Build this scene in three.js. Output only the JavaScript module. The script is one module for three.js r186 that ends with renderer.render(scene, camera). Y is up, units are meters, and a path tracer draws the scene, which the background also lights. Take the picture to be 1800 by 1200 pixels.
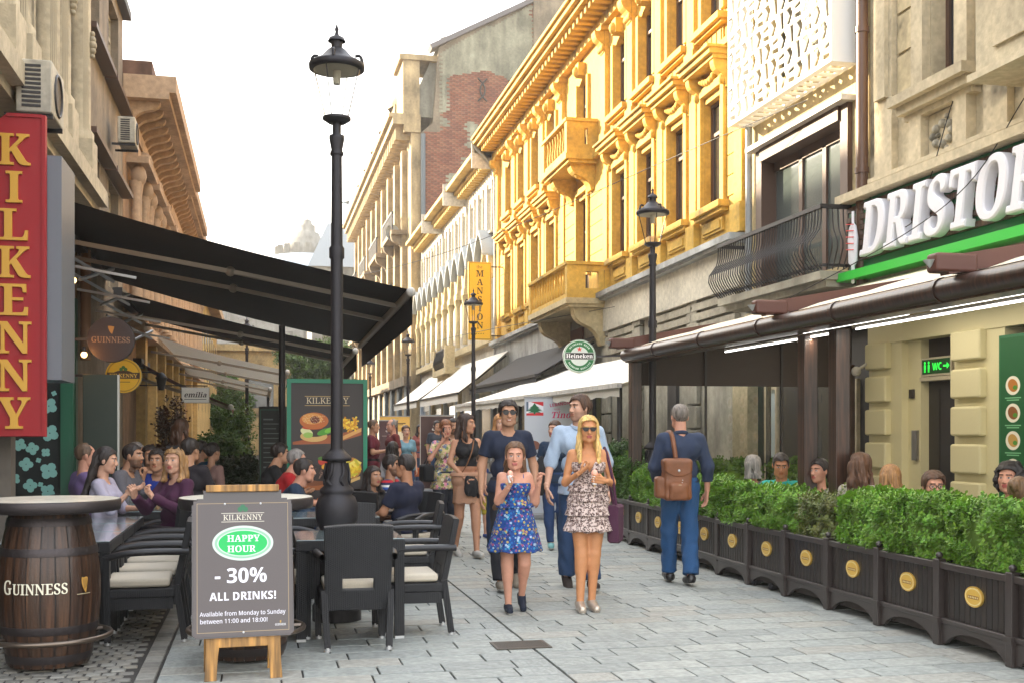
import * as THREE from 'three';
import { mergeGeometries } from 'three/addons/utils/BufferGeometryUtils.js';
import { RoundedBoxGeometry } from 'three/addons/geometries/RoundedBoxGeometry.js';
import { TextGeometry } from 'three/addons/geometries/TextGeometry.js';
import { FontLoader } from 'three/addons/loaders/FontLoader.js';
import { RectAreaLightUniformsLib } from 'three/addons/lights/RectAreaLightUniformsLib.js';

// ---------- camera, sky, sun, exposure ----------
const FOC = 2000, HORIZON = 757, EYE = 1.54, YAW = 12.54 * Math.PI / 180;
const scene = new THREE.Scene();
const camera = new THREE.PerspectiveCamera(2 * Math.atan(600 / FOC) * 180 / Math.PI, 1.5, 0.1, 900);
camera.position.set(0, EYE, 0);
camera.rotation.y = -YAW;
camera.setViewOffset(1800, 1200, 0, 600 - HORIZON, 1800, 1200);
scene.add(camera);
const renderer = new THREE.WebGLRenderer({ antialias: true });
renderer.toneMapping = THREE.LinearToneMapping;
renderer.toneMappingExposure = 4.8;
renderer.shadowMap.enabled = true;
RectAreaLightUniformsLib.init();
const SUN_EL = 21 * Math.PI / 180, SUN_AZ = 47 * Math.PI / 180;           // azimuth measured left of the street's axis
const toSun = new THREE.Vector3(-Math.sin(SUN_AZ) * Math.cos(SUN_EL), Math.sin(SUN_EL), -Math.cos(SUN_AZ) * Math.cos(SUN_EL));
{
  const W = 512, H = 256, data = new Float32Array(W * H * 4), d = new THREE.Vector3();
  for (let r = 0; r < H; r++) for (let c = 0; c < W; c++) {
    const up = ((r + 0.5) / H - 0.5) * Math.PI, az = ((c + 0.5) / W - 0.5) * 2 * Math.PI;
    d.set(Math.cos(az) * Math.cos(up), Math.sin(up), Math.sin(az) * Math.cos(up));
    const a = Math.acos(Math.min(1, d.dot(toSun))), e = Math.max(0, d.y), h = Math.pow(1 - e, 3);
    const g = 1.5 * Math.exp(-a * a / 0.09) + 0.75 * Math.exp(-a * a / 0.6), o = (r * W + c) * 4;
    const z = d.y < -0.02 ? 0.35 : 1;
    data[o] = z * (0.545 + 0.235 * h + g * 1.0);
    data[o + 1] = z * (0.605 + 0.15 * h + g * 0.83);
    data[o + 2] = z * (0.70 - 0.03 * h + g * 0.58);
    data[o + 3] = 1;
  }
  const sky = new THREE.DataTexture(data, W, H, THREE.RGBAFormat, THREE.FloatType);
  sky.mapping = THREE.EquirectangularReflectionMapping; sky.magFilter = THREE.LinearFilter; sky.needsUpdate = true;
  scene.background = sky; scene.environment = sky;
}
scene.fog = new THREE.FogExp2(new THREE.Color(1, 0.93, 0.84), 0.0011);
const sun = new THREE.DirectionalLight(new THREE.Color(1.0, 0.83, 0.58), 5);
sun.position.copy(toSun).multiplyScalar(120).add(new THREE.Vector3(4, 0, -35));
sun.target.position.set(4, 0, -35);
sun.castShadow = true; sun.shadow.radius = 1.6; sun.shadow.mapSize.set(4096, 4096); sun.shadow.bias = -0.0004;
Object.assign(sun.shadow.camera, { left: -90, right: 90, top: 90, bottom: -90, near: 1, far: 320 });
sun.name = 'sun_light'; sun.target.name = 'sun_target';
scene.add(sun, sun.target);

// ---------- picture to place ----------
const CT = Math.cos(YAW), ST = Math.sin(YAW);
const ray = (px, py) => { const u = (px - 900) / FOC; return [ST + u * CT, (HORIZON - py) / FOC, CT - u * ST]; };   // x, up, forward
const onX = (px, py, x) => { const r = ray(px, py), t = x / r[0]; return { x, y: EYE + r[1] * t, s: r[2] * t }; };
const onS = (px, py, s) => { const r = ray(px, py), t = s / r[2]; return { x: r[0] * t, y: EYE + r[1] * t, s }; };
const onG = (px, py, y = 0) => { const r = ray(px, py), t = (y - EYE) / r[1]; return { x: r[0] * t, y, s: r[2] * t }; };
const onD = (px, py, d) => { const r = ray(px, py); return { x: r[0] * d, y: EYE + r[1] * d, s: r[2] * d }; };

// ---------- helpers ----------
let seed = 12345;
const rnd = () => { seed = (seed + 0x6d2b79f5) | 0; let t = Math.imul(seed ^ (seed >>> 15), 1 | seed); t = (t + Math.imul(t ^ (t >>> 7), 61 | t)) ^ t; return ((t ^ (t >>> 14)) >>> 0) / 4294967296; };
const rr = (a, b) => a + (b - a) * rnd();
const clamp = (x, a, b) => Math.min(b, Math.max(a, x)), lerp = (a, b, t) => a + (b - a) * t;
const V = (x, y, z) => new THREE.Vector3(x, y, z);
const h3 = (x, y, z) => { let n = Math.imul(x | 0, 374761393) ^ Math.imul(y | 0, 668265263) ^ Math.imul(z | 0, 2147483647 ^ 1274126177); n = Math.imul(n ^ (n >>> 13), 1274126177); return ((n ^ (n >>> 16)) >>> 0) / 4294967296; };
function noise3(x, y, z) {
  const X = Math.floor(x), Y = Math.floor(y), Z = Math.floor(z); let u = x - X, v = y - Y, w = z - Z;
  u = u * u * (3 - 2 * u); v = v * v * (3 - 2 * v); w = w * w * (3 - 2 * w);
  const l = (a, b, t) => a + (b - a) * t;
  return l(l(l(h3(X, Y, Z), h3(X + 1, Y, Z), u), l(h3(X, Y + 1, Z), h3(X + 1, Y + 1, Z), u), v), l(l(h3(X, Y, Z + 1), h3(X + 1, Y, Z + 1), u), l(h3(X, Y + 1, Z + 1), h3(X + 1, Y + 1, Z + 1), u), v), w) * 2 - 1;
}
const used = new Map();
const nm = (n) => { const k = used.get(n) ?? 0; used.set(n, k + 1); return k ? n + '_' + String(k).padStart(3, '0') : n; };
function tag(o, label, category, group, kind) { if (label) o.userData.label = label; if (category) o.userData.category = category; if (group) o.userData.group = group; if (kind) o.userData.kind = kind; return o; }
function thing(name, label, category, pos, turn = 0, group) { const g = new THREE.Group(); g.name = nm(name); if (pos) g.position.set(pos.x, pos.y ?? 0, pos.z ?? -pos.s); g.rotation.y = turn; scene.add(g); return tag(g, label, category, group); }
function dup(o, label, pos, turn) { const c = o.clone(); c.name = nm(o.name.replace(/_\d{3}$/, '')); c.userData = { ...o.userData }; if (label) c.userData.label = label; if (pos) c.position.set(pos.x, pos.y ?? 0, pos.z ?? -pos.s); if (turn !== undefined) c.rotation.y = turn; scene.add(c); return c; }
function shadows(o) { o.traverse((m) => { if (m.isMesh) { m.castShadow = true; m.receiveShadow = true; } }); }

// tiling noise textures, grey around 1 so that they only add grain to a material's colour
function tileNoise(size, cells, oct, sx = 1, sy = 1, salt = 0) {
  const out = new Float32Array(size * size);
  for (let o = 0, amp = 0.5; o < oct; o++, amp *= 0.5) {
    const cx = Math.max(1, Math.round(cells * sx)) << o, cy = Math.max(1, Math.round(cells * sy)) << o;
    for (let j = 0; j < size; j++) for (let i = 0; i < size; i++) {
      const x = i / size * cx, y = j / size * cy, X = Math.floor(x), Y = Math.floor(y); let u = x - X, v = y - Y; u = u * u * (3 - 2 * u); v = v * v * (3 - 2 * v);
      const a = h3(X % cx, Y % cy, o + salt), b = h3((X + 1) % cx, Y % cy, o + salt), c = h3(X % cx, (Y + 1) % cy, o + salt), d = h3((X + 1) % cx, (Y + 1) % cy, o + salt);
      out[j * size + i] += amp * (lerp(lerp(a, b, u), lerp(c, d, u), v) * 2 - 1);
    }
  }
  return out;
}
function dataTex(size, fn, srgb, rep) {
  const d = new Uint8Array(size * size * 4);
  for (let i = 0; i < size * size; i++) { const c = fn(i); for (let k = 0; k < 3; k++) d[i * 4 + k] = clamp(Array.isArray(c) ? c[k] : c, 0, 1) * 255; d[i * 4 + 3] = 255; }
  const t = new THREE.DataTexture(d, size, size); t.wrapS = t.wrapT = THREE.RepeatWrapping; t.magFilter = THREE.LinearFilter; t.minFilter = THREE.LinearMipmapLinearFilter; t.generateMipmaps = true;
  if (srgb) t.colorSpace = THREE.SRGBColorSpace; t.repeat.set(rep, rep); t.needsUpdate = true; return t;
}
const TX = {};
{
  const a = tileNoise(512, 4, 6), b = tileNoise(512, 48, 3, 1, 1, 9), c = tileNoise(512, 6, 5, 1, 1, 21), w = tileNoise(512, 3, 5, 14, 1, 33), s = tileNoise(512, 3, 5, 6, 1, 51);
  TX.plaster = dataTex(512, (i) => { const v = 0.86 + 0.16 * a[i] + 0.10 * b[i] - (c[i] > 0.22 ? (c[i] - 0.22) * 0.7 : 0); return [v, v * 0.985, v * 0.96]; }, true, 1 / 3);
  TX.dirty = dataTex(512, (i) => { const v = 0.80 + 0.26 * a[i] + 0.14 * s[i] + 0.08 * b[i]; return [v, v * 0.98, v * 0.95]; }, true, 1 / 4);
  TX.stone = dataTex(512, (i) => { const v = 0.90 + 0.07 * a[i] + 0.14 * b[i]; return [v, v, v * 0.99]; }, true, 1 / 1.5);
  TX.wood = dataTex(512, (i) => { const v = 0.74 + 0.42 * w[i] + 0.12 * a[i]; return [v, v * 0.97, v * 0.92]; }, true, 1 / 0.9);
  TX.cloth = dataTex(256, (i) => { const x = i % 256, y = i >> 8; return 0.84 + 0.1 * Math.sin(x * Math.PI / 2) * Math.sin(y * Math.PI / 2) + 0.08 * b[(y * 2) * 512 + x * 2]; }, true, 1 / 0.12);
  TX.grain = dataTex(512, (i) => 0.5 + 0.35 * b[i] + 0.3 * a[i], false, 1 / 0.8);
  TX.rough = dataTex(512, (i) => 0.62 + 0.5 * a[i] + 0.25 * b[i], false, 1 / 1.6);
  TX.weave = dataTex(128, (i) => { const x = i % 128, y = i >> 7, X = Math.floor(x / 32), Y = Math.floor(y / 16), k = (X + Y) & 1, u = (x % 32) / 32, v = (y % 16) / 16; return k ? 0.35 + 0.65 * Math.sin(u * Math.PI) : 0.25 + 0.5 * Math.sin(v * Math.PI); }, false, 1 / 0.06);
}
const cache = new Map();
// mat(colour in linear values, roughness, options)
function mat(r, g, b, rough = 0.8, o = {}) {
  const key = [r, g, b, rough, o.tex, o.bump, o.metal, o.coat, o.key].join();
  if (cache.has(key)) return cache.get(key);
  const m = new THREE.MeshPhysicalMaterial({ roughness: rough, metalness: o.metal ?? 0 });
  m.color.setRGB(r, g, b);
  if (o.tex) { m.map = TX[o.tex]; }
  if (o.bump) { m.bumpMap = TX[o.bt ?? 'grain']; m.bumpScale = o.bump; }
  if (o.rmap) m.roughnessMap = TX.rough;
  if (o.coat) { m.clearcoat = o.coat; m.clearcoatRoughness = 0.15; }
  if (o.emit) { m.emissive.setRGB(...o.emit); m.emissiveIntensity = o.ei ?? 1; }
  if (o.vc) m.vertexColors = true;
  if (o.trans) { m.transmission = o.trans; m.thickness = 0; }
  cache.set(key, m); return m;
}
function canvasTex(w, h, draw) {
  const c = document.createElement('canvas'); c.width = w; c.height = h; const g = c.getContext('2d'); draw(g, w, h);
  const t = new THREE.CanvasTexture(c); t.colorSpace = THREE.SRGBColorSpace; t.anisotropy = 8; return t;
}
function printMat(w, h, draw, o = {}) {
  const t = canvasTex(w, h, draw), m = new THREE.MeshStandardMaterial({ map: t, roughness: o.rough ?? 0.6 });
  if (o.alpha) { m.transparent = true; m.alphaTest = 0.5; }
  if (o.emit) { m.emissive.set(0xffffff); m.emissiveMap = t; m.emissiveIntensity = o.emit; }
  if (o.rep) { t.wrapS = t.wrapT = THREE.RepeatWrapping; t.repeat.set(1 / o.rep, 1 / o.rep); }
  return m;
}
function flipFaces(g) { for (const k of Object.keys(g.attributes)) { const at = g.attributes[k], n = at.itemSize, A = at.array; for (let t = 0; t < at.count; t += 3) for (let c = 0; c < n; c++) { const q = A[(t + 1) * n + c]; A[(t + 1) * n + c] = A[(t + 2) * n + c]; A[(t + 2) * n + c] = q; } } return g; }
const remap = (g, m) => { g.applyMatrix4(m); return m.determinant() < 0 ? flipFaces(g) : g; };      // for geometries without an index
// geometry collector
const M4 = new THREE.Matrix4();
class G {
  constructor(frame) { this.l = []; this.frame = frame; }
  geo(g, m) { g = g.index ? g.toNonIndexed() : g; if (m) g.applyMatrix4(m); for (const k of Object.keys(g.attributes)) if (!['position', 'normal', 'uv'].includes(k)) g.deleteAttribute(k); if (!g.attributes.uv) g.setAttribute('uv', new THREE.BufferAttribute(new Float32Array(g.attributes.position.count * 2), 2)); this.l.push(g); return this; }
  box(x0, x1, y0, y1, z0, z1, rot) { const g = new THREE.BoxGeometry(Math.abs(x1 - x0), Math.abs(y1 - y0), Math.abs(z1 - z0)); if (rot) g.applyMatrix4(M4.makeRotationFromEuler(rot)); return this.geo(g.translate((x0 + x1) / 2, (y0 + y1) / 2, (z0 + z1) / 2)); }
  rbox(x0, x1, y0, y1, z0, z1, r = 0.01, seg = 1) { return this.geo(new RoundedBoxGeometry(x1 - x0, y1 - y0, z1 - z0, seg, r).translate((x0 + x1) / 2, (y0 + y1) / 2, (z0 + z1) / 2)); }
  bar(a, b, w, d = w, round = 0) { const A = V(...a), B = V(...b), L = A.distanceTo(B), g = round ? new THREE.CylinderGeometry(w, d, L, round) : new THREE.BoxGeometry(w, L, d); const q = new THREE.Quaternion().setFromUnitVectors(V(0, 1, 0), B.clone().sub(A).divideScalar(L)); return this.geo(g, new THREE.Matrix4().compose(A.add(B).multiplyScalar(0.5), q, V(1, 1, 1))); }
  cyl(x, y, z, r0, r1, h, seg = 16) { return this.geo(new THREE.CylinderGeometry(r1, r0, h, seg).translate(x, y + h / 2, z)); }
  ball(x, y, z, r, sy = 1, seg = 10, sx = 1, sz = 1) { return this.geo(new THREE.SphereGeometry(r, seg, Math.max(6, seg * 0.7 | 0)).scale(sx, sy, sz).translate(x, y, z)); }
  lathe(pts, x = 0, y = 0, z = 0, seg = 20) { return this.geo(new THREE.LatheGeometry(pts.map((p) => new THREE.Vector2(p[0], p[1])), seg).translate(x, y, z)); }
  ext(shape, depth, x = 0, y = 0, z = 0, bev = 0, curve = 6) { return this.geo(new THREE.ExtrudeGeometry(shape, { depth, bevelEnabled: bev > 0, bevelSize: bev, bevelThickness: bev, bevelSegments: 1, curveSegments: curve }).translate(x, y, z)); }
  tube(pts, r, seg = 24, rs = 6, closed = false) { return this.geo(new THREE.TubeGeometry(new THREE.CatmullRomCurve3(pts.map((p) => V(...p)), closed), seg, r, rs, closed)); }
  quad(a, b, c, d) { const g = new THREE.BufferGeometry(); g.setAttribute('position', new THREE.Float32BufferAttribute([...a, ...b, ...c, ...a, ...c, ...d], 3)); g.setAttribute('uv', new THREE.Float32BufferAttribute([0, 0, 1, 0, 1, 1, 0, 0, 1, 1, 0, 1], 2)); g.computeVertexNormals(); return this.geo(g); }
  done(keepUv) {
    const g = this.l.length === 1 ? this.l[0] : mergeGeometries(this.l);
    if (this.frame) this.frame(g);
    if (!keepUv) {
      const p = g.attributes.position, n = g.attributes.normal, uv = g.attributes.uv;
      for (let i = 0; i < p.count; i++) {
        const ax = Math.abs(n.getX(i)), ay = Math.abs(n.getY(i)), az = Math.abs(n.getZ(i));
        if (ay > ax && ay > az) uv.setXY(i, p.getX(i), p.getZ(i)); else if (ax > az) uv.setXY(i, p.getZ(i), p.getY(i)); else uv.setXY(i, p.getX(i), p.getY(i));
      }
    }
    return g;
  }
  mesh(name, m, parent, keepUv) { const o = new THREE.Mesh(this.done(keepUv), m); o.name = parent === scene ? nm(name) : name; (parent ?? scene).add(o); return o; }
}
// a facade's own axes: a = metres along the street, b = height, c = towards the street. side +1 is the right row of houses, -1 the left row.
function facade(side, x0, shear = 0, sref = 0) {
  const m = side > 0 ? new THREE.Matrix4().set(0, 0, -1, x0, 0, 1, 0, 0, -1, 0, 0, 0, 0, 0, 0, 1) : new THREE.Matrix4().set(0, 0, 1, x0, 0, 1, 0, 0, -1, 0, 0, 0, 0, 0, 0, 1);
  const f = (g) => {
    if (shear) { const p = g.attributes.position; for (let i = 0; i < p.count; i++) p.setY(i, p.getY(i) - shear * (p.getX(i) - sref)); }
    g.applyMatrix4(m);
    if (side > 0) flipFaces(g);
  };
  return () => new G(f);
}
const rect = (x0, x1, y0, y1) => { const s = new THREE.Shape(); s.moveTo(x0, y0); s.lineTo(x1, y0); s.lineTo(x1, y1); s.lineTo(x0, y1); s.closePath(); return s; };
function arch(x0, x1, y0, y1, rise) { const s = new THREE.Shape(); s.moveTo(x0, y0); s.lineTo(x1, y0); s.lineTo(x1, y1 - rise); s.quadraticCurveTo((x0 + x1) / 2, y1 + rise, x0, y1 - rise); s.closePath(); return s; }
function holed(s0, s1, y0, y1, holes) { const s = rect(s0, s1, y0, y1); s.holes = holes; return s; }
const GLASS = mat(0.025, 0.03, 0.035, 0.04, { coat: 1, key: 'winglass' });
const CLEAR = new THREE.MeshPhysicalMaterial({ roughness: 0.03, transmission: 1, thickness: 0, color: 0xffffff });
function panel(name, w, h, m, parent, x, y, z, ry = 0, rx = 0) { const o = new THREE.Mesh(new THREE.PlaneGeometry(w, h), m); o.name = name; o.position.set(x, y, z); o.rotation.set(rx, ry, 0, 'YXZ'); parent.add(o); return o; }
const BOLD = await new FontLoader().loadAsync('fonts/droid/droid_serif_bold.typeface.json');
const SERIF = await new FontLoader().loadAsync('fonts/droid/droid_serif_regular.typeface.json');
// ---------- ground ----------
{
  const g = new G(); g.geo(new THREE.PlaneGeometry(700, 700).rotateX(-Math.PI / 2).translate(0, -0.012, -150));
  tag(g.mesh('ground', mat(0.06, 0.055, 0.05, 0.95, { tex: 'dirty', bump: 0.004 }), scene), 'grey street ground with dark joints between the paving', 'ground', null, 'structure');
  const street = thing('pavement', 'pale grey stone slab paving of the pedestrian street', 'pavement'); street.userData.kind = 'structure';
  const tones = [[0.345, 0.36, 0.34], [0.38, 0.39, 0.365], [0.315, 0.33, 0.315], [0.375, 0.365, 0.33], [0.335, 0.35, 0.335]].map((c, i) => mat(...c, 0.68, { tex: 'stone', bump: 0.0025, key: i }));
  const unit = []; for (let k = 0; k < 5; k++) { const b = new G(); b.rbox(-0.25, 0.25, -0.05, 0, -0.1175, 0.1175, 0.005); const geo = b.done(), uv = geo.attributes.uv; for (let i = 0; i < uv.count; i++) uv.setXY(i, uv.getX(i) + k * 0.37, uv.getY(i) + k * 0.61); unit.push(geo); }
  const rest = tones.map(() => []); let count = 0;
  for (let row = 0; row < 150; row++) {
    const s = 5.6 + row * 0.25;
    for (const [x0, x1] of [[-0.62, 1.896], [1.904, 8.5]]) {
      let x = x0, first = true;
      while (x < x1 - 0.02) {
        let L = first ? rr(0.18, 0.52) : [0.42, 0.48, 0.5, 0.56][rnd() * 4 | 0]; first = false;
        if (x1 - x - L < 0.16) L = x1 - x;
        const k = rnd() * 5 | 0, t = rnd() * 5 | 0, y = rr(-0.003, 0.001), tilt = rr(-0.004, 0.004);
        if (count < 300 && x < 5 && s > 6.1) {
          const m = new THREE.Mesh(unit[k], tones[t]); m.name = 'paving_slab'; m.position.set(x + L / 2, y, -s); m.scale.x = (L - 0.011) / 0.5; m.rotation.z = tilt; street.add(m); count++;
        } else if (row < 140) {
          const q = unit[k].clone(); q.applyMatrix4(new THREE.Matrix4().compose(V(x + L / 2, y, -s), new THREE.Quaternion(), V((L - 0.011) / 0.5, 1, 1))); rest[t].push(q);
        }
        x += L;
      }
    }
  }
  rest.forEach((l, t) => { const m = new THREE.Mesh(mergeGeometries(l), tones[t]); m.name = 'far_paving'; m.userData.kind = 'stuff'; street.add(m); });
  // setts along the bar on the left
  const setts = thing('sett_paving', 'small square brownish setts between the barrels and the bar front', 'paving'); setts.userData.kind = 'structure';
  const st = [[0.27, 0.25, 0.215], [0.22, 0.205, 0.18], [0.30, 0.285, 0.25], [0.25, 0.225, 0.185]].map((c, i) => mat(...c, 0.7, { tex: 'stone', bump: 0.003, key: 's' + i }));
  const su = new G(); su.rbox(-0.047, 0.047, -0.05, 0, -0.047, 0.047, 0.012, 2); const suG = su.done();
  const brd = new G(); brd.rbox(-0.06, 0.06, -0.05, 0, -0.09, 0.09, 0.01, 1); const brdG = brd.done();
  const sr = st.map(() => []); let sc = 0;
  for (let row = 0; row < 150; row++) {
    const s = 6.2 + row * 0.102;
    for (let i = 0; i < 17; i++) {
      const x = -0.83 - 0.102 * (i + (row % 2) * 0.5) + rr(-0.008, 0.008), t = rnd() * 4 | 0, y = rr(-0.008, 0.001), m4 = new THREE.Matrix4().compose(V(x, y, -s + rr(-0.008, 0.008)), new THREE.Quaternion().setFromEuler(new THREE.Euler(rr(-0.04, 0.04), rr(-0.1, 0.1), rr(-0.04, 0.04))), V(rr(0.9, 1.04), 1, rr(0.9, 1.04)));
      if (x < -2.38) continue;
      if (sc < 300 && i < 8 && s > 7.4) { const m = new THREE.Mesh(suG, st[t]); m.name = 'sett'; m.applyMatrix4(m4); setts.add(m); sc++; } else sr[t].push(suG.clone().applyMatrix4(m4));
    }
  }
  sr.forEach((l, t) => { const m = new THREE.Mesh(mergeGeometries(l), st[t]); m.name = 'far_setts'; m.userData.kind = 'stuff'; setts.add(m); });
  for (let i = 0; i < 60; i++) { const m = new THREE.Mesh(brdG, st[i % 3]); m.name = 'border_stone'; m.position.set(-0.695, rr(-0.003, 0.001), -6 - i * 0.186); setts.add(m); }
  // drain grate and round cover set in the slabs
  const d0 = onG(915, 1134), dr = thing('drain_grate', 'flat iron drain grate set in the paving on the long joint', 'drain', { x: d0.x, y: 0.002, s: d0.s });
  const iron = mat(0.10, 0.085, 0.07, 0.55, { metal: 0.6, bump: 0.001 });
  new G().box(-0.2, 0.2, 0, 0.006, -0.14, -0.12).box(-0.2, 0.2, 0, 0.006, 0.12, 0.14).box(-0.2, -0.18, 0, 0.006, -0.12, 0.12).box(0.18, 0.2, 0, 0.006, -0.12, 0.12).mesh('frame', iron, dr);
  for (let i = 0; i < 7; i++) new G().box(-0.18, 0.18, 0, 0.005, -0.115 + i * 0.034, -0.095 + i * 0.034).mesh('grate_bar', iron, dr);
}
// ---------- right row of houses ----------
const RX = 8.5;
const M = {
  yellow: mat(0.76, 0.48, 0.09, 0.82, { tex: 'plaster', bump: 0.003 }), yellowTrim: mat(0.78, 0.50, 0.09, 0.8, { tex: 'plaster', bump: 0.003, key: 't' }),
  cream: mat(0.64, 0.53, 0.31, 0.85, { tex: 'plaster', bump: 0.004 }), creamTrim: mat(0.68, 0.58, 0.37, 0.82, { tex: 'plaster', bump: 0.003, key: 't' }),
  beige: mat(0.68, 0.60, 0.43, 0.85, { tex: 'plaster', bump: 0.004 }), beigeTrim: mat(0.72, 0.63, 0.45, 0.85, { tex: 'plaster', bump: 0.004, key: 't' }),
  shopYellow: mat(0.66, 0.60, 0.37, 0.7, { bump: 0.002, key: 'sy' }),
  brownFrame: mat(0.085, 0.045, 0.028, 0.45), darkFrame: mat(0.03, 0.026, 0.025, 0.5), iron: mat(0.028, 0.026, 0.027, 0.45, { metal: 0.3 }),
  blueZinc: mat(0.55, 0.60, 0.64, 0.5, { tex: 'dirty', metal: 0.2 }), white: mat(0.78, 0.77, 0.74, 0.6, { tex: 'plaster' }), greyStone: mat(0.58, 0.56, 0.47, 0.85, { tex: 'dirty', bump: 0.004 }),
  redBrown: mat(0.10, 0.034, 0.021, 0.5), pergola: mat(0.07, 0.032, 0.02, 0.4, { coat: 0.25, tex: 'wood' }), green: mat(0.01, 0.14, 0.05, 0.4), brightGreen: mat(0.02, 0.42, 0.035, 0.4),
  pipe: mat(0.10, 0.05, 0.03, 0.4), roof: mat(0.16, 0.12, 0.10, 0.8, { tex: 'dirty' }), blind: mat(0.055, 0.034, 0.026, 0.6, { tex: 'cloth' }), canvas: mat(0.70, 0.62, 0.45, 0.9, { tex: 'cloth' }),
};
const windowKit = (F, w, h, o = {}) => {                 // a window about a = 0, sill at b = 0, glass set back into the wall
  const t = new THREE.Group(); t.name = 'window'; const f = o.fw ?? 0.07, n = o.n ?? -0.26, mid = o.mid ?? 0.68;
  const fr = new G(); fr.box(-w / 2, -w / 2 + f, 0, h, n, n + 0.07).box(w / 2 - f, w / 2, 0, h, n, n + 0.07).box(-w / 2 + f, w / 2 - f, h - f, h, n, n + 0.07).box(-w / 2 + f, w / 2 - f, 0, f, n, n + 0.07).box(-0.035, 0.035, f, h - f, n + 0.004, n + 0.074).box(-w / 2 + f, w / 2 - f, h * mid, h * mid + f, n + 0.006, n + 0.078);
  t.add(new THREE.Mesh(fr.done(), o.frame ?? M.brownFrame)); t.children[0].name = 'frame';
  const halves = [[-w / 2 + f, -0.035], [0.035, w / 2 - f]];
  for (const [a, b] of halves) for (const [y0, y1] of [[f, h * mid], [h * mid + f, h - f]]) { const p = new THREE.Mesh(new G().box(a, b, y0, y1, n + 0.02, n + 0.03).done(), o.glass ?? GLASS); p.name = 'pane'; t.add(p); }
  return t;
};
// places a kit built in facade axes on a facade: a group whose matrix carries the facade frame
function placeKit(kit, parent, side, x0, s, y, name) { const c = kit.clone(); if (name) c.name = name; c.position.set(x0, y, -s); c.rotation.y = side > 0 ? -Math.PI / 2 : Math.PI / 2; parent.add(c); return c; }
// note: with rotation -90 degrees local x runs along +z... symmetric kits, so left and right may swap freely

const bracketShape = (() => { const s = new THREE.Shape(); s.moveTo(0, 0); s.lineTo(0.05, 0); s.quadraticCurveTo(0.08, 0.18, 0.20, 0.22); s.quadraticCurveTo(0.30, 0.26, 0.30, 0.40); s.lineTo(0, 0.40); s.closePath(); return s; })();
// scroll bracket: profile in (c, b), extruded along a
const bracketGeo = (w, kx = 1, ky = 1) => { const g = new THREE.ExtrudeGeometry(bracketShape, { depth: w, bevelEnabled: false, curveSegments: 4 }); return remap(g, new THREE.Matrix4().set(0, 0, 1, -w / 2, 0, ky, 0, -0.4 * ky, kx, 0, 0, 0, 0, 0, 0, 1)); };

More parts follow.
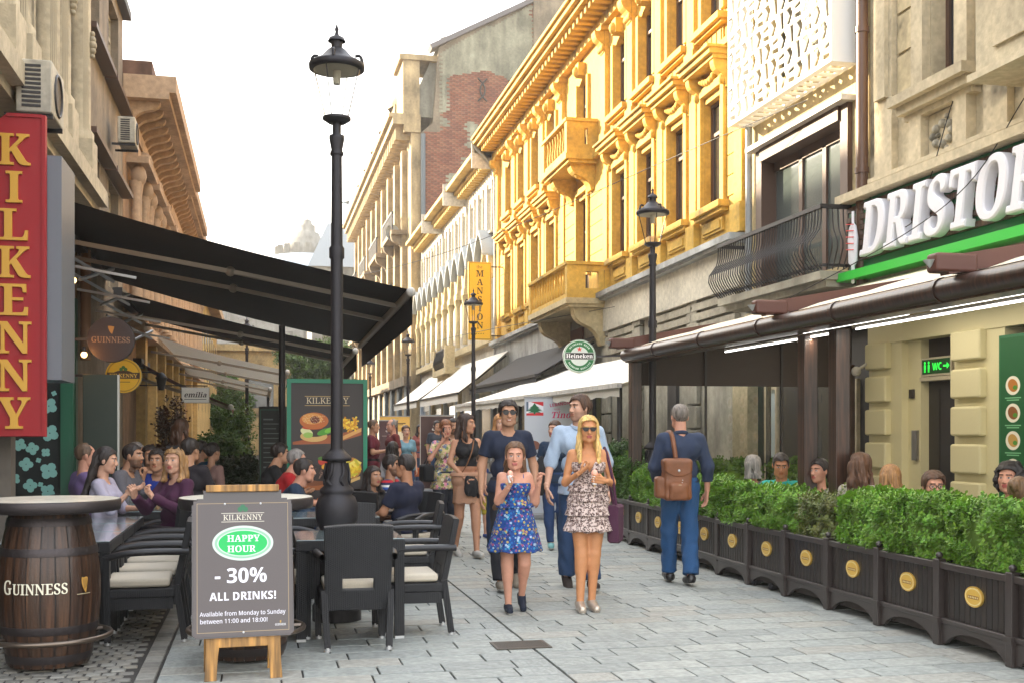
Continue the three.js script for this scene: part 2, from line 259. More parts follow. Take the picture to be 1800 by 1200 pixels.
// --- yellow palazzo ---
{
  const F = facade(1, RX, 0.015, 25), S0 = 18.9, S1 = 40.6, b = thing('yellow_house', 'sunlit yellow house with bracketed window hoods and two stone balconies', 'building', null);
  const wins = [38.5, 36.55, 34.6, 32.65, 29.35, 26.1, 24.2, 22.3, 20.4], dropY = (s) => -0.015 * (s - 25);
  const holes = [];
  for (const s of wins) { const m = s === 29.35; holes.push(rect(s - 0.48, s + 0.48, m ? 5.05 : 5.75, 7.82)); holes.push(arch(s - 0.46, s + 0.46, m ? 8.75 : 9.25, 11.1, 0.16)); }
  F().ext(holed(S0, S1, 5.0, 12.0, holes), 0.34, 0, 0, -0.34).mesh('wall', M.yellow, b);
  F().box(S0, S1, -0.5, 5.0, -0.4, -0.06).mesh('ground_floor_wall', M.greyStone, b);
  const in_ = F(); in_.box(S0 + 0.1, S1 - 0.1, 0.2, 11.9, -6, -0.36); in_.mesh('core', M.greyStone, b);
  // window frames and panes
  const k1 = windowKit(F, 0.96, 2.07, { n: -0.2 }), k2 = windowKit(F, 0.92, 1.85, { n: -0.2 }), k3 = windowKit(F, 0.96, 2.77, { n: -0.2 });
  for (const s of wins) { const m = s === 29.35; placeKit(m ? k3 : k1, b, 1, RX, s, (m ? 5.05 : 5.75) + dropY(s)); placeKit(m ? windowKit(F, 0.92, 2.3, { n: -0.2 }) : k2, b, 1, RX, s, (m ? 8.77 : 9.25) + dropY(s)); }
  // surrounds, sills, hoods
  for (const s of wins) {
    const m = s === 29.35, w1 = 0.64;
    const g = F(); g.box(s - w1, s - 0.49, 5.7, 7.95, 0.002, 0.09).box(s + 0.49, s + w1, 5.7, 7.95, 0.002, 0.09).box(s - w1, s + w1, 7.95, 8.1, 0.002, 0.10); g.mesh('window_surround', M.yellowTrim, b);
    const t = F(); t.box(s - 0.62, s - 0.47, 9.35, 10.98, 0.002, 0.08).box(s + 0.47, s + 0.62, 9.35, 10.98, 0.002, 0.08).box(s - 0.16, s + 0.16, 11.08, 11.42, 0.002, 0.2).ball(s, 11.2, 0.2, 0.12, 1.2, 8); t.mesh('window_surround', M.yellowTrim, b);
    if (!m) {
      const hood = F(); hood.box(s - 0.78, s + 0.78, 8.42, 8.52, 0, 0.42).box(s - 0.74, s + 0.74, 8.34, 8.42, 0, 0.34).box(s - 0.82, s + 0.82, 8.52, 8.57, 0, 0.48); const hm = hood.mesh('window_hood', M.yellowTrim, b);
      for (const d of [-0.62, 0.62]) F().geo(bracketGeo(0.17, 1.05, 1.25).translate(s + d, 8.34, 0)).ball(s + d, 8.0, 0.1, 0.08, 1.3, 7).mesh('bracket', M.yellowTrim, hm);
      const orn = F(); for (let k = 0; k < 7; k++) orn.ball(s - 0.36 + k * 0.12, 8.24 - 0.10 * Math.sin(k / 6 * Math.PI), 0.1, 0.075, 1, 6); orn.mesh('garland', M.yellowTrim, hm);
      const pan = F(); pan.box(s - 0.5, s + 0.5, 8.72, 9.05, 0.002, 0.03); for (let k = 0; k < 4; k++) pan.box(s - 0.44 + k * 0.23, s - 0.26 + k * 0.23, 8.77, 9.0, 0.031, 0.05); pan.mesh('apron_panel', M.yellowTrim, b);
      F().box(s - 0.70, s + 0.70, 9.12, 9.24, 0.0, 0.22).box(s - 0.66, s + 0.66, 9.06, 9.12, 0, 0.14).mesh('sill', M.yellowTrim, b);
      F().box(s - 0.72, s + 0.72, 5.62, 5.74, 0, 0.22).box(s - 0.68, s + 0.68, 5.55, 5.62, 0, 0.14).mesh('sill', M.yellowTrim, b);
      F().box(s - 0.5, s + 0.5, 5.22, 5.47, 0.002, 0.05).box(s - 0.42, s + 0.42, 5.27, 5.42, 0.051, 0.075).mesh('apron_panel', M.yellowTrim, b);
    }
  }
  // pilaster strips between the windows
  const piers = [S0 + 0.25, 21.35, 23.25, 25.15, 27.25, 31.35, 33.62, 35.57, 37.52, S1 - 0.3];
  for (const s of piers) {
    F().box(s - 0.19, s + 0.19, 9.0, 11.5, 0.002, 0.12).box(s - 0.24, s + 0.24, 8.75, 9.0, 0.002, 0.16).mesh('pilaster', M.yellowTrim, b);
    const c = F(); c.box(s - 0.27, s + 0.27, 11.5, 11.62, 0.002, 0.24).geo(bracketGeo(0.30, 0.9, 1.3).translate(s, 11.5, 0.1)); for (let k = 0; k < 5; k++) c.ball(s - 0.16 + k * 0.08, 11.1, 0.16, 0.06, 1.5, 6); c.mesh('capital', M.yellowTrim, b);
    F().box(s - 0.17, s + 0.17, 5.55, 8.6, 0.002, 0.07).box(s - 0.22, s + 0.22, 5.02, 5.55, 0.002, 0.13).mesh('pilaster', M.yellowTrim, b);
  }
  F().box(S0, S1, 8.57, 8.7, 0, 0.14).mesh('string_course', M.yellowTrim, b);
  // horizontal joints of the rendered wall, cut as raised bands
  for (let k = 0; k < 6; k++) for (let i = 0; i < piers.length - 1; i++) { const a = piers[i] + 0.2, c = piers[i + 1] - 0.2, w = wins.find((q) => q > a && q < c); if (!w) continue; for (const [p, q] of [[a, w - 0.66], [w + 0.66, c]]) if (q > p + 0.05) F().box(p, q, 5.80 + k * 0.38, 6.16 + k * 0.38, 0.002, 0.022).mesh('wall_course', M.yellow, b); }
  // roof cornice with dentils and modillions
  const co = F(); co.box(S0 - 0.1, S1 + 0.1, 11.62, 11.85, 0, 0.2).box(S0 - 0.1, S1 + 0.1, 12.05, 12.18, 0, 0.78).box(S0 - 0.1, S1 + 0.1, 12.18, 12.32, 0, 0.9).box(S0 - 0.1, S1 + 0.1, 12.32, 12.4, -0.2, 0.98); const cm = co.mesh('cornice', M.yellowTrim, b);
  for (let s = S0 + 0.15; s < S1; s += 0.36) F().rbox(s - 0.09, s + 0.09, 11.86, 12.05, 0.0, 0.66, 0.02).mesh('modillion', M.yellowTrim, cm);
  F().box(S0, S1, 11.5, 13.6, -4, -0.5).mesh('roof', M.roof, b);
  // balconies: lower stone one and upper one
  for (const [a0, a1, y0, c1, solid] of [[27.1, 31.2, 4.72, 1.1, 0], [28.05, 30.65, 8.55, 0.85, 1]]) {
    const B = F(); B.box(a0, a1, y0, y0 + 0.14, 0.0, c1).box(a0 + 0.06, a1 - 0.06, y0 - 0.08, y0, 0, c1 - 0.08); const bm = B.mesh('balcony', solid ? M.yellowTrim : M.cream, b); if (solid) bm.userData.label = 'upper yellow balcony on a carved bracket'; else bm.userData.label = 'lower balcony with a pale stone slab';
    const par = F(), h = 0.82, yb = y0 + 0.14;
    par.box(a0, a0 + 0.22, yb, yb + h, c1 - 0.24, c1 - 0.02).box(a1 - 0.22, a1, yb, yb + h, c1 - 0.24, c1 - 0.02).box(a0 - 0.02, a1 + 0.02, yb + h, yb + h + 0.08, c1 - 0.26, c1 + 0.01).box(a0 - 0.02, a0 + 0.2, yb + h, yb + h + 0.08, 0, c1 - 0.26).box(a0 + 0.22, a1 - 0.22, yb, yb + 0.12, c1 - 0.2, c1 - 0.05);
    par.ext((() => { const q = rect(0, c1 - 0.24, 0, h); q.holes = [rect(0.26, c1 - 0.50, 0.24, h - 0.16)]; return q; })(), 0.16, 0, 0, 0); const last = par.l.pop(); remap(last, new THREE.Matrix4().set(0, 0, 1, a0 + 0.02, 0, 1, 0, yb, 1, 0, 0, 0, 0, 0, 0, 1)); par.l.push(last);
    par.mesh('parapet', M.yellowTrim, bm);
    const n = Math.round((a1 - a0) / 0.3); for (let k = 1; k < n; k++) { const s = a0 + 0.1 + k * (a1 - a0 - 0.2) / n; F().lathe([[0.035, 0.12], [0.05, 0.2], [0.06, 0.34], [0.035, 0.5], [0.03, 0.62], [0.05, 0.74], [0.05, 0.82]].map(([r, y]) => [r, y]), s, yb, c1 - 0.125, 8).mesh('baluster', M.yellowTrim, bm); }
    for (const s of solid ? [(a0 + a1) / 2 - 0.9, (a0 + a1) / 2 + 0.9] : [a0 + 0.35, a1 - 0.35]) F().geo(bracketGeo(0.32, c1 * 2.6, solid ? 1.6 : 2.3).translate(s, y0 - 0.08, 0)).ball(s, y0 - 0.3, c1 * 0.45, 0.14, 1, 8).mesh('bracket', solid ? M.yellowTrim : M.cream, bm);
  }
  // zinc covered ledge over the shops, pale fascia and louvres below
  F().box(S0, S1, 4.86, 4.98, 0, 0.34).box(S0, S1, 4.80, 4.86, 0, 0.26).mesh('ledge', M.blueZinc, b);
  F().box(S0 + 0.1, 27.3, 4.05, 4.8, -0.06, 0.1).mesh('fascia', mat(0.80, 0.77, 0.66, 0.7, { tex: 'plaster' }), b);
  F().box(31.6, S1, 3.9, 4.8, -0.06, 0.1).mesh('fascia', M.blueZinc, b);
  for (const [a0, a1] of [[19.3, 21.4], [21.5, 23.6], [25.0, 27.0]]) for (let k = 0; k < 6; k++) F().box(a0, a1, 2.85 + k * 0.2, 2.99 + k * 0.2, -0.05, 0.06 + 0.0).mesh('louvre_slat', mat(0.48, 0.45, 0.36, 0.7, { tex: 'plaster' }), b);
  for (const s of [21.45, 24.9, 27.3, 31.4, 34.2, 37.4]) for (let k = 0; k < 9; k++) F().rbox(s - 0.28, s + 0.28, 0.1 + k * 0.48, 0.54 + k * 0.48, -0.05, 0.05, 0.02).mesh('pier_block', M.greyStone, b);
  for (const [a0, a1] of [[27.7, 29.2], [31.8, 33.8], [34.6, 37.0], [37.8, 40.2]]) { F().box(a0, a1, 0.1, 2.9, -0.05, -0.02).mesh('shop_window', GLASS, b); F().box(a0 - 0.06, a0, 0.1, 2.95, -0.05, 0.03).box(a1, a1 + 0.06, 0.1, 2.95, -0.05, 0.03).box((a0 + a1) / 2 - 0.04, (a0 + a1) / 2 + 0.04, 0.1, 2.9, -0.018, 0.03).mesh('shop_frame', M.darkFrame, b); }
  F().box(29.5, 30.9, 2.7, 4.4, -0.05, 0.0).mesh('wooden_panel', M.redBrown, b);
  F().tube([[S1 - 0.02, 12.1, 0.9], [S1 - 0.02, 11.3, 0.2], [S1 - 0.02, 10, 0.12], [S1 - 0.02, 0.2, 0.12]], 0.06, 40, 8).mesh('drainpipe', M.blueZinc, b);
}
// --- infill house: iron balcony, brown window and perforated screen ---
{
  const F = facade(1, RX), S0 = 14.75, S1 = 18.88, b = thing('infill_house', 'narrow cream house with iron balcony, wide brown window and white perforated screen', 'building', null);
  F().ext(holed(S0, S1, 3.6, 12.5, [rect(15.35, 18.2, 4.0, 6.2), rect(15.4, 18.2, 7.4, 9.8)]), 0.34, 0, 0, -0.34).mesh('wall', M.cream, b);
  F().box(S0, S1, 3.6, 12.2, -4, -0.5).mesh('core', M.greyStone, b);
  F().box(S0, S1, 3.05, 3.6, -0.34, 0.05).mesh('lintel', M.beige, b);
  const w = new THREE.Group(); w.name = 'window'; b.add(w); w.userData.label = 'wide brown framed window';
  F().box(15.2, 15.42, 3.98, 6.36, -0.3, 0.08).box(18.13, 18.35, 3.98, 6.36, -0.3, 0.08).box(15.42, 18.13, 6.14, 6.36, -0.3, 0.12).box(15.42, 15.5, 4.0, 6.14, -0.24, -0.16).box(16.3, 16.42, 4.0, 6.14, -0.24, -0.16).box(17.1, 17.22, 4.0, 6.14, -0.24, -0.16).box(15.5, 18.13, 5.98, 6.14, -0.24, -0.16).mesh('frame', M.brownFrame, w);
  for (const [a, c] of [[15.5, 16.3], [16.42, 17.1], [17.22, 18.13]]) F().box(a, c, 4.0, 5.98, -0.21, -0.2).mesh('pane', mat(0.07, 0.09, 0.085, 0.03, { coat: 1 }), w);
  F().box(15.1, 18.45, 6.36, 6.44, -0.1, 0.24).mesh('window_head', M.white, w);
  // perforated screen box
  const sc = new THREE.Group(); sc.name = 'screen_box'; b.add(sc);
  const white = mat(0.82, 0.81, 0.78, 0.5), y0 = 6.86, y1 = 10.4;
  for (const a of [14.98, 18.6]) F().box(a, a + 0.07, y0, y1, 0.03, 0.43).mesh('end_panel', white, sc);
  const plate = rect(14.98, 18.67, y0, y1); plate.holes = [];
  const cols = 13, rows = 11;
  for (let i = 0; i < cols; i++) for (let j = 0; j < rows; j++) {
    const cx = 15.16 + i * 0.278 + ((j & 1) ? 0.04 : -0.02), cy = y0 + 0.2 + j * 0.31, v = (i * 7 + j * 5) % 4, hs = new THREE.Path();
    const pts = [[[-0.1, -0.12], [0.1, -0.09], [0.09, -0.03], [-0.09, -0.04]], [[-0.1, 0.02], [0.09, 0.0], [0.1, 0.06], [-0.08, 0.1]], [[-0.1, -0.1], [0.02, -0.12], [0.1, 0.0], [0.03, 0.12], [-0.09, 0.1], [-0.02, 0.0]], [[-0.08, -0.12], [0.02, -0.12], [0.05, 0.12], [-0.06, 0.12]]];
    const q = pts[v === 0 ? 0 : v === 1 ? 2 : v === 2 ? 3 : 2]; const fl = (i + j) & 1 ? -1 : 1;
    q.forEach(([x, y], n) => { const X = cx + x * fl * 1.3, Y = cy + y * 1.2; n ? hs.lineTo(X, Y) : hs.moveTo(X, Y); }); hs.closePath(); plate.holes.push(hs);
    if (v === 0) { const h2 = new THREE.Path(); pts[1].forEach(([x, y], n) => { const X = cx + x * fl * 1.2, Y = cy + y * 1.12 + 0.012; n ? h2.lineTo(X, Y) : h2.moveTo(X, Y); }); h2.closePath(); plate.holes.push(h2); }
  }
  F().ext(plate, 0.03, 0, 0, 0.43).mesh('perforated_plate', white, sc);
  const under = rect(15.05, 18.6, 0.03, 0.43); under.holes = []; for (let i = 0; i < 14; i++) under.holes.push(rect(15.18 + i * 0.245, 15.34 + i * 0.245, 0.1, 0.36));
  const ug = F(); ug.ext(under, 0.03); remap(ug.l[0], new THREE.Matrix4().set(1, 0, 0, 0, 0, 0, 1, y0, 0, 1, 0, 0, 0, 0, 0, 1)); ug.mesh('bottom_plate', white, sc);
  // wrought iron balcony with bellied bars
  const bal = new THREE.Group(); bal.name = 'balcony'; b.add(bal);
  F().box(15.0, 18.75, 3.72, 3.84, 0, 0.62).box(15.05, 18.7, 3.62, 3.72, 0, 0.5).mesh('slab', M.greyStone, bal);
  F().box(14.98, 18.78, 4.74, 4.80, 0.56, 0.63).box(14.98, 15.03, 4.74, 4.80, 0.0, 0.56).box(18.73, 18.78, 4.74, 4.80, 0.0, 0.56).box(14.98, 18.78, 3.9, 3.94, 0.58, 0.61).box(14.98, 15.01, 3.9, 3.94, 0, 0.58).mesh('rail', M.iron, bal);
  const bars = []; for (let k = 0; k <= 40; k++) bars.push([15.0 + k * 0.094, 0.6, 0]); for (let k = 1; k < 7; k++) bars.push([15.0, 0.6 - k * 0.085, 1]);
  for (const [s, c, e] of bars) { const p = e ? [[s, 3.86, c], [s - 0.1, 4.05, c], [s - 0.16, 4.2, c], [s - 0.03, 4.45, c], [s, 4.76, c]] : [[s, 3.86, c], [s, 4.02, c + 0.13], [s, 4.2, c + 0.19], [s, 4.45, c + 0.03], [s, 4.76, c]]; F().tube(p, 0.011, 9, 4).mesh('baluster', M.iron, bal); }
  // brown drainpipe at the party wall
  F().cyl(14.72, 3.6, 0.12, 0.085, 0.085, 9, 12).cyl(14.72, 7.2, 0.12, 0.1, 0.1, 0.08, 12).cyl(14.72, 5.2, 0.12, 0.1, 0.1, 0.08, 12).mesh('drainpipe', M.pipe, b);
  F().cyl(18.6, 3.6, 0.1, 0.06, 0.06, 3.3, 10).mesh('drainpipe', M.blueZinc, b);
  // ground floor of this and the neighbouring shop, seen through the terrace end window
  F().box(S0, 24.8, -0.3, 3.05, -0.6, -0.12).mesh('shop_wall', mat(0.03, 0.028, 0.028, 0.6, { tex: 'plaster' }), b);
  for (const [a0, a1, y0, y1, m] of [[15.25, 15.6, 0.75, 2.25, 'sky'], [17.9, 18.25, 0.75, 2.25, 'sky']]) { const g = new THREE.Group(); g.name = 'window'; b.add(g); F().box(a0 - 0.06, a0, y0 - 0.06, y1 + 0.06, -0.12, -0.06).box(a1, a1 + 0.06, y0 - 0.06, y1 + 0.06, -0.12, -0.06).box(a0, a1, y1, y1 + 0.06, -0.12, -0.06).box(a0 - 0.1, a1 + 0.1, y0 - 0.1, y0 - 0.03, -0.12, -0.02).mesh('frame', M.beige, g); F().box(a0, a1, y0, y1, -0.12, -0.11).mesh('pane', mat(0.45, 0.55, 0.58, 0.3), g); }
  F().box(18.7, 19.35, 0, 3.05, -0.12, 0.08).mesh('pier', M.creamTrim, b);
  F().box(19.4, 22.4, 0.4, 3.0, -0.12, -0.08).mesh('shop_window', GLASS, b); F().box(22.4, 22.9, 0, 3.0, -0.12, 0.02).mesh('pier', M.darkFrame, b); F().box(22.9, 24.6, 0.2, 2.95, -0.12, -0.08).mesh('shop_window', GLASS, b);
  F().box(19.35, 24.7, 0, 0.45, -0.12, -0.02).mesh('stall_riser', M.redBrown, b);
}
// --- beige corner house with the kebab shop ---
{
  const F = facade(1, RX), S0 = 4.5, S1 = 14.7, b = thing('beige_house', 'weathered beige house with moulded window surrounds above the green shop sign', 'building', null);
  const hs = [rect(12.55, 13.2, 6.0, 9.4), rect(9.9, 10.9, 6.0, 9.4), rect(6.4, 7.5, 6.0, 9.4)];
  F().ext(holed(S0, S1, 3.0, 13.0, hs), 0.34, 0, 0, -0.34).mesh('wall', M.beige, b);
  F().box(S0, S1, -0.2, 12.8, -5, -0.62).mesh('core', M.greyStone, b);
  for (const [s, w] of [[12.875, 0.65], [10.4, 1.0], [6.95, 1.1]]) { placeKit(windowKit(F, w, 3.4, { n: -0.28, mid: 0.72 }), b, 1, RX, s, 6.0);
    F().box(s - w / 2 - 0.28, s - w / 2 - 0.02, 5.95, 9.7, 0.002, 0.12).box(s + w / 2 + 0.02, s + w / 2 + 0.28, 5.95, 9.7, 0.002, 0.12).mesh('window_surround', M.beigeTrim, b);
    F().box(s - w / 2 - 0.5, s + w / 2 + 0.5, 5.82, 5.95, 0, 0.34).box(s - w / 2 - 0.44, s + w / 2 + 0.44, 5.70, 5.82, 0, 0.24).box(s - w / 2 - 0.4, s + w / 2 + 0.4, 5.62, 5.70, 0, 0.14).mesh('sill', M.beigeTrim, b);
    const ap = F(); ap.box(s - w / 2 - 0.3, s - w / 2 - 0.02, 4.95, 5.62, 0.002, 0.14).box(s + w / 2 + 0.02, s + w / 2 + 0.3, 4.95, 5.62, 0.002, 0.14).box(s - w / 2, s + w / 2, 5.0, 5.6, 0.002, 0.03); ap.mesh('apron', M.beigeTrim, b);
    const re = F(); for (let k = 0; k < 9; k++) { const a = k / 8 * Math.PI * 2; re.ball(s + 0.2 * Math.cos(a), 5.3 + 0.13 * Math.sin(a), 0.04, 0.06, 1, 6).ball(s + 0.09 * Math.cos(a * 2), 5.3 + 0.2 * Math.sin(a), 0.045, 0.035, 1, 6); } re.mesh('relief', M.greyStone, b); }
  for (const s of [14.2, 11.75, 8.6]) { F().box(s - 0.22, s + 0.22, 5.0, 12, 0.002, 0.1).box(s - 0.14, s + 0.14, 6.1, 12, 0.1, 0.16).mesh('pilaster', M.beigeTrim, b); }
  for (let k = 0; k < 8; k++) F().box(13.35, 13.95, 6.1 + k * 0.55, 6.6 + k * 0.55, 0.002, 0.03).mesh('wall_panel', M.creamTrim, b);
  F().box(S0, S1 - 0.2, 5.0, 5.06, 0, 0.16).mesh('string_course', M.beigeTrim, b);
  // corbelled bay
  const bay = new THREE.Group(); bay.name = 'bay'; b.add(bay);
  F().box(5.6, 11.45, 6.9, 7.05, 0, 0.95).box(5.65, 11.4, 6.78, 6.9, 0, 0.86).box(5.7, 11.35, 6.7, 6.78, 0, 0.78).mesh('cornice', M.beigeTrim, bay);
  F().box(5.8, 11.25, 5.5, 6.7, 0, 0.7).box(5.7, 11.3, 5.42, 5.5, 0, 0.78).mesh('wall', M.beige, bay);
  F().box(6.2, 10.9, 5.7, 6.5, 0.7, 0.74).mesh('panel', M.beigeTrim, bay);
  // ground floor: rusticated piers, recessed doorway, menu board
  F().box(S0, S1, 2.75, 3.02, -0.34, 0.04).mesh('lintel', M.shopYellow, b);
  for (const [a0, a1] of [[13.86, 14.7], [11.82, 12.66]]) {
    const pr = F(); pr.box(a0, a1, 0, 2.75, -0.5, 0.02); const pm = pr.mesh('pier', M.shopYellow, b);
    for (let k = 0; k < 6; k++) { const y = 0.1 + k * 0.46; F().rbox(a0 + (a0 > 13 ? 0.26 : 0.2), a1 - 0.04, y, y + 0.36, 0.0, 0.12, 0.03).mesh('pier_block', M.shopYellow, pm); }
    F().box(a0 - 0.04, a1 + 0.04, 0, 0.75, 0.0, 0.16).mesh('plinth', mat(0.42, 0.36, 0.2, 0.7, { tex: 'dirty' }), pm);
  }
  F().box(13.56, 13.86, 0, 2.75, -0.3, -0.08).mesh('door_jamb', M.shopYellow, b);
  F().box(12.66, 13.56, 0, 2.75, -0.3, -0.2).mesh('door', mat(0.022, 0.018, 0.017, 0.35), b);
  F().box(12.9, 12.94, 0.3, 2.1, -0.2, -0.185).box(13.3, 13.32, 0.3, 2.1, -0.2, -0.185).mesh('door_moulding', M.darkFrame, b);
  F().box(12.66, 13.56, 2.2, 2.25, -0.2, -0.06).mesh('transom', M.canvas, b);
  F().box(13.6, 13.72, 1.15, 1.55, -0.08, -0.04).mesh('intercom', mat(0.3, 0.29, 0.27, 0.35, { metal: 0.8 }), b);
  F().box(13.7, 13.8, 1.98, 2.1, -0.08, -0.05).mesh('switch_plate', M.darkFrame, b);
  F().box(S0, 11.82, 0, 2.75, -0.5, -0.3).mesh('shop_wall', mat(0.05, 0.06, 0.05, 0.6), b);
  F().box(11.68, 11.82, 0, 2.75, -0.3, 0.02).mesh('pier_return', M.shopYellow, b);
  for (const [y, kind] of [[1.38, 0], [0.92, 1]]) {
    const pm = printMat(128, 128, (g) => { g.clearRect(0, 0, 128, 128); g.fillStyle = '#c01820'; g.beginPath(); g.arc(64, 64, 62, 0, 7); g.fill(); g.fillStyle = '#f0efe8'; g.beginPath(); g.arc(64, 64, 48, 0, 7); g.fill(); g.strokeStyle = '#111'; g.lineWidth = 9; g.beginPath(); if (kind) { g.moveTo(30, 62); g.lineTo(98, 62); g.moveTo(60, 62); g.lineTo(60, 84); } else { g.moveTo(34, 50); g.lineTo(94, 50); g.moveTo(42, 72); g.lineTo(86, 72); g.moveTo(50, 36); g.lineTo(50, 90); g.moveTo(78, 36); g.lineTo(78, 90); } g.stroke(); g.strokeStyle = '#c01820'; g.lineWidth = 11; g.beginPath(); g.moveTo(28, 30); g.lineTo(100, 98); g.stroke(); }, { alpha: true });
    const c = thing('prohibition_sign', kind ? 'lower round red and white prohibition sticker on the dark shop door' : 'upper round red and white prohibition sticker on the dark shop door', 'sign', { x: RX + 0.195, y, s: 12.82 }); panel('print', 0.3, 0.3, pm, c, 0, 0, 0, -Math.PI / 2);
  }
  // lit toilet direction sign
  const ex = thing('toilet_sign', 'small lit green toilet direction sign on the door transom', 'sign', { x: RX + 0.1, y: 2.26, s: 13.2 }, -Math.PI / 2);
  new G().box(-0.34, 0.34, 0, 0.24, -0.03, 0.03).mesh('housing', M.canvas, ex);
  panel('lit_face', 0.62, 0.19, printMat(256, 80, (g) => { g.fillStyle = '#032a08'; g.fillRect(0, 0, 256, 80); g.fillStyle = '#2bff4a'; g.font = 'bold 56px sans-serif'; g.textAlign = 'center'; g.fillText('WC', 140, 60); g.fillRect(196, 36, 44, 9); g.beginPath(); g.moveTo(252, 40); g.lineTo(228, 22); g.lineTo(228, 58); g.fill(); for (const x of [26, 62]) { g.beginPath(); g.arc(x, 18, 8, 0, 7); g.fill(); g.fillRect(x - 8, 28, 16, 24); g.fillRect(x - 7, 50, 5, 20); g.fillRect(x + 2, 50, 5, 20); } }, { emit: 0.25 }), ex, 0, 0.12, 0.033);
  // green menu board
  const mb = thing('menu_board', 'dark green menu board with round dish photos by the shop pier', 'menu board', { x: RX - 0.02, y: 0.2, s: 10.9 }, -Math.PI / 2);
  new G().box(-0.86, 0.86, 0, 2.45, -0.04, 0.02).mesh('board', M.green, mb);
  panel('print', 1.66, 2.38, printMat(512, 736, (g) => { g.fillStyle = '#0b5a2c'; g.fillRect(0, 0, 512, 736); for (let c = 0; c < 3; c++) for (let r = 0; r < 6; r++) { const x = 70 + c * 170, y = 170 + r * 98; g.fillStyle = '#ece6d6'; g.beginPath(); g.ellipse(x, y, 40, 34, 0, 0, 7); g.fill(); g.fillStyle = ['#b9762d', '#8a5427', '#c39a52', '#a8642b'][(c + r) % 4]; g.beginPath(); g.ellipse(x, y, 28, 22, 0.4, 0, 7); g.fill(); g.fillStyle = '#4f8f2d'; g.beginPath(); g.ellipse(x + 12, y + 8, 12, 8, 0, 0, 7); g.fill(); g.fillStyle = '#7fbf8f'; g.fillRect(x - 44, y + 42, 88, 4); g.fillRect(x - 34, y + 50, 68, 4); } }), mb, 0, 1.225, 0.024);
}
// --- shop sign with raised white letters ---
{
  const F = facade(1, RX), t = thing('shop_sign', 'long green slatted shop sign with big white raised letters', 'sign', null);
  const X0 = 9.4, X1 = 15.05;
  F().box(X0, X1, 3.76, 4.8, 0.05, 0.14).mesh('backing', M.green, t);
  for (let k = 0; k < 6; k++) F().box(X0 + 0.02, X1 - 0.02, 3.95 + k * 0.145, 4.02 + k * 0.145, 0.142, 0.19).mesh('wooden_slat', mat(0.14, 0.075, 0.05, 0.6, { tex: 'wood' }), t);
  F().box(X0, X1 + 0.05, 4.8, 4.92, 0.0, 0.34).mesh('top_trim', M.beigeTrim, t);
  F().box(X0, X1 + 0.02, 3.68, 3.80, 0.05, 0.34).mesh('bottom_trim', M.brightGreen, t);
  const face = mat(0.66, 0.66, 0.71, 0.45), word = 'DRISTOR';
  let s = 14.42;
  for (const ch of word) {
    const g = new TextGeometry(ch, { font: BOLD, size: 0.62, depth: 0.12, curveSegments: 6, bevelEnabled: true, bevelSize: 0.018, bevelThickness: 0.02, bevelSegments: 1 });
    g.computeBoundingBox(); const w = g.boundingBox.max.x - g.boundingBox.min.x; g.translate(-g.boundingBox.min.x, 0, 0);
    g.applyMatrix4(new THREE.Matrix4().set(0.92, 0.2, 0, 0, 0, 1.12, 0, 0, 0, 0, 1, 0, 0, 0, 0, 1)); g.rotateY(-Math.PI / 2);
    const m = new THREE.Mesh(g, face); m.name = 'letter'; m.position.set(RX - 0.2, 3.98, -s); t.add(m);
    s -= w * 0.92 + 0.03;
  }
  const dn = new G(); dn.lathe([[0.0, 0], [0.05, 0.02], [0.055, 0.3], [0.13, 0.36], [0.15, 0.75], [0.1, 0.95], [0.04, 1.0], [0.04, 1.2], [0, 1.2]], 0, 0, 0, 14); dn.l[0].scale(0.8, 0.86, 0.35); const dm = dn.mesh('skewer_emblem', face, t); dm.rotation.y = -Math.PI / 2; dm.position.set(RX - 0.26, 3.62, -14.72);
  const rib = new G(); for (let k = 0; k < 5; k++) rib.bar([-0.1, 0.5 + k * 0.09, 0.05], [0.1, 0.47 + k * 0.09, 0.05], 0.012); const rm = rib.mesh('skewer_stripe', mat(0.7, 0.06, 0.06, 0.5), t); rm.rotation.y = -Math.PI / 2; rm.position.set(RX - 0.26, 3.62, -14.72);
}
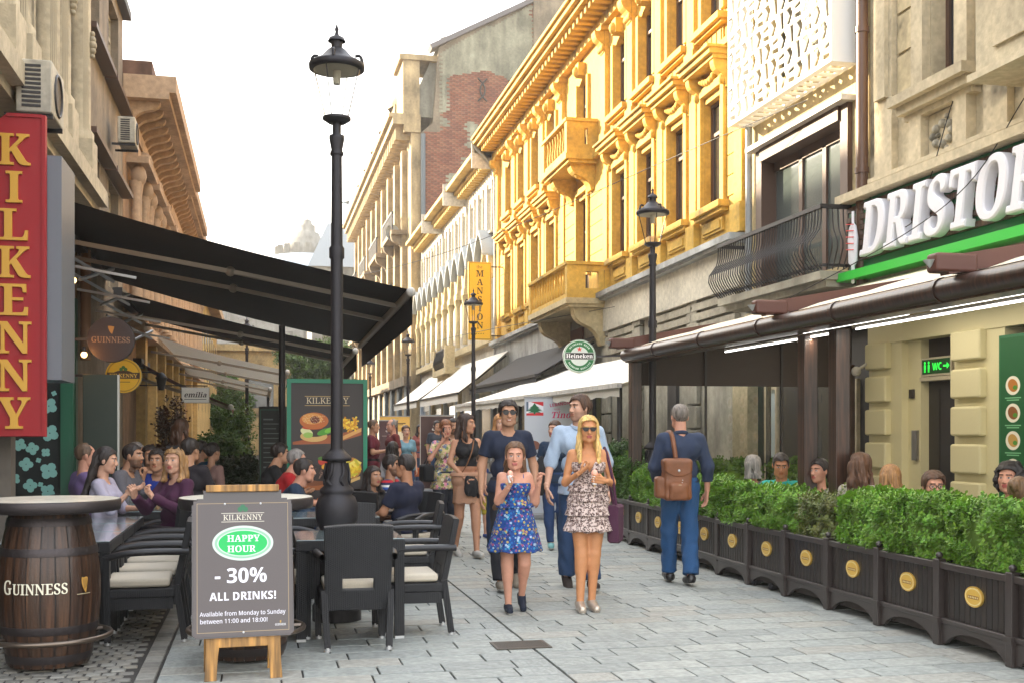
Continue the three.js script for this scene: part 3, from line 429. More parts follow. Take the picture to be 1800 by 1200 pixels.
// --- white arcaded house ---
{
  const F = facade(1, RX, 0.012, 48), S0 = 40.7, S1 = 60.6, b = thing('arcaded_house', 'pale cream house with rows of small arches under grey pointed hoods', 'building', null);
  const pale = mat(0.72, 0.69, 0.62, 0.8, { tex: 'plaster', bump: 0.003 }), trim = mat(0.70, 0.58, 0.34, 0.8, { tex: 'plaster', bump: 0.003 }), hood = mat(0.30, 0.34, 0.38, 0.6), eave = mat(0.68, 0.47, 0.15, 0.8, { tex: 'plaster' });
  const holes = [], xs = []; for (let k = 0; k < 11; k++) xs.push(41.9 + k * 1.78);
  for (const s of xs) { holes.push(rect(s - 0.42, s + 0.42, 9.0, 10.6)); holes.push(arch(s - 0.5, s + 0.5, 5.1, 7.7, 0.3)); }
  F().ext(holed(S0, S1, -0.5, 11.4, holes), 0.4, 0, 0, -0.4).mesh('wall', pale, b);
  F().box(S0 + 0.1, S1 - 0.1, 3.5, 11.2, -5, -0.5).mesh('core', M.greyStone, b);
  for (const s of xs) {
    const dy = -0.012 * (s - 48); placeKit(windowKit(F, 0.84, 1.6, { frame: mat(0.45, 0.5, 0.55, 0.6) }), b, 1, RX, s, 9.0 + dy); placeKit(windowKit(F, 1.0, 2.6, { frame: mat(0.30, 0.38, 0.44, 0.6) }), b, 1, RX, s, 5.1 + dy);
    F().box(s - 0.52, s - 0.44, 8.9, 10.8, 0.002, 0.08).box(s + 0.44, s + 0.52, 8.9, 10.8, 0.002, 0.08).box(s - 0.56, s + 0.56, 8.82, 8.9, 0.002, 0.14).mesh('window_surround', pale, b);
    F().lathe([[0.12, 0], [0.1, 0.12], [0.09, 1.6], [0.16, 1.9], [0.17, 2.0]], s + 0.89, 5.1, 0.18, 10).mesh('column', trim, b);
    const ar = F(); ar.box(s - 0.9, s - 0.6, 7.1, 7.35, 0.002, 0.3).box(s + 0.6, s + 0.9, 7.1, 7.35, 0.002, 0.3); const sh = new THREE.Shape(); sh.moveTo(-0.86, 0); sh.lineTo(-0.62, 0); sh.quadraticCurveTo(-0.5, 0.75, 0, 0.95); sh.quadraticCurveTo(0.5, 0.75, 0.62, 0); sh.lineTo(0.86, 0); sh.quadraticCurveTo(0.8, 1.0, 0, 1.45); sh.quadraticCurveTo(-0.8, 1.0, -0.86, 0); ar.ext(sh, 0.26, s, 7.35, 0.002); ar.mesh('arch', trim, b);
    const hd = F(), h2 = new THREE.Shape(); h2.moveTo(-0.86, 0.55); h2.quadraticCurveTo(-0.6, 1.15, 0, 1.5); h2.quadraticCurveTo(0.6, 1.15, 0.86, 0.55); h2.lineTo(0.86, 0.64); h2.quadraticCurveTo(0.6, 1.28, 0, 1.64); h2.quadraticCurveTo(-0.6, 1.28, -0.86, 0.64); hd.ext(h2, 0.5, s, 7.35, 0.002).mesh('hood', hood, b);
  }
  for (const [a0, a1] of [[S0, 47.2], [47.35, 53.6], [53.75, S1]]) { const c = F().box(a0, a1, 11.4, 11.55, 0, 0.5).box(a0, a1, 11.55, 11.72, 0, 0.85).mesh('cornice', eave, b); for (let s = a0 + 0.2; s < a1; s += 0.4) F().box(s - 0.09, s + 0.09, 11.2, 11.4, 0, 0.42).mesh('modillion', eave, c); F().box(a0, a0 + 0.06, 11.0, 11.9, 0, 0.95).mesh('rain_pipe', pale, c); }
  F().box(S0, S1, 4.7, 4.95, 0, 0.3).mesh('string_course', trim, b);
  F().box(S0, S1, 11.2, 12.8, -4, -0.4).mesh('roof', M.roof, b);
  const ba = F().box(47.0, 50.6, 3.95, 4.2, 0, 0.9).box(47.1, 50.5, 3.75, 3.95, 0, 0.7).box(47.0, 47.4, 4.2, 5.1, 0.5, 0.9).box(50.2, 50.6, 4.2, 5.1, 0.5, 0.9).mesh('balcony', trim, b);
  for (let k = 0; k < 14; k++) F().tube([[47.5 + k * 0.2, 4.2, 0.8], [47.5 + k * 0.2, 4.45, 0.95], [47.5 + k * 0.2, 5.0, 0.8]], 0.015, 6, 4).mesh('baluster', M.iron, ba); F().box(47.4, 50.2, 5.0, 5.05, 0.77, 0.83).mesh('rail', M.iron, ba);
  for (let k = 0; k < 5; k++) { const a0 = 41.2 + k * 3.9; F().box(a0, a0 + 3.0, 0.3, 2.7, -0.1, 0.02).mesh('shop_window', GLASS, b); for (const q of [a0 - 0.3, a0 + 3.0]) F().box(q, q + 0.3, 0, 3.3, 0.002, 0.15).mesh('shop_pier', k % 2 ? trim : hood, b); }
}
// --- tall house with the bare brick gable ---
{
  const S0 = 61, S1 = 96, b = thing('gable_house', 'tall old house with bare brick gable and patched grey plaster', 'building', null);
  const F = facade(1, RX), stucco = mat(0.52, 0.40, 0.22, 0.85, { tex: 'dirty', bump: 0.006 }), stuccoD = mat(0.34, 0.27, 0.18, 0.85, { tex: 'dirty', bump: 0.006 }), patch = mat(0.36, 0.36, 0.27, 0.9, { tex: 'dirty', bump: 0.008 });
  const mortar = mat(0.30, 0.25, 0.18, 0.9, { tex: 'dirty' });
  // gable: pentagon in (x, y)
  const gs = new THREE.Shape(); [[8.5, 0], [26, 0], [26, 31], [17.5, 27.2], [9.5, 22.3], [9.2, 18.2], [8.5, 17.6]].forEach(([x, y], i) => i ? gs.lineTo(x, y) : gs.moveTo(x, y));
  new G().ext(gs, 0.4, 0, 0, -S0 - 0.4).mesh('gable_wall', mortar, b);
  const bricks = [[], [], []], inside = (x, y) => y < (x < 9.5 ? 18 : 22.3 + (x - 9.5) * 0.6) - 0.3, patches = [];
  const plas = (x, y) => { const n = noise3(x * 0.45, y * 0.45, 3) + 0.5 * noise3(x * 1.3, y * 1.6, 7) + 0.25 * noise3(x * 4, y * 4, 1); const top = y > 20.2 + 1.1 * noise3(x * 0.5, 2, 2) && x < 14.6, band = Math.abs(y - 15.1) < 0.35; return top ? n > -0.8 : band ? n > -0.35 : x < 9.9 && y > 18 ? n > 0.0 : n > 0.95; };
  for (let r = 0, y = 8.5; y < 30; y += 0.11, r++) for (let x = 8.55 + (r & 1) * 0.17; x < 21; x += 0.34) {
    if (!inside(x, y)) continue;
    if (plas(x, y)) { patches.push([x, y]); continue; }
    const t = rnd() * 3 | 0, g = new THREE.PlaneGeometry(0.325, 0.098); g.translate(x + 0.16, y, -S0 + 0.03 + rr(-0.01, 0.012)); bricks[t].push(g);
  }
  [[0.36, 0.125, 0.075], [0.29, 0.105, 0.07], [0.42, 0.18, 0.11]].forEach((c, t) => { const m = new THREE.Mesh(mergeGeometries(bricks[t]), mat(...c, 0.9, { tex: 'dirty', key: 'br' + t })); m.name = 'bricks'; m.userData.kind = 'stuff'; b.add(m); });
  const pg = new G(); for (const [x, y] of patches) pg.geo(new THREE.PlaneGeometry(0.40, 0.135).translate(x + 0.16 + rr(-0.03, 0.03), y + rr(-0.01, 0.01), -S0 + 0.045 + rnd() * 0.006)); const pm = pg.mesh('plaster_patches', patch, b); pm.userData.kind = 'stuff';
  // iron wall anchors, window, pipes
  for (const x of [11.9, 13.6]) for (const d of [-1, 1]) new G().tube([[x - 0.45 * d, 20.75, -S0 + 0.08], [x - 0.1 * d, 20.3, -S0 + 0.1], [x - 0.1 * d, 19.9, -S0 + 0.1], [x - 0.45 * d, 19.5, -S0 + 0.08]].map((p) => [p[0] + (d > 0 ? 0.2 : -0.2), p[1], p[2]]), 0.045, 10, 5).mesh('wall_anchor', M.iron, b);
  const w = new G(); w.box(14.9, 15.0, 20.5, 22, -S0, -S0 + 0.14).box(16.1, 16.2, 20.5, 22, -S0, -S0 + 0.14).box(14.9, 16.2, 22, 22.1, -S0, -S0 + 0.14).box(14.9, 16.2, 20.4, 20.5, -S0, -S0 + 0.14); const wg = new THREE.Group(); wg.name = 'window'; b.add(wg); w.mesh('frame', M.darkFrame, wg); new G().box(15, 16.1, 20.5, 22, -S0, -S0 + 0.07).mesh('pane', mat(0.10, 0.20, 0.27, 0.1, { coat: 1 }), wg);
  new G().cyl(17.0, 12, -S0 + 0.2, 0.12, 0.12, 14, 8).mesh('drainpipe', mat(0.16, 0.2, 0.2, 0.6), b);
  new G().cyl(8.62, 4, -S0 + 0.2, 0.13, 0.13, 13.5, 8).mesh('drainpipe', mat(0.10, 0.12, 0.13, 0.6), b);
  new G().box(14.75, 19, 22.3, 27, -S0 + 0.03, -S0 + 0.3).mesh('chimney_breast', mortar, b);
  const rc = new G(); rc.box(0, 19.6, 0, 0.25, -0.5, 0.5); rc.l[0].rotateZ(Math.atan2(8.7, 16.5)).translate(9.1, 22.15, -S0 - 0.3); rc.mesh('verge', mat(0.13, 0.12, 0.12, 0.8), b);
  new G().ext(gs, S1 - S0 - 0.6, 0, -0.3, -S1).mesh('core', stuccoD, b);
  // street front
  const holes = []; for (let k = 0; k < 9; k++) for (const [y0, y1] of [[4.8, 7.6], [8.9, 11.6], [12.9, 15.4]]) holes.push(rect(64.2 + k * 3.5, 65.9 + k * 3.5, y0, y1));
  F().ext(holed(S0, S1, 0, 17.6, holes), 0.5, 0, 0, 0.004).mesh('wall', stucco, b);
  for (let k = 0; k < 9; k++) for (const [y0, y1] of [[4.8, 7.6], [8.9, 11.6], [12.9, 15.4]]) placeKit(windowKit(F, 1.7, y1 - y0, { n: 0.06 }), b, 1, RX, 65.05 + k * 3.5, y0);
  for (let k = 0; k <= 9; k++) F().box(62.6 + k * 3.5, 63.4 + k * 3.5, 4.4, 17, 0.51, 0.8).mesh('pilaster', stucco, b);
  const c = F().box(S0 - 0.1, S1, 17.6, 18.0, 0, 0.9).box(S0 - 0.1, S1, 18.0, 18.4, 0, 1.5).box(S0, S1, 18.4, 18.6, 0, 1.7).mesh('cornice', stucco, b); for (let s = S0 + 0.5; s < S1; s += 0.9) F().box(s, s + 0.35, 17.3, 18, 0.5, 1.3).mesh('modillion', stucco, c);
  for (const [y, n] of [[8.6, 1.5], [12.6, 1.4]]) for (const s0 of [62.5, 71, 79, 87]) { const bl = F().box(s0, s0 + 5, y - 0.25, y, 0.5, n).mesh('balcony', stuccoD, b); F().box(s0, s0 + 5, y + 0.9, y + 1.0, n - 0.12, n).mesh('rail', M.iron, bl); for (let k = 0; k < 14; k++) F().box(s0 + 0.1 + k * 0.36, s0 + 0.2 + k * 0.36, y, y + 0.9, n - 0.1, n - 0.02).mesh('baluster', M.iron, bl); for (const q of [0.4, 4.4]) F().geo(bracketGeo(0.35, 3, 2.6).translate(s0 + q, y - 0.25, 0.5)).mesh('bracket', stuccoD, bl); }
  F().box(S0, S1, 4.0, 4.5, 0.5, 0.9).mesh('string_course', stuccoD, b);
  for (let k = 0; k < 10; k++) F().box(61.6 + k * 3.5, 62.5 + k * 3.5, 0, 4, 0.505, 0.7).mesh('shop_pier', mat(0.22, 0.27, 0.30, 0.7, { tex: 'dirty' }), b);
  // mansard with dormers
  const ms = new THREE.Shape(); [[0.4, 18.6], [0.1, 20], [-1.2, 23], [-4, 24], [-4, 18.6]].forEach(([x, y], i) => i ? ms.lineTo(x, y) : ms.moveTo(x, y)); const mg = F(); mg.ext(ms, S1 - S0 - 1); remap(mg.l[0], new THREE.Matrix4().set(0, 0, 1, S0 + 0.5, 0, 1, 0, 0, 1, 0, 0, 0, 0, 0, 0, 1)); mg.mesh('mansard_roof', mat(0.25, 0.25, 0.20, 0.7, { tex: 'dirty' }), b);
  F().box(S0 + 0.3, S0 + 3.2, 18.6, 21.6, 0.0, 0.9).box(S0 + 0.2, S0 + 3.3, 21.6, 21.9, -1, 1.1).mesh('dormer', stucco, b);
  for (let k = 0; k < 5; k++) F().box(67 + k * 5.5, 69.4 + k * 5.5, 18.6, 20.8, 0, 0.7).lathe([[1.3, 0], [1.25, 0.3], [0.9, 0.8], [0, 1.1]], 68.2 + k * 5.5, 20.8, -0.3, 10).mesh('dormer', stucco, b);
  const dish = thing('satellite_dish', 'pale grey round satellite dish on the corner of the gable house', 'dish', onX(690, 410, 7.3), 0.5); new G().geo(new THREE.SphereGeometry(0.75, 14, 6, 0, 6.29, 0, 0.7).rotateX(-Math.PI / 2).translate(0, 0, 0.6)).mesh('bowl', mat(0.45, 0.52, 0.56, 0.5), dish); new G().bar([0, -0.2, 0], [0.8, -0.4, -0.3], 0.06).mesh('arm', M.iron, dish);
}
// --- far end of the street ---
{
  const b = thing('domed_palace', 'pale distant palace with stepped stone dome at the end of the street', 'building', { x: 6.5, s: 160 });
  const st = mat(0.24, 0.25, 0.24, 0.85, { tex: 'dirty' }), sl = mat(0.30, 0.36, 0.42, 0.6);
  new G().box(-14, 14, 0, 20, -8, 8).mesh('wall', st, b);
  new G().lathe([[9.6, 20], [9.6, 20.6], [8.2, 22.8], [6.2, 24.8], [5, 25.4]], 0, 0, 0, 24).mesh('roof', sl, b);
  const dm = new G().lathe([[4.2, 25], [4.1, 25.8], [3.5, 26], [3.4, 26.8], [2.7, 27.1], [2.5, 27.9], [1.9, 28.2], [1.7, 28.8], [1.1, 29.1], [1.1, 29.9], [0.7, 30.1], [0.6, 30.6], [0, 30.9]], 0, 0, 0, 20).mesh('dome', st, b);
  for (let k = 0; k < 16; k++) { const a = k / 16 * 6.283; new G().box(-0.4, 0.4, 25.2, 26.9, -0.3, 0.3).geo(new THREE.BoxGeometry(0.01, 0.01, 0.01).translate(0, 26, 0)).mesh('dome_rib', st, dm).position.set(4 * Math.sin(a), 0, 4 * Math.cos(a)); }
  for (let k = 0; k < 9; k++) for (const y of [12, 16]) new G().box(-12 + k * 2.8, -10.6 + k * 2.8, y, y + 2.6, 8.01, 8.1).mesh('window', GLASS, b);
  const c = thing('slate_roof_house', 'far pale house with blue grey slate roofs beyond the gable house', 'building', { x: 11, s: 118 });
  new G().box(-6, 6, 0, 17.5, -6, 6).mesh('wall', st, c); const r = new THREE.Shape(); r.moveTo(-6.4, 0); r.lineTo(6.4, 0); r.lineTo(4.5, 4.2); r.lineTo(-4.5, 4.2); r.closePath(); new G().ext(r, 12.4, 0, 17.5, -6.2).mesh('roof', sl, c); new G().box(-2, 2, 20, 25, -3, 3).lathe([[3, 25], [2.2, 26.6], [0, 27.2]], 0, 0, 0, 4).mesh('turret', sl, c);
  for (let k = 0; k < 4; k++) for (const y of [6, 10, 14]) new G().box(-5 + k * 2.8, -3.8 + k * 2.8, y, y + 2, 6.01, 6.06).mesh('window', GLASS, c);
  const e = thing('end_house', 'sunlit ochre house with arched windows closing the left side of the street', 'building', { x: -3.4, s: 74 }); const oc = mat(0.62, 0.46, 0.22, 0.85, { tex: 'plaster' });
  new G().ext(holed(-6, 5.4, 0, 6.6, [0, 1, 2, 3].map((k) => arch(-4.8 + k * 2.5, -3.2 + k * 2.5, 3.0, 5.4, 0.5))), 4, 0, 0, -4).mesh('wall', oc, e); new G().box(-6.2, 5.6, 6.6, 7.0, -4.2, 0.3).mesh('cornice', oc, e); for (let k = 0; k < 4; k++) new G().box(-4.8 + k * 2.5, -3.2 + k * 2.5, 3.0, 5.6, -0.4, -0.35).mesh('window', GLASS, e);
}
// --- hanging house sign with vertical lettering ---
{
  const t = thing('hanging_sign', 'tall golden yellow banner sign with vertical dark lettering on the pale house', 'sign', { x: 7.62, y: 4.75, s: 39.6 }, 0);
  new G().box(-0.40, 0.42, 0, 2.75, -0.06, 0.06).mesh('board', mat(0.72, 0.47, 0.06, 0.5), t);
  panel('print', 0.8, 2.72, printMat(192, 640, (g) => { g.fillStyle = '#eebb2c'; g.fillRect(0, 0, 192, 640); g.strokeStyle = '#7a5a14'; g.lineWidth = 4; g.strokeRect(5, 5, 182, 630); g.fillStyle = '#3a2c10'; g.textAlign = 'center'; g.font = '34px serif'; g.fillText('the', 92, 50); g.font = 'bold 74px serif'; 'MANSION'.split('').forEach((c, i) => g.fillText(c, 96, 118 + i * 72)); g.font = '26px serif'; g.fillText('* * * *', 96, 606); }), t, 0.01, 1.375, 0.064);
  new G().bar([-0.4, 2.6, 0], [0.9, 2.6, 0], 0.04).bar([-0.4, 0.15, 0], [0.9, 0.15, 0], 0.04).mesh('bracket', M.iron, t);
}
// --- round beer sign on the yellow house ---
{
  const p = onX(1018, 626, 6.9), t = thing('round_sign', 'round green beer sign with black band and red star on a wall arm', 'sign', { x: p.x, y: p.y, s: p.s }, -0.12), R = 0.365;
  new G().geo(new THREE.CylinderGeometry(R, R, 0.12, 36).rotateX(Math.PI / 2)).mesh('disc', mat(0.55, 0.57, 0.56, 0.3, { metal: 0.7 }), t);
  const f = new THREE.Mesh(new THREE.CircleGeometry(R * 0.98, 40), printMat(384, 384, (g) => { g.fillStyle = '#0d6b33'; g.fillRect(0, 0, 384, 384); g.strokeStyle = '#dfe8e0'; g.lineWidth = 8; g.beginPath(); g.arc(192, 192, 182, 0, 7); g.stroke(); g.fillStyle = '#cfd8d2'; g.beginPath(); g.arc(192, 192, 112, 0, 7); g.fill(); g.fillStyle = '#16181a'; g.fillRect(20, 150, 344, 80); g.strokeStyle = '#cfd8d2'; g.lineWidth = 5; g.strokeRect(20, 150, 344, 80); g.fillStyle = '#fff'; g.textAlign = 'center'; g.font = 'bold 66px serif'; g.fillText('Heineken', 192, 212); g.fillStyle = '#d6301f'; g.beginPath(); for (let k = 0; k < 10; k++) { const r = k % 2 ? 14 : 36, a = -Math.PI / 2 + k * Math.PI / 5; g.lineTo(192 + r * Math.cos(a), 108 + r * Math.sin(a)); } g.fill(); g.fillStyle = '#e9f0ea'; g.font = 'bold 28px sans-serif'; const arcText = (s, r, mid, flip) => { [...s].forEach((c, i) => { const a = mid + (i - (s.length - 1) / 2) * (flip ? -0.145 : 0.145); g.save(); g.translate(192 + r * Math.cos(a), 192 + r * Math.sin(a)); g.rotate(a + (flip ? -Math.PI / 2 : Math.PI / 2)); g.fillText(c, 0, 10); g.restore(); }); }; arcText('HEINEKEN BEER', 147, -Math.PI / 2, false); arcText('PREMIUM QUALITY', 147, Math.PI / 2, true); }, { rough: 0.35 })); f.name = 'print'; f.position.z = 0.063; t.add(f);
  new G().bar([R, 0, 0], [1.6, 0.05, 0], 0.04).mesh('arm', M.iron, t);
}
// --- awnings on the right row ---
const stripGeo = (a, b, c, d, nx, ny, sag) => { const g = new THREE.BufferGeometry(), P = [], U = [], I = []; for (let j = 0; j <= ny; j++) for (let i = 0; i <= nx; i++) { const u = i / nx, v = j / ny, L = (k) => lerp(lerp(a[k], b[k], u), lerp(d[k], c[k], u), v); P.push(L(0), L(1) - sag(u, v), L(2)); U.push(u * 4, v * 2); } for (let j = 0; j < ny; j++) for (let i = 0; i < nx; i++) { const q = j * (nx + 1) + i; I.push(q, q + 1, q + nx + 2, q, q + nx + 2, q + nx + 1); } g.setAttribute('position', new THREE.Float32BufferAttribute(P, 3)); g.setAttribute('uv', new THREE.Float32BufferAttribute(U, 2)); g.setIndex(I); g.computeVertexNormals(); return g; };
function awning(name, label, cat, m, wall, front, s0, s1, val, opt = {}) {     // wall, front: [x, y]
  const t = thing(name, label, cat, null), [xw, yw] = wall, [xf, yf] = front;
  const cl = new THREE.Mesh(stripGeo([xw, yw, -s0], [xw, yw, -s1], [xf, yf, -s1], [xf, yf, -s0], 14, 8, (u, v) => 0.04 * Math.sin(v * Math.PI) + 0.012 * Math.sin(u * 40) * v), m); cl.name = 'canopy'; t.add(cl);
  const cl2 = new THREE.Mesh(cl.geometry, m); cl2.name = 'canopy_lining'; cl2.position.y = -0.012; t.add(cl2);
  new G().bar([xf, yf - 0.02, -s0], [xf, yf - 0.02, -s1], 0.07).mesh('front_bar', opt.bar ?? M.iron, t);
  if (val) { const vg = new THREE.PlaneGeometry(s1 - s0, val, 60, 1), p = vg.attributes.position; for (let i = 0; i < p.count; i++) if (p.getY(i) < 0) p.setY(i, p.getY(i) + 0.035 * Math.abs(Math.sin(p.getX(i) * 9))); vg.rotateY(Math.PI / 2); const vm = new THREE.Mesh(vg, m); vm.name = 'valance'; vm.position.set(xf, yf - val / 2 - 0.04, -(s0 + s1) / 2); t.add(vm); }
  for (const s of [s0 + 0.3, s1 - 0.3]) new G().bar([xw, yw - 0.15, -s], [lerp(xw, xf, 0.55), lerp(yw, yf, 0.55) - 0.13, -s], 0.05, 0.05).bar([lerp(xw, xf, 0.55), lerp(yw, yf, 0.55) - 0.13, -s], [xf, yf - 0.05, -s], 0.045, 0.045).mesh('arm', opt.bar ?? M.iron, t);
  return t;
}
const blackCloth = new THREE.MeshStandardMaterial({ color: new THREE.Color().setRGB(0.022, 0.021, 0.024), roughness: 0.85, side: THREE.DoubleSide, map: TX.cloth }), whiteCloth = new THREE.MeshPhysicalMaterial({ color: new THREE.Color().setRGB(0.80, 0.76, 0.66), roughness: 0.9, side: THREE.DoubleSide, transmission: 0.45 }), maroonCloth = new THREE.MeshStandardMaterial({ color: new THREE.Color().setRGB(0.13, 0.03, 0.028), roughness: 0.85, side: THREE.DoubleSide });
awning('awning', 'black awning over the shops of the yellow house', 'awning', blackCloth, [8.35, 3.95], [6.75, 2.95], 27.6, 36.8, 0.2);
awning('awning', 'white scalloped awning over the shop below the golden banner sign', 'awning', whiteCloth, [8.35, 4.3], [6.6, 2.85], 38.2, 47.5, 0.28);
awning('awning', 'white scalloped awning beyond the golden banner sign by the far lamp', 'awning', whiteCloth, [8.35, 4.2], [6.6, 2.85], 48.6, 57, 0.28);
{
  const t = awning('terrace_canopy', 'wide white terrace canopy behind the walking couple', 'canopy', whiteCloth, [7.6, 3.08], [5.05, 2.22], 15.6, 29.5, 0.16, { bar: M.white });
  for (const s of [15.9, 20.4, 24.9, 29.2]) new G().cyl(5.15, 0, -s, 0.04, 0.04, 2.2, 10).mesh('post', M.darkFrame, t);
  for (const s of [15.9, 29.2]) new G().cyl(7.5, 0, -s, 0.04, 0.04, 3.0, 10).mesh('post', M.darkFrame, t);
}
// --- brown terrace pergola ---
{
  const t = thing('pergola', 'brown metal terrace pergola with round gutter, roller blinds and retractable cream roof', 'pergola', null);
  const xf = 5.0, xb = 8.36, yf = 2.52, yb = 3.12, s0 = 5.6, s1 = 15.0;
  const gut = new G(); gut.box(xf - 0.06, xf + 0.14, yf - 0.04, yf + 0.13, -s1, -s0); gut.geo(new THREE.CylinderGeometry(0.085, 0.085, s1 - s0, 14).rotateX(Math.PI / 2).translate(xf - 0.05, yf + 0.06, -(s0 + s1) / 2)); for (let s = s0 + 0.4; s < s1; s += 1.55) gut.geo(new THREE.CylinderGeometry(0.096, 0.096, 0.05, 14).rotateX(Math.PI / 2).translate(xf - 0.05, yf + 0.06, -s)); gut.mesh('gutter', M.pergola, t);
  for (const [x, s] of [[xf + 0.05, s1 - 0.1], [xf + 0.3, 10.35], [xf + 0.3, 9.72], [xf + 0.05, s0 + 0.2], [xb - 0.1, s1 - 0.1]]) new G().rbox(x - 0.075, x + 0.075, 0, yf - 0.03, -s - 0.075, -s + 0.075, 0.012).mesh('post', M.pergola, t);
  for (const s of [s1 - 0.05, 10.3, 7.3, s0 + 0.1]) {
    const k = (yb - yf) / (xb - xf), y = yf + 0.2; const r = new G(); r.bar([xf - 0.2, y, -s], [xb, y + k * (xb - xf + 0.2), -s], 0.13, 0.11); const rm = r.mesh('guide_rail', M.redBrown, t);
    new G().rbox(xf - 0.30, xf + 0.04, y - 0.05, y + 0.09, -s - 0.07, -s + 0.07, 0.025).mesh('end_box', M.redBrown, rm);
    new G().cyl(xf - 0.31, y - 0.02, -s, 0.0, 0.05, 0.06, 10).mesh('end_cap', mat(0.6, 0.6, 0.58, 0.4, { metal: 0.5 }), rm);
  }
  // cream roof cloth in two fields, folded edge towards the street
  for (const [a, c] of [[5.7, 10.2], [10.4, 14.9]]) { const m = new THREE.Mesh(stripGeo([xb, 3.62, -a], [xb, 3.62, -c], [xf + 0.12, yf + 0.22, -c], [xf + 0.12, yf + 0.22, -a], 10, 14, (u, v) => 0.03 * Math.abs(Math.sin(v * 14))), new THREE.MeshPhysicalMaterial({ color: new THREE.Color().setRGB(0.66, 0.56, 0.38), roughness: 0.9, side: THREE.DoubleSide, transmission: 0.25 })); m.name = 'roof_cloth'; t.add(m); }
  // end wall: brown blind above clear plastic
  new G().box(xf + 0.12, xb, 2.17, 2.60, -s1 + 0.02, -s1 + 0.035).mesh('blind', M.blind, t);
  const bl = new G(); bl.quad([xf + 0.12, 2.60, -s1 + 0.03], [xb, 2.60, -s1 + 0.03], [xb, 3.1, -s1 + 0.03], [xf + 0.12, 2.61, -s1 + 0.03]); bl.mesh('blind', M.blind, t);
  new G().box(xf + 0.12, xb, 0.7, 2.17, -s1 + 0.024, -s1 + 0.028).mesh('clear_curtain', CLEAR, t);
  for (const x of [6.1, 7.25]) new G().box(x - 0.015, x + 0.015, 0.5, 2.9, -s1 + 0.05, -s1 + 0.075).mesh('mullion', M.darkFrame, t);
  new G().box(xf + 0.1, xb, 0.62, 0.7, -s1, -s1 + 0.06).mesh('low_rail', M.pergola, t);
  // fluorescent tubes under the roof
  const glow = mat(1, 1, 1, 0.4, { emit: [1, 0.98, 0.95], ei: 1.3, key: 'tube' });
  for (const [x, y, a, c] of [[5.3, 2.46, 9.9, 12.4], [5.34, 2.47, 7.0, 9.5], [7.2, 2.86, 11.6, 14.2], [7.2, 2.86, 8.6, 11.2], [7.9, 3.0, 10.6, 13.0]]) {
    const L = thing('tube_lamp', x > 5.5 ? (x > 7.5 ? 'lit fluorescent tube under the pergola roof near the shop wall' : 'lit fluorescent tube under the middle of the pergola roof') : 'lit fluorescent tube along the pergola gutter', 'lamp', { x, y, s: (a + c) / 2 }, 0, 'fluorescent tubes under the pergola');
    new G().box(-0.009, 0.009, 0.012, 0.03, -(c - a) / 2, (c - a) / 2).mesh('housing', M.white, L); new G().geo(new THREE.CylinderGeometry(0.009, 0.009, c - a - 0.04, 8).rotateX(Math.PI / 2)).mesh('tube', glow, L);
    const l = new THREE.RectAreaLight(0xfff4e0, 30, 0.014, c - a - 0.1); l.name = 'tube_light'; l.position.set(0, -0.02, 0); l.rotation.x = -Math.PI / 2; L.add(l);
  }
  const cam = thing('security_camera', 'small white security camera at the top of the left shop pier', 'camera', { x: 8.25, y: 2.38, s: 14.62 }, -0.8); new G().ball(0, 0, 0.05, 0.07, 1, 12).mesh('housing', M.white, cam); new G().bar([0, 0.02, 0], [0.12, 0.12, -0.1], 0.03).mesh('bracket', M.white, cam);
  // low wall, tables inside the terrace
  const rs = thing('red_wall_sign', 'small pink and red plastic letters sign above the pergola rail', 'sign', { x: 8.36, y: 2.95, s: 23.4 }, -Math.PI / 2); new G().box(-0.7, 0.7, 0, 0.55, -0.05, 0.03).mesh('board', mat(0.45, 0.42, 0.42, 0.5), rs); panel('print', 1.36, 0.52, printMat(256, 96, (g) => { g.fillStyle = '#d9a5a2'; g.fillRect(0, 0, 256, 96); g.fillStyle = '#c32a35'; g.font = 'bold 92px sans-serif'; g.textAlign = 'center'; g.fillText('nca', 150, 78); }), rs, 0, 0.275, 0.034);
}
// ---------- left row of houses ----------
const LX = -2.4;
const ML = { cream: mat(0.62, 0.54, 0.39, 0.85, { tex: 'dirty', bump: 0.005 }), creamT: mat(0.68, 0.59, 0.43, 0.85, { tex: 'plaster', bump: 0.004 }), grey: mat(0.40, 0.33, 0.25, 0.88, { tex: 'dirty', bump: 0.006 }), rose: mat(0.60, 0.38, 0.22, 0.85, { tex: 'dirty', bump: 0.006 }), roseT: mat(0.66, 0.46, 0.30, 0.85, { tex: 'plaster', bump: 0.005 }), ochre: mat(0.74, 0.52, 0.20, 0.85, { tex: 'plaster' }) };
const capital = (g, s, y, c, r) => { g.cyl(s, y, c, r * 0.95, r * 1.1, 0.05, 10); for (let k = 0; k < 8; k++) { const a = k / 8 * 6.283; g.ball(s + Math.cos(a) * r * 1.1, y + 0.12, c + Math.sin(a) * r * 1.1, r * 0.5, 1.6, 5).ball(s + Math.cos(a + 0.4) * r * 1.35, y + 0.24, c + Math.sin(a + 0.4) * r * 1.35, r * 0.42, 1.4, 5); } g.box(s - r * 1.8, s + r * 1.8, y + 0.32, y + 0.38, c - r * 1.8, c + r * 1.8); };
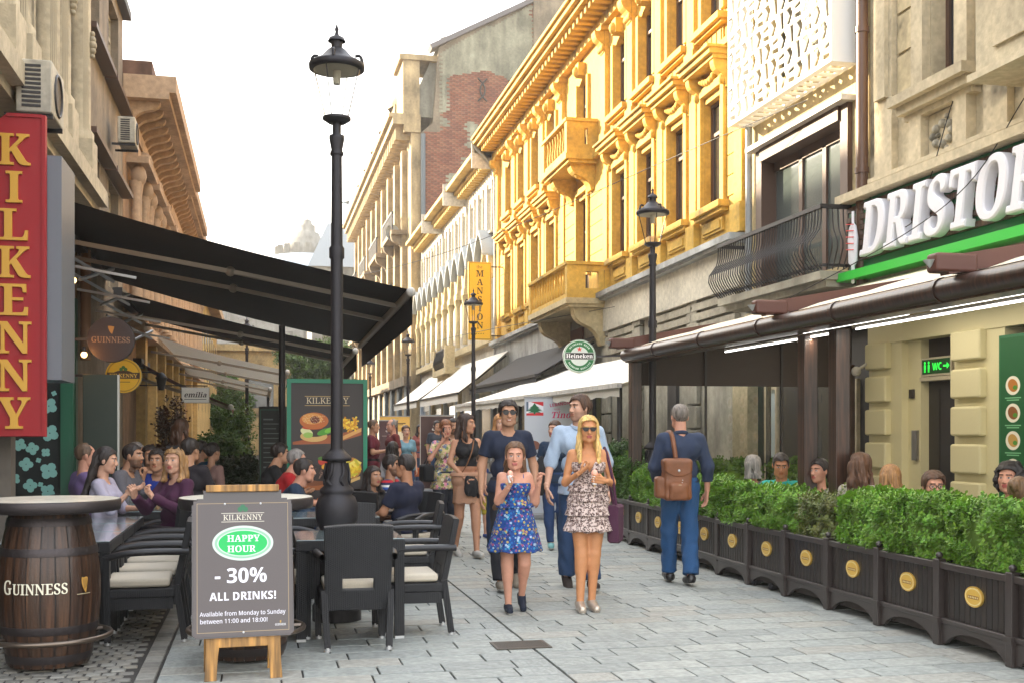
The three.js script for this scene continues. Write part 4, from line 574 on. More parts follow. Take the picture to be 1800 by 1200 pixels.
{ // ornate cream house with columns
  const F = facade(-1, LX), S0 = 6, S1 = 16.2, b = thing('column_house', 'ornate cream house with engaged columns above the red lettered sign', 'building', null);
  const ws = [7.6, 9.9, 12.2, 14.5];
  F().ext(holed(S0, S1, 4.2, 11.5, ws.map((s) => rect(s - 0.5, s + 0.5, 5.4, 9.2))), 0.4, 0, 0, -0.4).mesh('wall', ML.cream, b);
  F().box(S0, S1, 0, 11.4, -6, -0.5).mesh('core', M.greyStone, b);
  for (const s of ws) placeKit(windowKit(F, 1.0, 3.8, {}), b, -1, LX, s, 5.4);
  for (const s of ws) for (const d of [-0.78, 0.78]) { const g = F(); g.lathe([[0.19, 0], [0.19, 0.1], [0.15, 0.16], [0.15, 1.9], [0.13, 3.0]], s + d, 5.2, 0.16, 12); g.box(s + d - 0.22, s + d + 0.22, 4.75, 5.2, 0.002, 0.36); capital(g, s + d, 8.2, 0.16, 0.13); g.mesh('column', ML.creamT, b); const o = F(); for (let k = 0; k < 5; k++) o.ball(s + d, 6.3 + k * 0.07, 0.33, 0.06 - Math.abs(k - 2) * 0.012, 1, 6); o.mesh('relief', ML.creamT, b); }
  for (const s of ws) F().box(s - 0.6, s - 0.5, 5.3, 9.4, 0.002, 0.1).box(s + 0.5, s + 0.6, 5.3, 9.4, 0.002, 0.1).box(s - 0.62, s + 0.62, 9.2, 9.4, 0.002, 0.12).mesh('window_surround', ML.creamT, b);
  F().box(S0, S1, 8.62, 9.0, 0.002, 0.42).box(S0, S1, 9.0, 9.2, 0.002, 0.55).mesh('entablature', ML.creamT, b);
  F().box(S0, S1, 4.55, 4.75, 0.0, 0.4).box(S0, S1, 4.45, 4.55, 0, 0.28).mesh('string_course', ML.creamT, b);
  F().box(S0, S1, 11.5, 11.7, -3, 0.5).mesh('roof', M.roof, b);
  // bar front on the ground floor: dark timber, green posts, clover glass
  const dark = mat(0.035, 0.03, 0.026, 0.5, { tex: 'wood' }), green = mat(0.012, 0.10, 0.05, 0.45);
  F().box(S0, S1, 3.3, 4.3, -0.4, -0.02).mesh('bar_fascia', dark, b);
  F().box(S0, S1, 0, 3.3, -0.5, -0.4).mesh('bar_wall', dark, b);
  for (const s of [9.6, 11.2, 13.1, 15.0, 16.1]) F().box(s - 0.08, s + 0.08, 0, 3.3, -0.4, 0.02).mesh('post', green, b);
  for (const [a, c] of [[9.7, 11.1], [11.3, 13.0]]) F().box(a, c, 0.5, 3.2, -0.16, -0.14).mesh('glass_screen', mat(0.02, 0.022, 0.022, 0.06, { coat: 1 }), b);
  F().box(9.68, 13.0, 0.0, 0.5, -0.2, -0.05).mesh('stall_riser', dark, b);
  const cs = thing('clover_screen', 'dark glass screen with pale green clover stickers beside the red bar sign', 'screen', { x: 0, s: 12.5 });
  new G().box(-2.62, -2.0, 0.3, 2.9, -0.02, 0).mesh('glass', mat(0.03, 0.033, 0.032, 0.08, { coat: 1 }), cs); new G().box(-2.0, -1.88, 0, 3.3, -0.05, 0.05).mesh('green_post', green, cs); new G().box(-2.62, -2.0, 0, 0.3, -0.05, 0.03).mesh('kick_board', dark, cs);
  const clo = mat(0.25, 0.52, 0.46, 0.6); for (const [x, y, q] of [[-2.32, 2.02, 0.05], [-2.14, 2.1, 0.075], [-2.07, 1.93, 0.03], [-2.12, 1.8, 0.09], [-2.22, 1.68, 0.03], [-2.11, 1.52, 0.095], [-2.4, 1.4, 0.07], [-2.28, 1.36, 0.07], [-2.15, 1.32, 0.05], [-2.34, 1.2, 0.075], [-2.22, 1.24, 0.03], [-2.12, 1.13, 0.095], [-2.3, 0.98, 0.075], [-2.2, 0.99, 0.03], [-2.13, 0.92, 0.08], [-2.45, 1.05, 0.06]]) { const g = new G(); for (let k = 0; k < 4; k++) { const a = k * Math.PI / 2 + 0.6 + x * 5; g.geo(new THREE.CircleGeometry(q * 0.46, 9).translate(x + Math.cos(a) * q * 0.5, y + Math.sin(a) * q * 0.5, 0.004 + k * 0.0006)); } g.mesh('clover_sticker', clo, cs); }
  // white lettered fascia strip
  const fp = thing('bar_name_fascia', 'narrow white strip sign with dark lettering above the black awning', 'sign', { x: LX + 0.1, y: 4.6, s: 14.6 }, Math.PI / 2); new G().box(-2.4, 2.4, -0.28, 0.28, -0.06, 0.0).mesh('board', M.white, fp); panel('print', 4.7, 0.5, printMat(768, 82, (g) => { g.fillStyle = '#f4f1e8'; g.fillRect(0, 0, 768, 82); g.fillStyle = '#191919'; g.font = 'bold 62px serif'; g.textAlign = 'center'; g.fillText('KILKENNY pub', 384, 62); }), fp, 0, 0, 0.004); new G().box(-2.45, 2.45, 0.28, 0.34, -0.1, 0.06).mesh('trim', dark, fp);
}
{ // grey plastered house
  const F = facade(-1, LX), S0 = 16.25, S1 = 21.5, b = thing('grey_house', 'plain grey brown plastered house with thin window ledges', 'building', null);
  const ws = [17.8, 20.2];
  F().ext(holed(S0, S1, 0, 9.0, [...ws.map((s) => rect(s - 0.65, s + 0.65, 3.9, 5.65)), ...ws.map((s) => rect(s - 0.65, s + 0.65, 7.25, 8.7))]), 0.4, 0, 0, -0.4).mesh('wall', ML.grey, b);
  F().box(S0, S1, 0, 8.9, -6, -0.5).mesh('core', M.greyStone, b);
  for (const s of ws) { placeKit(windowKit(F, 1.3, 1.75, { frame: ML.creamT, n: -0.2 }), b, -1, LX, s, 3.9); placeKit(windowKit(F, 1.3, 1.45, { frame: ML.creamT, n: -0.2 }), b, -1, LX, s, 7.25); F().box(s - 1.15, s + 1.15, 7.14, 7.22, 0, 0.2).mesh('ledge', M.brownFrame, b); F().box(s - 1.15, s + 1.15, 5.68, 5.76, 0, 0.2).mesh('ledge', M.brownFrame, b); }
  const ps = new THREE.Shape(); [[0, 0], [0.35, 0.15], [0.42, 0.7], [0.25, 1.1], [0.02, 1.15], [-0.1, 0.6]].forEach(([x, y], i) => i ? ps.lineTo(x, y) : ps.moveTo(x, y)); F().ext(ps, 0.01, 16.75, 5.85, 0.002).mesh('bare_patch', ML.creamT, b);
  F().cyl(16.32, 2.5, 0.1, 0.07, 0.07, 6.5, 8).mesh('drainpipe', mat(0.3, 0.16, 0.08, 0.6), b);
  F().box(S0, S1 + 0.1, 8.95, 9.1, -4, 0.14).mesh('roof_edge', mat(0.10, 0.10, 0.10, 0.7), b);
}
{ // rose ornate house with deep eaves
  const F = facade(-1, LX), S0 = 21.6, S1 = 46, b = thing('rose_house', 'rose and ochre ornate house with deep bracketed eaves in the sun haze', 'building', null);
  const ws = []; for (let k = 0; k < 10; k++) ws.push(23 + k * 2.4);
  F().ext(holed(S0, S1, 0, 8.0, ws.map((s) => rect(s - 0.5, s + 0.5, 3.9, 6.3))), 0.4, 0, 0, -0.4).mesh('wall', ML.rose, b);
  F().box(S0, S1, 0, 7.9, -6, -0.5).mesh('core', M.greyStone, b);
  for (const s of ws) { placeKit(windowKit(F, 1.0, 2.4, {}), b, -1, LX, s, 3.9); const g = F(); for (const d of [-0.72, 0.72]) { g.lathe([[0.13, 0], [0.11, 0.1], [0.1, 2.0], [0.14, 2.3]], s + d, 3.9, 0.16, 8); g.ball(s + d, 6.3, 0.2, 0.16, 1.3, 6); } g.box(s - 0.95, s + 0.95, 6.5, 6.62, 0, 0.4).box(s - 0.8, s + 0.8, 6.62, 6.85, 0, 0.2).ball(s, 6.72, 0.2, 0.22, 0.9, 6); g.mesh('window_surround', ML.roseT, b); }
  for (const [a0, a1, y, n] of [[S0, 30.5, 7.5, 0.8], [30.5, 38.6, 7.7, 0.62], [38.6, S1, 7.7, 0.5]]) {
    const c = F().box(a0, a1, y - 0.55, y - 0.3, 0, 0.2).box(a0, a1, y + 0.08, y + 0.2, 0, n).box(a0, a1, y + 0.2, y + 0.5, -0.4, n + 0.12).mesh('cornice', ML.roseT, b);
    F().box(a0, a1, y - 0.3, y + 0.08, 0.002, 0.06).mesh('frieze', ML.ochre, b);
    for (let s = a0 + 0.3; s < a1; s += 0.6) F().geo(bracketGeo(0.16, n * 2.4, 0.9).translate(s, y + 0.08, 0.05)).mesh('bracket', ML.roseT, c);
  }
  F().box(S0, 30, 8.0, 8.25, -5, 0.5).mesh('roof', mat(0.34, 0.19, 0.13, 0.85, { tex: 'dirty' }), b);
  F().box(30, 38, 8.2, 8.6, -5, 0.3).mesh('roof', mat(0.34, 0.19, 0.13, 0.85, { tex: 'dirty' }), b);
  for (const s of [24, 26.4, 28.8, 31.2, 33.6, 36, 40, 43.5]) F().box(s - 0.22, s + 0.22, 0, 3.4, 0.002, 0.18).mesh('pilaster', ML.ochre, b);
  for (const s of [25.2, 27.6, 30, 32.4, 34.8]) F().box(s - 0.75, s + 0.75, 0.2, 3.0, 0.002, 0.03).mesh('shop_window', GLASS, b);
  F().box(S0, S1, 3.4, 3.6, 0, 0.3).mesh('string_course', ML.roseT, b);
}
// row beyond and the taller roofs set back behind the front, whose shade falls across the street
{
  const F = facade(-1, LX), b = thing('far_left_house', 'far ochre house beyond the rose house on the shaded side', 'building', null);
  F().box(46.2, 68, 0, 7.4, -8, 0).mesh('wall', ML.ochre, b); F().box(46.2, 68, 7.4, 7.8, -8, 0.5).mesh('cornice', ML.roseT, b); for (let k = 0; k < 8; k++) F().box(47.5 + k * 2.6, 48.6 + k * 2.6, 3.9, 6.2, -0.02, 0.02).mesh('window', GLASS, b);
  const r = thing('set_back_block', 'tall rear block of the left row behind the street fronts', 'building', null);
  F().box(2, 31, 0, 17.0, -22, -7).mesh('wall', ML.grey, r); F().box(2, 31.2, 17.0, 17.4, -22.3, -6.7).mesh('roof', M.roof, r); F().box(31.2, 84, 0, 14.5, -22, -7).mesh('wall', ML.grey, r); F().box(31.2, 84, 14.5, 14.9, -22.3, -6.7).mesh('roof', M.roof, r);
}
// ---------- street lamps ----------
{
  const pole = mat(0.024, 0.021, 0.024, 0.5, { metal: 0.4, bump: 0.0015 }), inner = mat(0.42, 0.38, 0.28, 0.7);
  const H = 4.81, t = thing('street_lamp', 'tall black iron street lamp rising between the cafe tables', 'street lamp', { x: 0.62, s: 9.39 }, 0, 'old style street lamps');
  new G().lathe([[0.2, 0], [0.2, 0.12], [0.17, 0.16], [0.15, 0.6], [0.13, 0.72], [0.17, 0.82], [0.175, 0.92], [0.15, 1.0], [0.12, 1.02], [0.135, 1.04], [0.135, 1.07], [0.1, 1.1], [0.085, 1.26], [0.075, 1.29]], 0, 0, 0, 24).mesh('base', pole, t);
  for (let k = 0; k < 6; k++) { const a = k / 6 * 6.283; new G().tube([[0.085 * Math.cos(a), 1.28, 0.085 * Math.sin(a)], [0.1 * Math.cos(a), 1.2, 0.1 * Math.sin(a)], [0.105 * Math.cos(a + 0.3), 1.14, 0.105 * Math.sin(a + 0.3)], [0.1 * Math.cos(a), 1.1, 0.1 * Math.sin(a)]], 0.012, 8, 5).mesh('leaf_relief', pole, t); }
  new G().lathe([[0.075, 1.29], [0.12, 1.3], [0.12, 1.325], [0.075, 1.37], [0.05, 1.4], [0.05, 2.94], [0.062, 2.95], [0.062, 3.03], [0.048, 3.05], [0.042, 3.78], [0.055, 3.79], [0.055, 3.81], [0.045, 3.83], [0.062, 3.92], [0.062, 3.95], [0.035, 3.96], [0.035, 4.05]], 0, 0, 0, 20).mesh('pole', pole, t);
  new G().cyl(0, 4.05, 0, 0.07, 0.115, 0.03, 20).cyl(0, 4.08, 0, 0.115, 0.115, 0.02, 20).mesh('lantern_base', pole, t);
  for (let k = 0; k < 4; k++) { const a = k * Math.PI / 2 + 0.5; new G().bar([0.1 * Math.cos(a), 4.1, 0.1 * Math.sin(a)], [0.195 * Math.cos(a), 4.48, 0.195 * Math.sin(a)], 0.008).mesh('lantern_bar', pole, t); }
  new G().geo(new THREE.CylinderGeometry(0.19, 0.097, 0.37, 24, 1, true).translate(0, 4.29, 0)).mesh('lantern_glass', CLEAR, t);
  new G().lathe([[0.0, 4.49], [0.2, 4.485], [0.225, 4.49], [0.228, 4.53], [0.2, 4.55], [0.13, 4.59], [0.075, 4.65], [0.06, 4.66], [0, 4.66]], 0, 0, 0, 24).mesh('lantern_roof', pole, t);
  new G().geo(new THREE.CircleGeometry(0.19, 24).rotateX(Math.PI / 2).translate(0, 4.483, 0)).mesh('reflector', inner, t);
  for (let k = 0; k < 4; k++) { const a = k * Math.PI / 2 + 0.2; new G().tube([[0.21 * Math.cos(a), 4.54, 0.21 * Math.sin(a)], [0.19 * Math.cos(a), 4.60, 0.19 * Math.sin(a)], [0.15 * Math.cos(a), 4.6, 0.15 * Math.sin(a)]], 0.014, 6, 5).mesh('roof_scroll', pole, t); }
  new G().cyl(0, 4.66, 0, 0.045, 0.05, 0.07, 10).lathe([[0.075, 4.72], [0.06, 4.75], [0.02, 4.77], [0.012, 4.8], [0.018, 4.82], [0.01, 4.84], [0, 4.88]], 0, 0, 0, 12).mesh('finial', pole, t);
  new G().cyl(0, 4.37, 0, 0.03, 0.035, 0.11, 10).mesh('bulb_holder', inner, t);
  for (const [p, l] of [[{ x: 5.25, s: 14.75 }, 'black iron street lamp rising behind the brown pergola'], [{ x: 4.91, s: 26.25 }, 'black iron street lamp beside the golden banner sign'], [{ x: 4.86, s: 37.87 }, 'black iron street lamp in front of the far white awning'], [{ x: 4.8, s: 50.5 }, 'farthest black iron street lamp beyond the food banner'], [{ x: -0.35, s: 34 }, 'black iron street lamp seen under the left awnings']]) dup(t, l, p, rr(0, 1.5));
}
// ---------- barrels ----------
{
  const staves = [[0.10, 0.045, 0.022], [0.075, 0.034, 0.018], [0.125, 0.06, 0.03]].map((c, i) => mat(...c, 0.5, { tex: 'wood', bump: 0.002, coat: 0.25, key: 'st' + i })), hoop = mat(0.06, 0.05, 0.05, 0.45, { metal: 0.7, bump: 0.001 }), topM = mat(0.66, 0.62, 0.52, 0.35, { tex: 'stone' }), ringM = mat(0.17, 0.13, 0.10, 0.35, { metal: 0.8 });
  const R = (y) => 0.235 + 0.088 * Math.sin(Math.PI * clamp((y + 0.04) / 1.08, 0, 1));
  const t = thing('barrel_table', 'dark oak barrel table with white harp lettering on its side', 'barrel', { x: -1.35, s: 7.97 }, 0);
  const N = 22; const base = new G();
  for (let k = 0; k < N; k++) {
    const a0 = k / N * 6.2832 + 0.012, a1 = (k + 1) / N * 6.2832 - 0.012, P = [], U = [], I = [];
    for (let j = 0; j <= 14; j++) { const y = 0.02 + j / 14 * 0.99; for (const a of [a0, (a0 + a1) / 2, a1]) { const r = R(y) - (a === (a0 + a1) / 2 ? 0 : 0.004); P.push(Math.sin(a) * r, y, Math.cos(a) * r); U.push(a * 0.3 + k * 0.21, y * 0.9); } }
    for (let j = 0; j < 14; j++) for (let i = 0; i < 2; i++) { const q = j * 3 + i; I.push(q, q + 1, q + 4, q, q + 4, q + 3); }
    const g = new THREE.BufferGeometry(); g.setAttribute('position', new THREE.Float32BufferAttribute(P, 3)); g.setAttribute('uv', new THREE.Float32BufferAttribute(U, 2)); g.setIndex(I); g.computeVertexNormals();
    const m = new THREE.Mesh(g, staves[(k * 5 + (k >> 2)) % 3]); m.name = 'stave'; t.add(m);
  }
  new G().lathe([[0, 0.02], [0.2, 0.02], [0.225, 0.04]].map(([r, y]) => [r, y])).lathe(Array.from({ length: 12 }, (_, j) => [R(0.03 + j / 11 * 0.97) - 0.012, 0.03 + j / 11 * 0.97])).mesh('inner_shell', M.darkFrame, t);
  for (const y of [0.05, 0.24, 0.74, 0.93]) new G().lathe([[R(y) - 0.002, y], [R(y) + 0.005, y], [R(y + 0.05) + 0.005, y + 0.05], [R(y + 0.05) - 0.002, y + 0.05]], 0, 0, 0, 36).mesh('hoop', hoop, t);
  new G().lathe([[0, 1.015], [0.42, 1.015], [0.445, 1.02], [0.45, 1.05], [0.45, 1.085], [0.44, 1.092]], 0, 0, 0, 40).mesh('table_rim', hoop, t);
  new G().lathe([[0.442, 1.093], [0.3, 1.098], [0.0, 1.098]], 0, 0, 0, 40).mesh('table_top', topM, t);
  new G().geo(new THREE.TorusGeometry(0.385, 0.017, 8, 40).rotateX(Math.PI / 2).translate(0, 0.20, 0)).mesh('foot_ring', ringM, t);
  for (let k = 0; k < 4; k++) { const a = k * Math.PI / 2 + 0.6; new G().bar([0.25 * Math.sin(a), 0.2, 0.25 * Math.cos(a)], [0.38 * Math.sin(a), 0.2, 0.38 * Math.cos(a)], 0.018).mesh('ring_stay', ringM, t); }
  const t2 = dup(t, 'dark oak barrel table hidden behind the discount sandwich board', { x: -0.085, s: 7.95 }, 1.1);
  // printed name, laid round the staves
  const a0 = -0.98, a1 = 0.86, P = [], U = [], I = []; for (let j = 0; j <= 6; j++) for (let i = 0; i <= 20; i++) { const a = lerp(a0, a1, i / 20), y = lerp(0.44, 0.66, j / 6), r = R(y) + 0.006; P.push(Math.sin(a) * r, y, Math.cos(a) * r); U.push(i / 20, j / 6); }
  for (let j = 0; j < 6; j++) for (let i = 0; i < 20; i++) { const q = j * 21 + i; I.push(q, q + 1, q + 22, q, q + 22, q + 21); }
  const g = new THREE.BufferGeometry(); g.setAttribute('position', new THREE.Float32BufferAttribute(P, 3)); g.setAttribute('uv', new THREE.Float32BufferAttribute(U, 2)); g.setIndex(I); g.computeVertexNormals();
  const lab = new THREE.Mesh(g, printMat(1024, 384, (c) => { c.clearRect(0, 0, 1024, 384); c.fillStyle = '#e6dfc6'; c.font = 'bold 214px serif'; c.textAlign = 'left'; c.save(); c.scale(0.78, 1); c.fillText('G', 14, 268); c.font = 'bold 168px serif'; c.fillText('UINNESS', 186, 268); c.restore(); c.strokeStyle = '#c79a4a'; c.fillStyle = '#b98a3a'; c.lineWidth = 12; c.beginPath(); c.moveTo(905, 100); c.bezierCurveTo(880, 170, 925, 250, 955, 285); c.lineTo(985, 120); c.bezierCurveTo(965, 80, 930, 130, 905, 100); c.fill(); c.strokeStyle = '#3a2412'; c.lineWidth = 4; for (let k = 0; k < 4; k++) { c.beginPath(); c.moveTo(918 + k * 15, 120); c.lineTo(934 + k * 10, 240 - k * 8); c.stroke(); } c.strokeStyle = '#d8c9a0'; c.lineWidth = 6; c.beginPath(); c.moveTo(840, 290); c.lineTo(1015, 290); c.stroke(); }, { alpha: true })); lab.name = 'lettering'; t.add(lab);
  lab.rotation.y = Math.atan2(-1.35 * -1, 7.97) + 0.0;
}
// ---------- cafe furniture ----------
const wicker = new THREE.MeshPhysicalMaterial({ color: new THREE.Color().setRGB(0.013, 0.0125, 0.014), roughness: 0.55, bumpMap: TX.weave, bumpScale: 0.006, clearcoat: 0.1, clearcoatRoughness: 0.4 });
const black = mat(0.013, 0.012, 0.014, 0.42), cushM = mat(0.80, 0.70, 0.55, 0.9, { tex: 'cloth' }), steel = mat(0.6, 0.6, 0.6, 0.35, { metal: 0.7 });
function makeChair(label, pos, turn, green) {          // origin on the ground, seat faces +z
  const t = thing('wicker_chair', label, 'chair', pos, turn, 'black wicker cafe chairs');
  new G().rbox(-0.26, 0.26, 0.33, 0.40, -0.24, 0.26, 0.015).box(-0.255, 0.255, 0.25, 0.33, 0.235, 0.255).box(-0.255, -0.235, 0.25, 0.33, -0.22, 0.235).box(0.235, 0.255, 0.25, 0.33, -0.22, 0.235).mesh('seat', wicker, t);
  new G().rbox(-0.235, 0.235, 0.405, 0.47, -0.2, 0.25, 0.025, 2).mesh('cushion', cushM, t);
  const bs = new THREE.Shape(); bs.moveTo(-0.225, 0); bs.lineTo(0.225, 0); bs.lineTo(0.235, 0.6); bs.quadraticCurveTo(0, 0.625, -0.235, 0.6); bs.closePath(); bs.holes = [rect(-0.115, 0.115, 0.14, 0.235)];
  const bk = new G().ext(bs, 0.035, 0, 0, 0, 0.006); bk.l[0].rotateX(-0.2).translate(0, 0.28, -0.235); bk.mesh('backrest', wicker, t);
  for (const x of [-1, 1]) {
    new G().tube([[x * 0.25, 0.66, -0.33], [x * 0.27, 0.665, -0.1], [x * 0.275, 0.655, 0.12], [x * 0.265, 0.62, 0.25]], 0.026, 14, 7).mesh('armrest', black, t);
    const f = new G().bar([x * 0.25, 0.02, 0.23], [x * 0.268, 0.64, 0.24], 0.045, 0.045).mesh('leg', wicker, t); new G().cyl(x * 0.249, 0, 0.23, 0.024, 0.024, 0.03, 8).mesh('foot_cap', steel, f);
    const r = new G().bar([x * 0.215, 0.02, -0.3], [x * 0.235, 0.42, -0.24], 0.045, 0.045).mesh('leg', wicker, t); new G().cyl(x * 0.214, 0, -0.302, 0.024, 0.024, 0.03, 8).mesh('foot_cap', steel, r);
  }
  return t;
}
const chair0 = makeChair('black wicker chair seen from behind at the nearest right table', { x: 0.68, s: 8.32 }, Math.PI);
const chairAt = (label, x, s, turn) => dup(chair0, label, { x, s }, turn);
chairAt('black wicker armchair drawn up to the right side of the nearest table', 1.12, 8.72, -Math.PI / 2);
chairAt('black wicker armchair at the left side of the nearest table, behind the sandwich board', 0.12, 8.8, Math.PI / 2);
chairAt('black wicker chair with its back to the street lamp, at the second table', 0.78, 10.12, Math.PI + 0.06);
chairAt('black wicker armchair at the right side of the second table', 1.32, 10.55, -Math.PI / 2 + 0.1);
chairAt('black wicker armchair at the left side of the second table', 0.25, 10.7, Math.PI / 2);
chairAt('black wicker chair under the man in navy at the second table', 1.5, 12.0, -2.0);
[8.86, 9.48, 10.1, 10.72, 11.34].forEach((s) => chairAt('black wicker armchair in the row beside the long glass tables', -0.84, s, -Math.PI / 2 + rr(-0.05, 0.05)));
function makeTable(label, pos, turn = 0) {
  const t = thing('glass_table', label, 'table', pos, turn, 'black wicker tables with glass tops');
  new G().rbox(-0.4, 0.4, 0.66, 0.735, -0.4, -0.34, 0.008).rbox(-0.4, 0.4, 0.66, 0.735, 0.34, 0.4, 0.008).rbox(-0.4, -0.34, 0.66, 0.735, -0.34, 0.34, 0.008).rbox(0.34, 0.4, 0.66, 0.735, -0.34, 0.34, 0.008).box(-0.34, 0.34, 0.68, 0.69, -0.34, 0.34).mesh('frame', wicker, t);
  new G().rbox(-0.395, 0.395, 0.737, 0.745, -0.395, 0.395, 0.003).mesh('glass_top', mat(0.24, 0.30, 0.30, 0.04, { coat: 1 }), t);
  for (const x of [-1, 1]) for (const z of [-1, 1]) { const l = new G().box(x * 0.36 - 0.035, x * 0.36 + 0.035, 0.02, 0.66, z * 0.36 - 0.035, z * 0.36 + 0.035).mesh('leg', wicker, t); new G().box(x * 0.36 - 0.034, x * 0.36 + 0.034, 0, 0.02, z * 0.36 - 0.034, z * 0.36 + 0.034).mesh('foot_cap', steel, l); }
  return t;
}
const table0 = makeTable('glass topped wicker table beside the sandwich board', { x: 0.66, s: 8.82 }, 0);
dup(table0, 'glass topped wicker table just behind the street lamp', { x: 0.7, s: 11.0 });
[9.05, 9.88, 10.71].forEach((s) => dup(table0, 'glass topped wicker table in the row between the barrels and the drinkers', { x: -1.45, s }));
dup(table0, 'glass topped wicker table where the people sit with drinks', { x: -1.15, s: 12.2 });
dup(table0, 'glass topped wicker table of the drinkers by the bar front', { x: -1.15, s: 13.05 });
dup(table0, 'glass topped wicker table of the men beside the food banner', { x: -0.25, s: 13.3 });
dup(table0, 'glass topped wicker table inside the pergola behind the hedge', { x: 6.55, s: 11.6 });
dup(table0, 'glass topped wicker table inside the pergola near the menu board', { x: 6.6, s: 8.2 });
// ---------- discount sandwich board ----------
{
  const p = onG(428, 1194), t = thing('sandwich_board', 'grey sandwich board with happy hour drinks offer on pale wooden legs', 'sign', { x: p.x, s: p.s }, 0.06), wood = mat(0.62, 0.33, 0.09, 0.5, { tex: 'wood' }), tilt = -0.13;
  const fr = new THREE.Group(); fr.name = 'front_leaf'; fr.rotation.x = tilt; t.add(fr);
  const bo = new THREE.Shape(); const w = 0.31, h = 0.86; bo.moveTo(-w + 0.02, 0); bo.lineTo(w - 0.02, 0); bo.absarc(w, 0.0, 0.02, Math.PI, Math.PI / 2, true); bo.lineTo(w - 0.005, h - 0.04); bo.absarc(w, h, 0.035, -Math.PI / 2, Math.PI, true); bo.lineTo(-w + 0.035, h); bo.absarc(-w, h, 0.035, 0, -Math.PI / 2, true); bo.lineTo(-w, 0.02); bo.absarc(-w, 0, 0.02, Math.PI / 2, 0, true);
  new G().ext(bo, 0.012, 0, 0.26, 0).mesh('panel', mat(0.10, 0.088, 0.085, 0.5), fr);
  new G().box(-0.24, 0.24, 1.12, 1.175, -0.02, 0.01).mesh('panel_top', mat(0.10, 0.088, 0.085, 0.5), fr);
  new G().rbox(-0.225, 0.225, 1.165, 1.21, -0.03, 0.025, 0.006).mesh('top_rail', wood, fr);
  for (const x of [-1, 1]) { const l = new THREE.Shape(); l.moveTo(x * 0.235, 0); l.lineTo(x * 0.165, 0); l.quadraticCurveTo(x * 0.16, 0.12, x * 0.15, 0.2); l.lineTo(x * 0.15, 0.3); l.lineTo(x * 0.225, 0.3); l.quadraticCurveTo(x * 0.222, 0.15, x * 0.235, 0); new G().ext(l, 0.024, 0, 0, -0.03, 0.002).mesh('leg', wood, fr); }
  new G().rbox(-0.15, 0.15, 0.2, 0.262, -0.03, -0.004, 0.004).mesh('bottom_rail', wood, fr);
  for (const x of [-0.11, 0.11]) new G().ball(x, 1.09, 0.014, 0.007, 1, 8, 1, 0.5).mesh('rivet', steel, fr); new G().ball(0.0, 0.29, 0.014, 0.007, 1, 8, 1, 0.5).mesh('rivet', steel, fr);
  panel('print', 0.6, 0.84, printMat(714, 1000, (g) => {
    g.fillStyle = '#5b5352'; g.fillRect(0, 0, 714, 1000); g.strokeStyle = '#a58f6a'; g.lineWidth = 4; g.strokeRect(26, 20, 662, 950);
    g.textAlign = 'center'; g.fillStyle = '#2e6b4a'; g.beginPath(); for (const [x, y] of [[357, 48], [338, 66], [376, 66]]) { g.moveTo(x, y); g.arc(x, y, 19, 0, 7); } g.fill();
    g.fillStyle = '#d9d2c0'; g.fillRect(200, 92, 314, 4); g.fillRect(200, 156, 314, 4); g.font = '56px serif'; g.fillText('KILKENNY', 357, 146);
    g.fillStyle = '#c9d6cb'; g.beginPath(); g.ellipse(357, 318, 222, 130, 0, 0, 7); g.fill(); g.fillStyle = '#8fb89c'; g.beginPath(); g.ellipse(357, 318, 205, 114, 0, 0, 7); g.fill(); g.fillStyle = '#c9d6cb'; g.beginPath(); g.ellipse(357, 318, 186, 98, 0, 0, 7); g.fill(); g.fillStyle = '#12b357'; g.beginPath(); g.ellipse(357, 318, 178, 92, 0, 0, 7); g.fill();
    g.fillStyle = '#f4f6f2'; g.font = 'bold 68px serif'; g.fillText('HAPPY', 360, 306); g.fillText('HOUR', 345, 384);
    g.font = 'bold 150px sans-serif'; g.fillStyle = '#ece9f2'; g.fillText('- 30%', 340, 610); g.font = 'bold 82px sans-serif'; g.fillText('ALL DRINKS!', 357, 738); g.font = '44px sans-serif'; g.textAlign = 'left'; g.fillText('Available from Monday to Sunday', 44, 850, 620); g.fillText('between 11:00 and 18:00!', 44, 904, 490);
    g.fillStyle = '#b08d45'; g.fillRect(622, 900, 10, 18); g.fillStyle = '#ddd'; g.font = 'bold 22px serif'; g.textAlign = 'center'; g.fillText('GUINNESS', 626, 938, 80);
  }, { rough: 0.45 }), fr, 0, 0.69, 0.0145);
  const bk = new THREE.Group(); bk.name = 'rear_leaf'; bk.rotation.x = 0.13; bk.position.z = -0.33; t.add(bk);
  new G().box(-0.28, 0.28, 0.26, 1.12, -0.012, 0).mesh('panel', mat(0.10, 0.088, 0.085, 0.5), bk); for (const x of [-1, 1]) new G().box(x * 0.2 - 0.035, x * 0.2 + 0.035, 0, 1.16, 0.002, 0.025).mesh('leg', wood, bk);
}
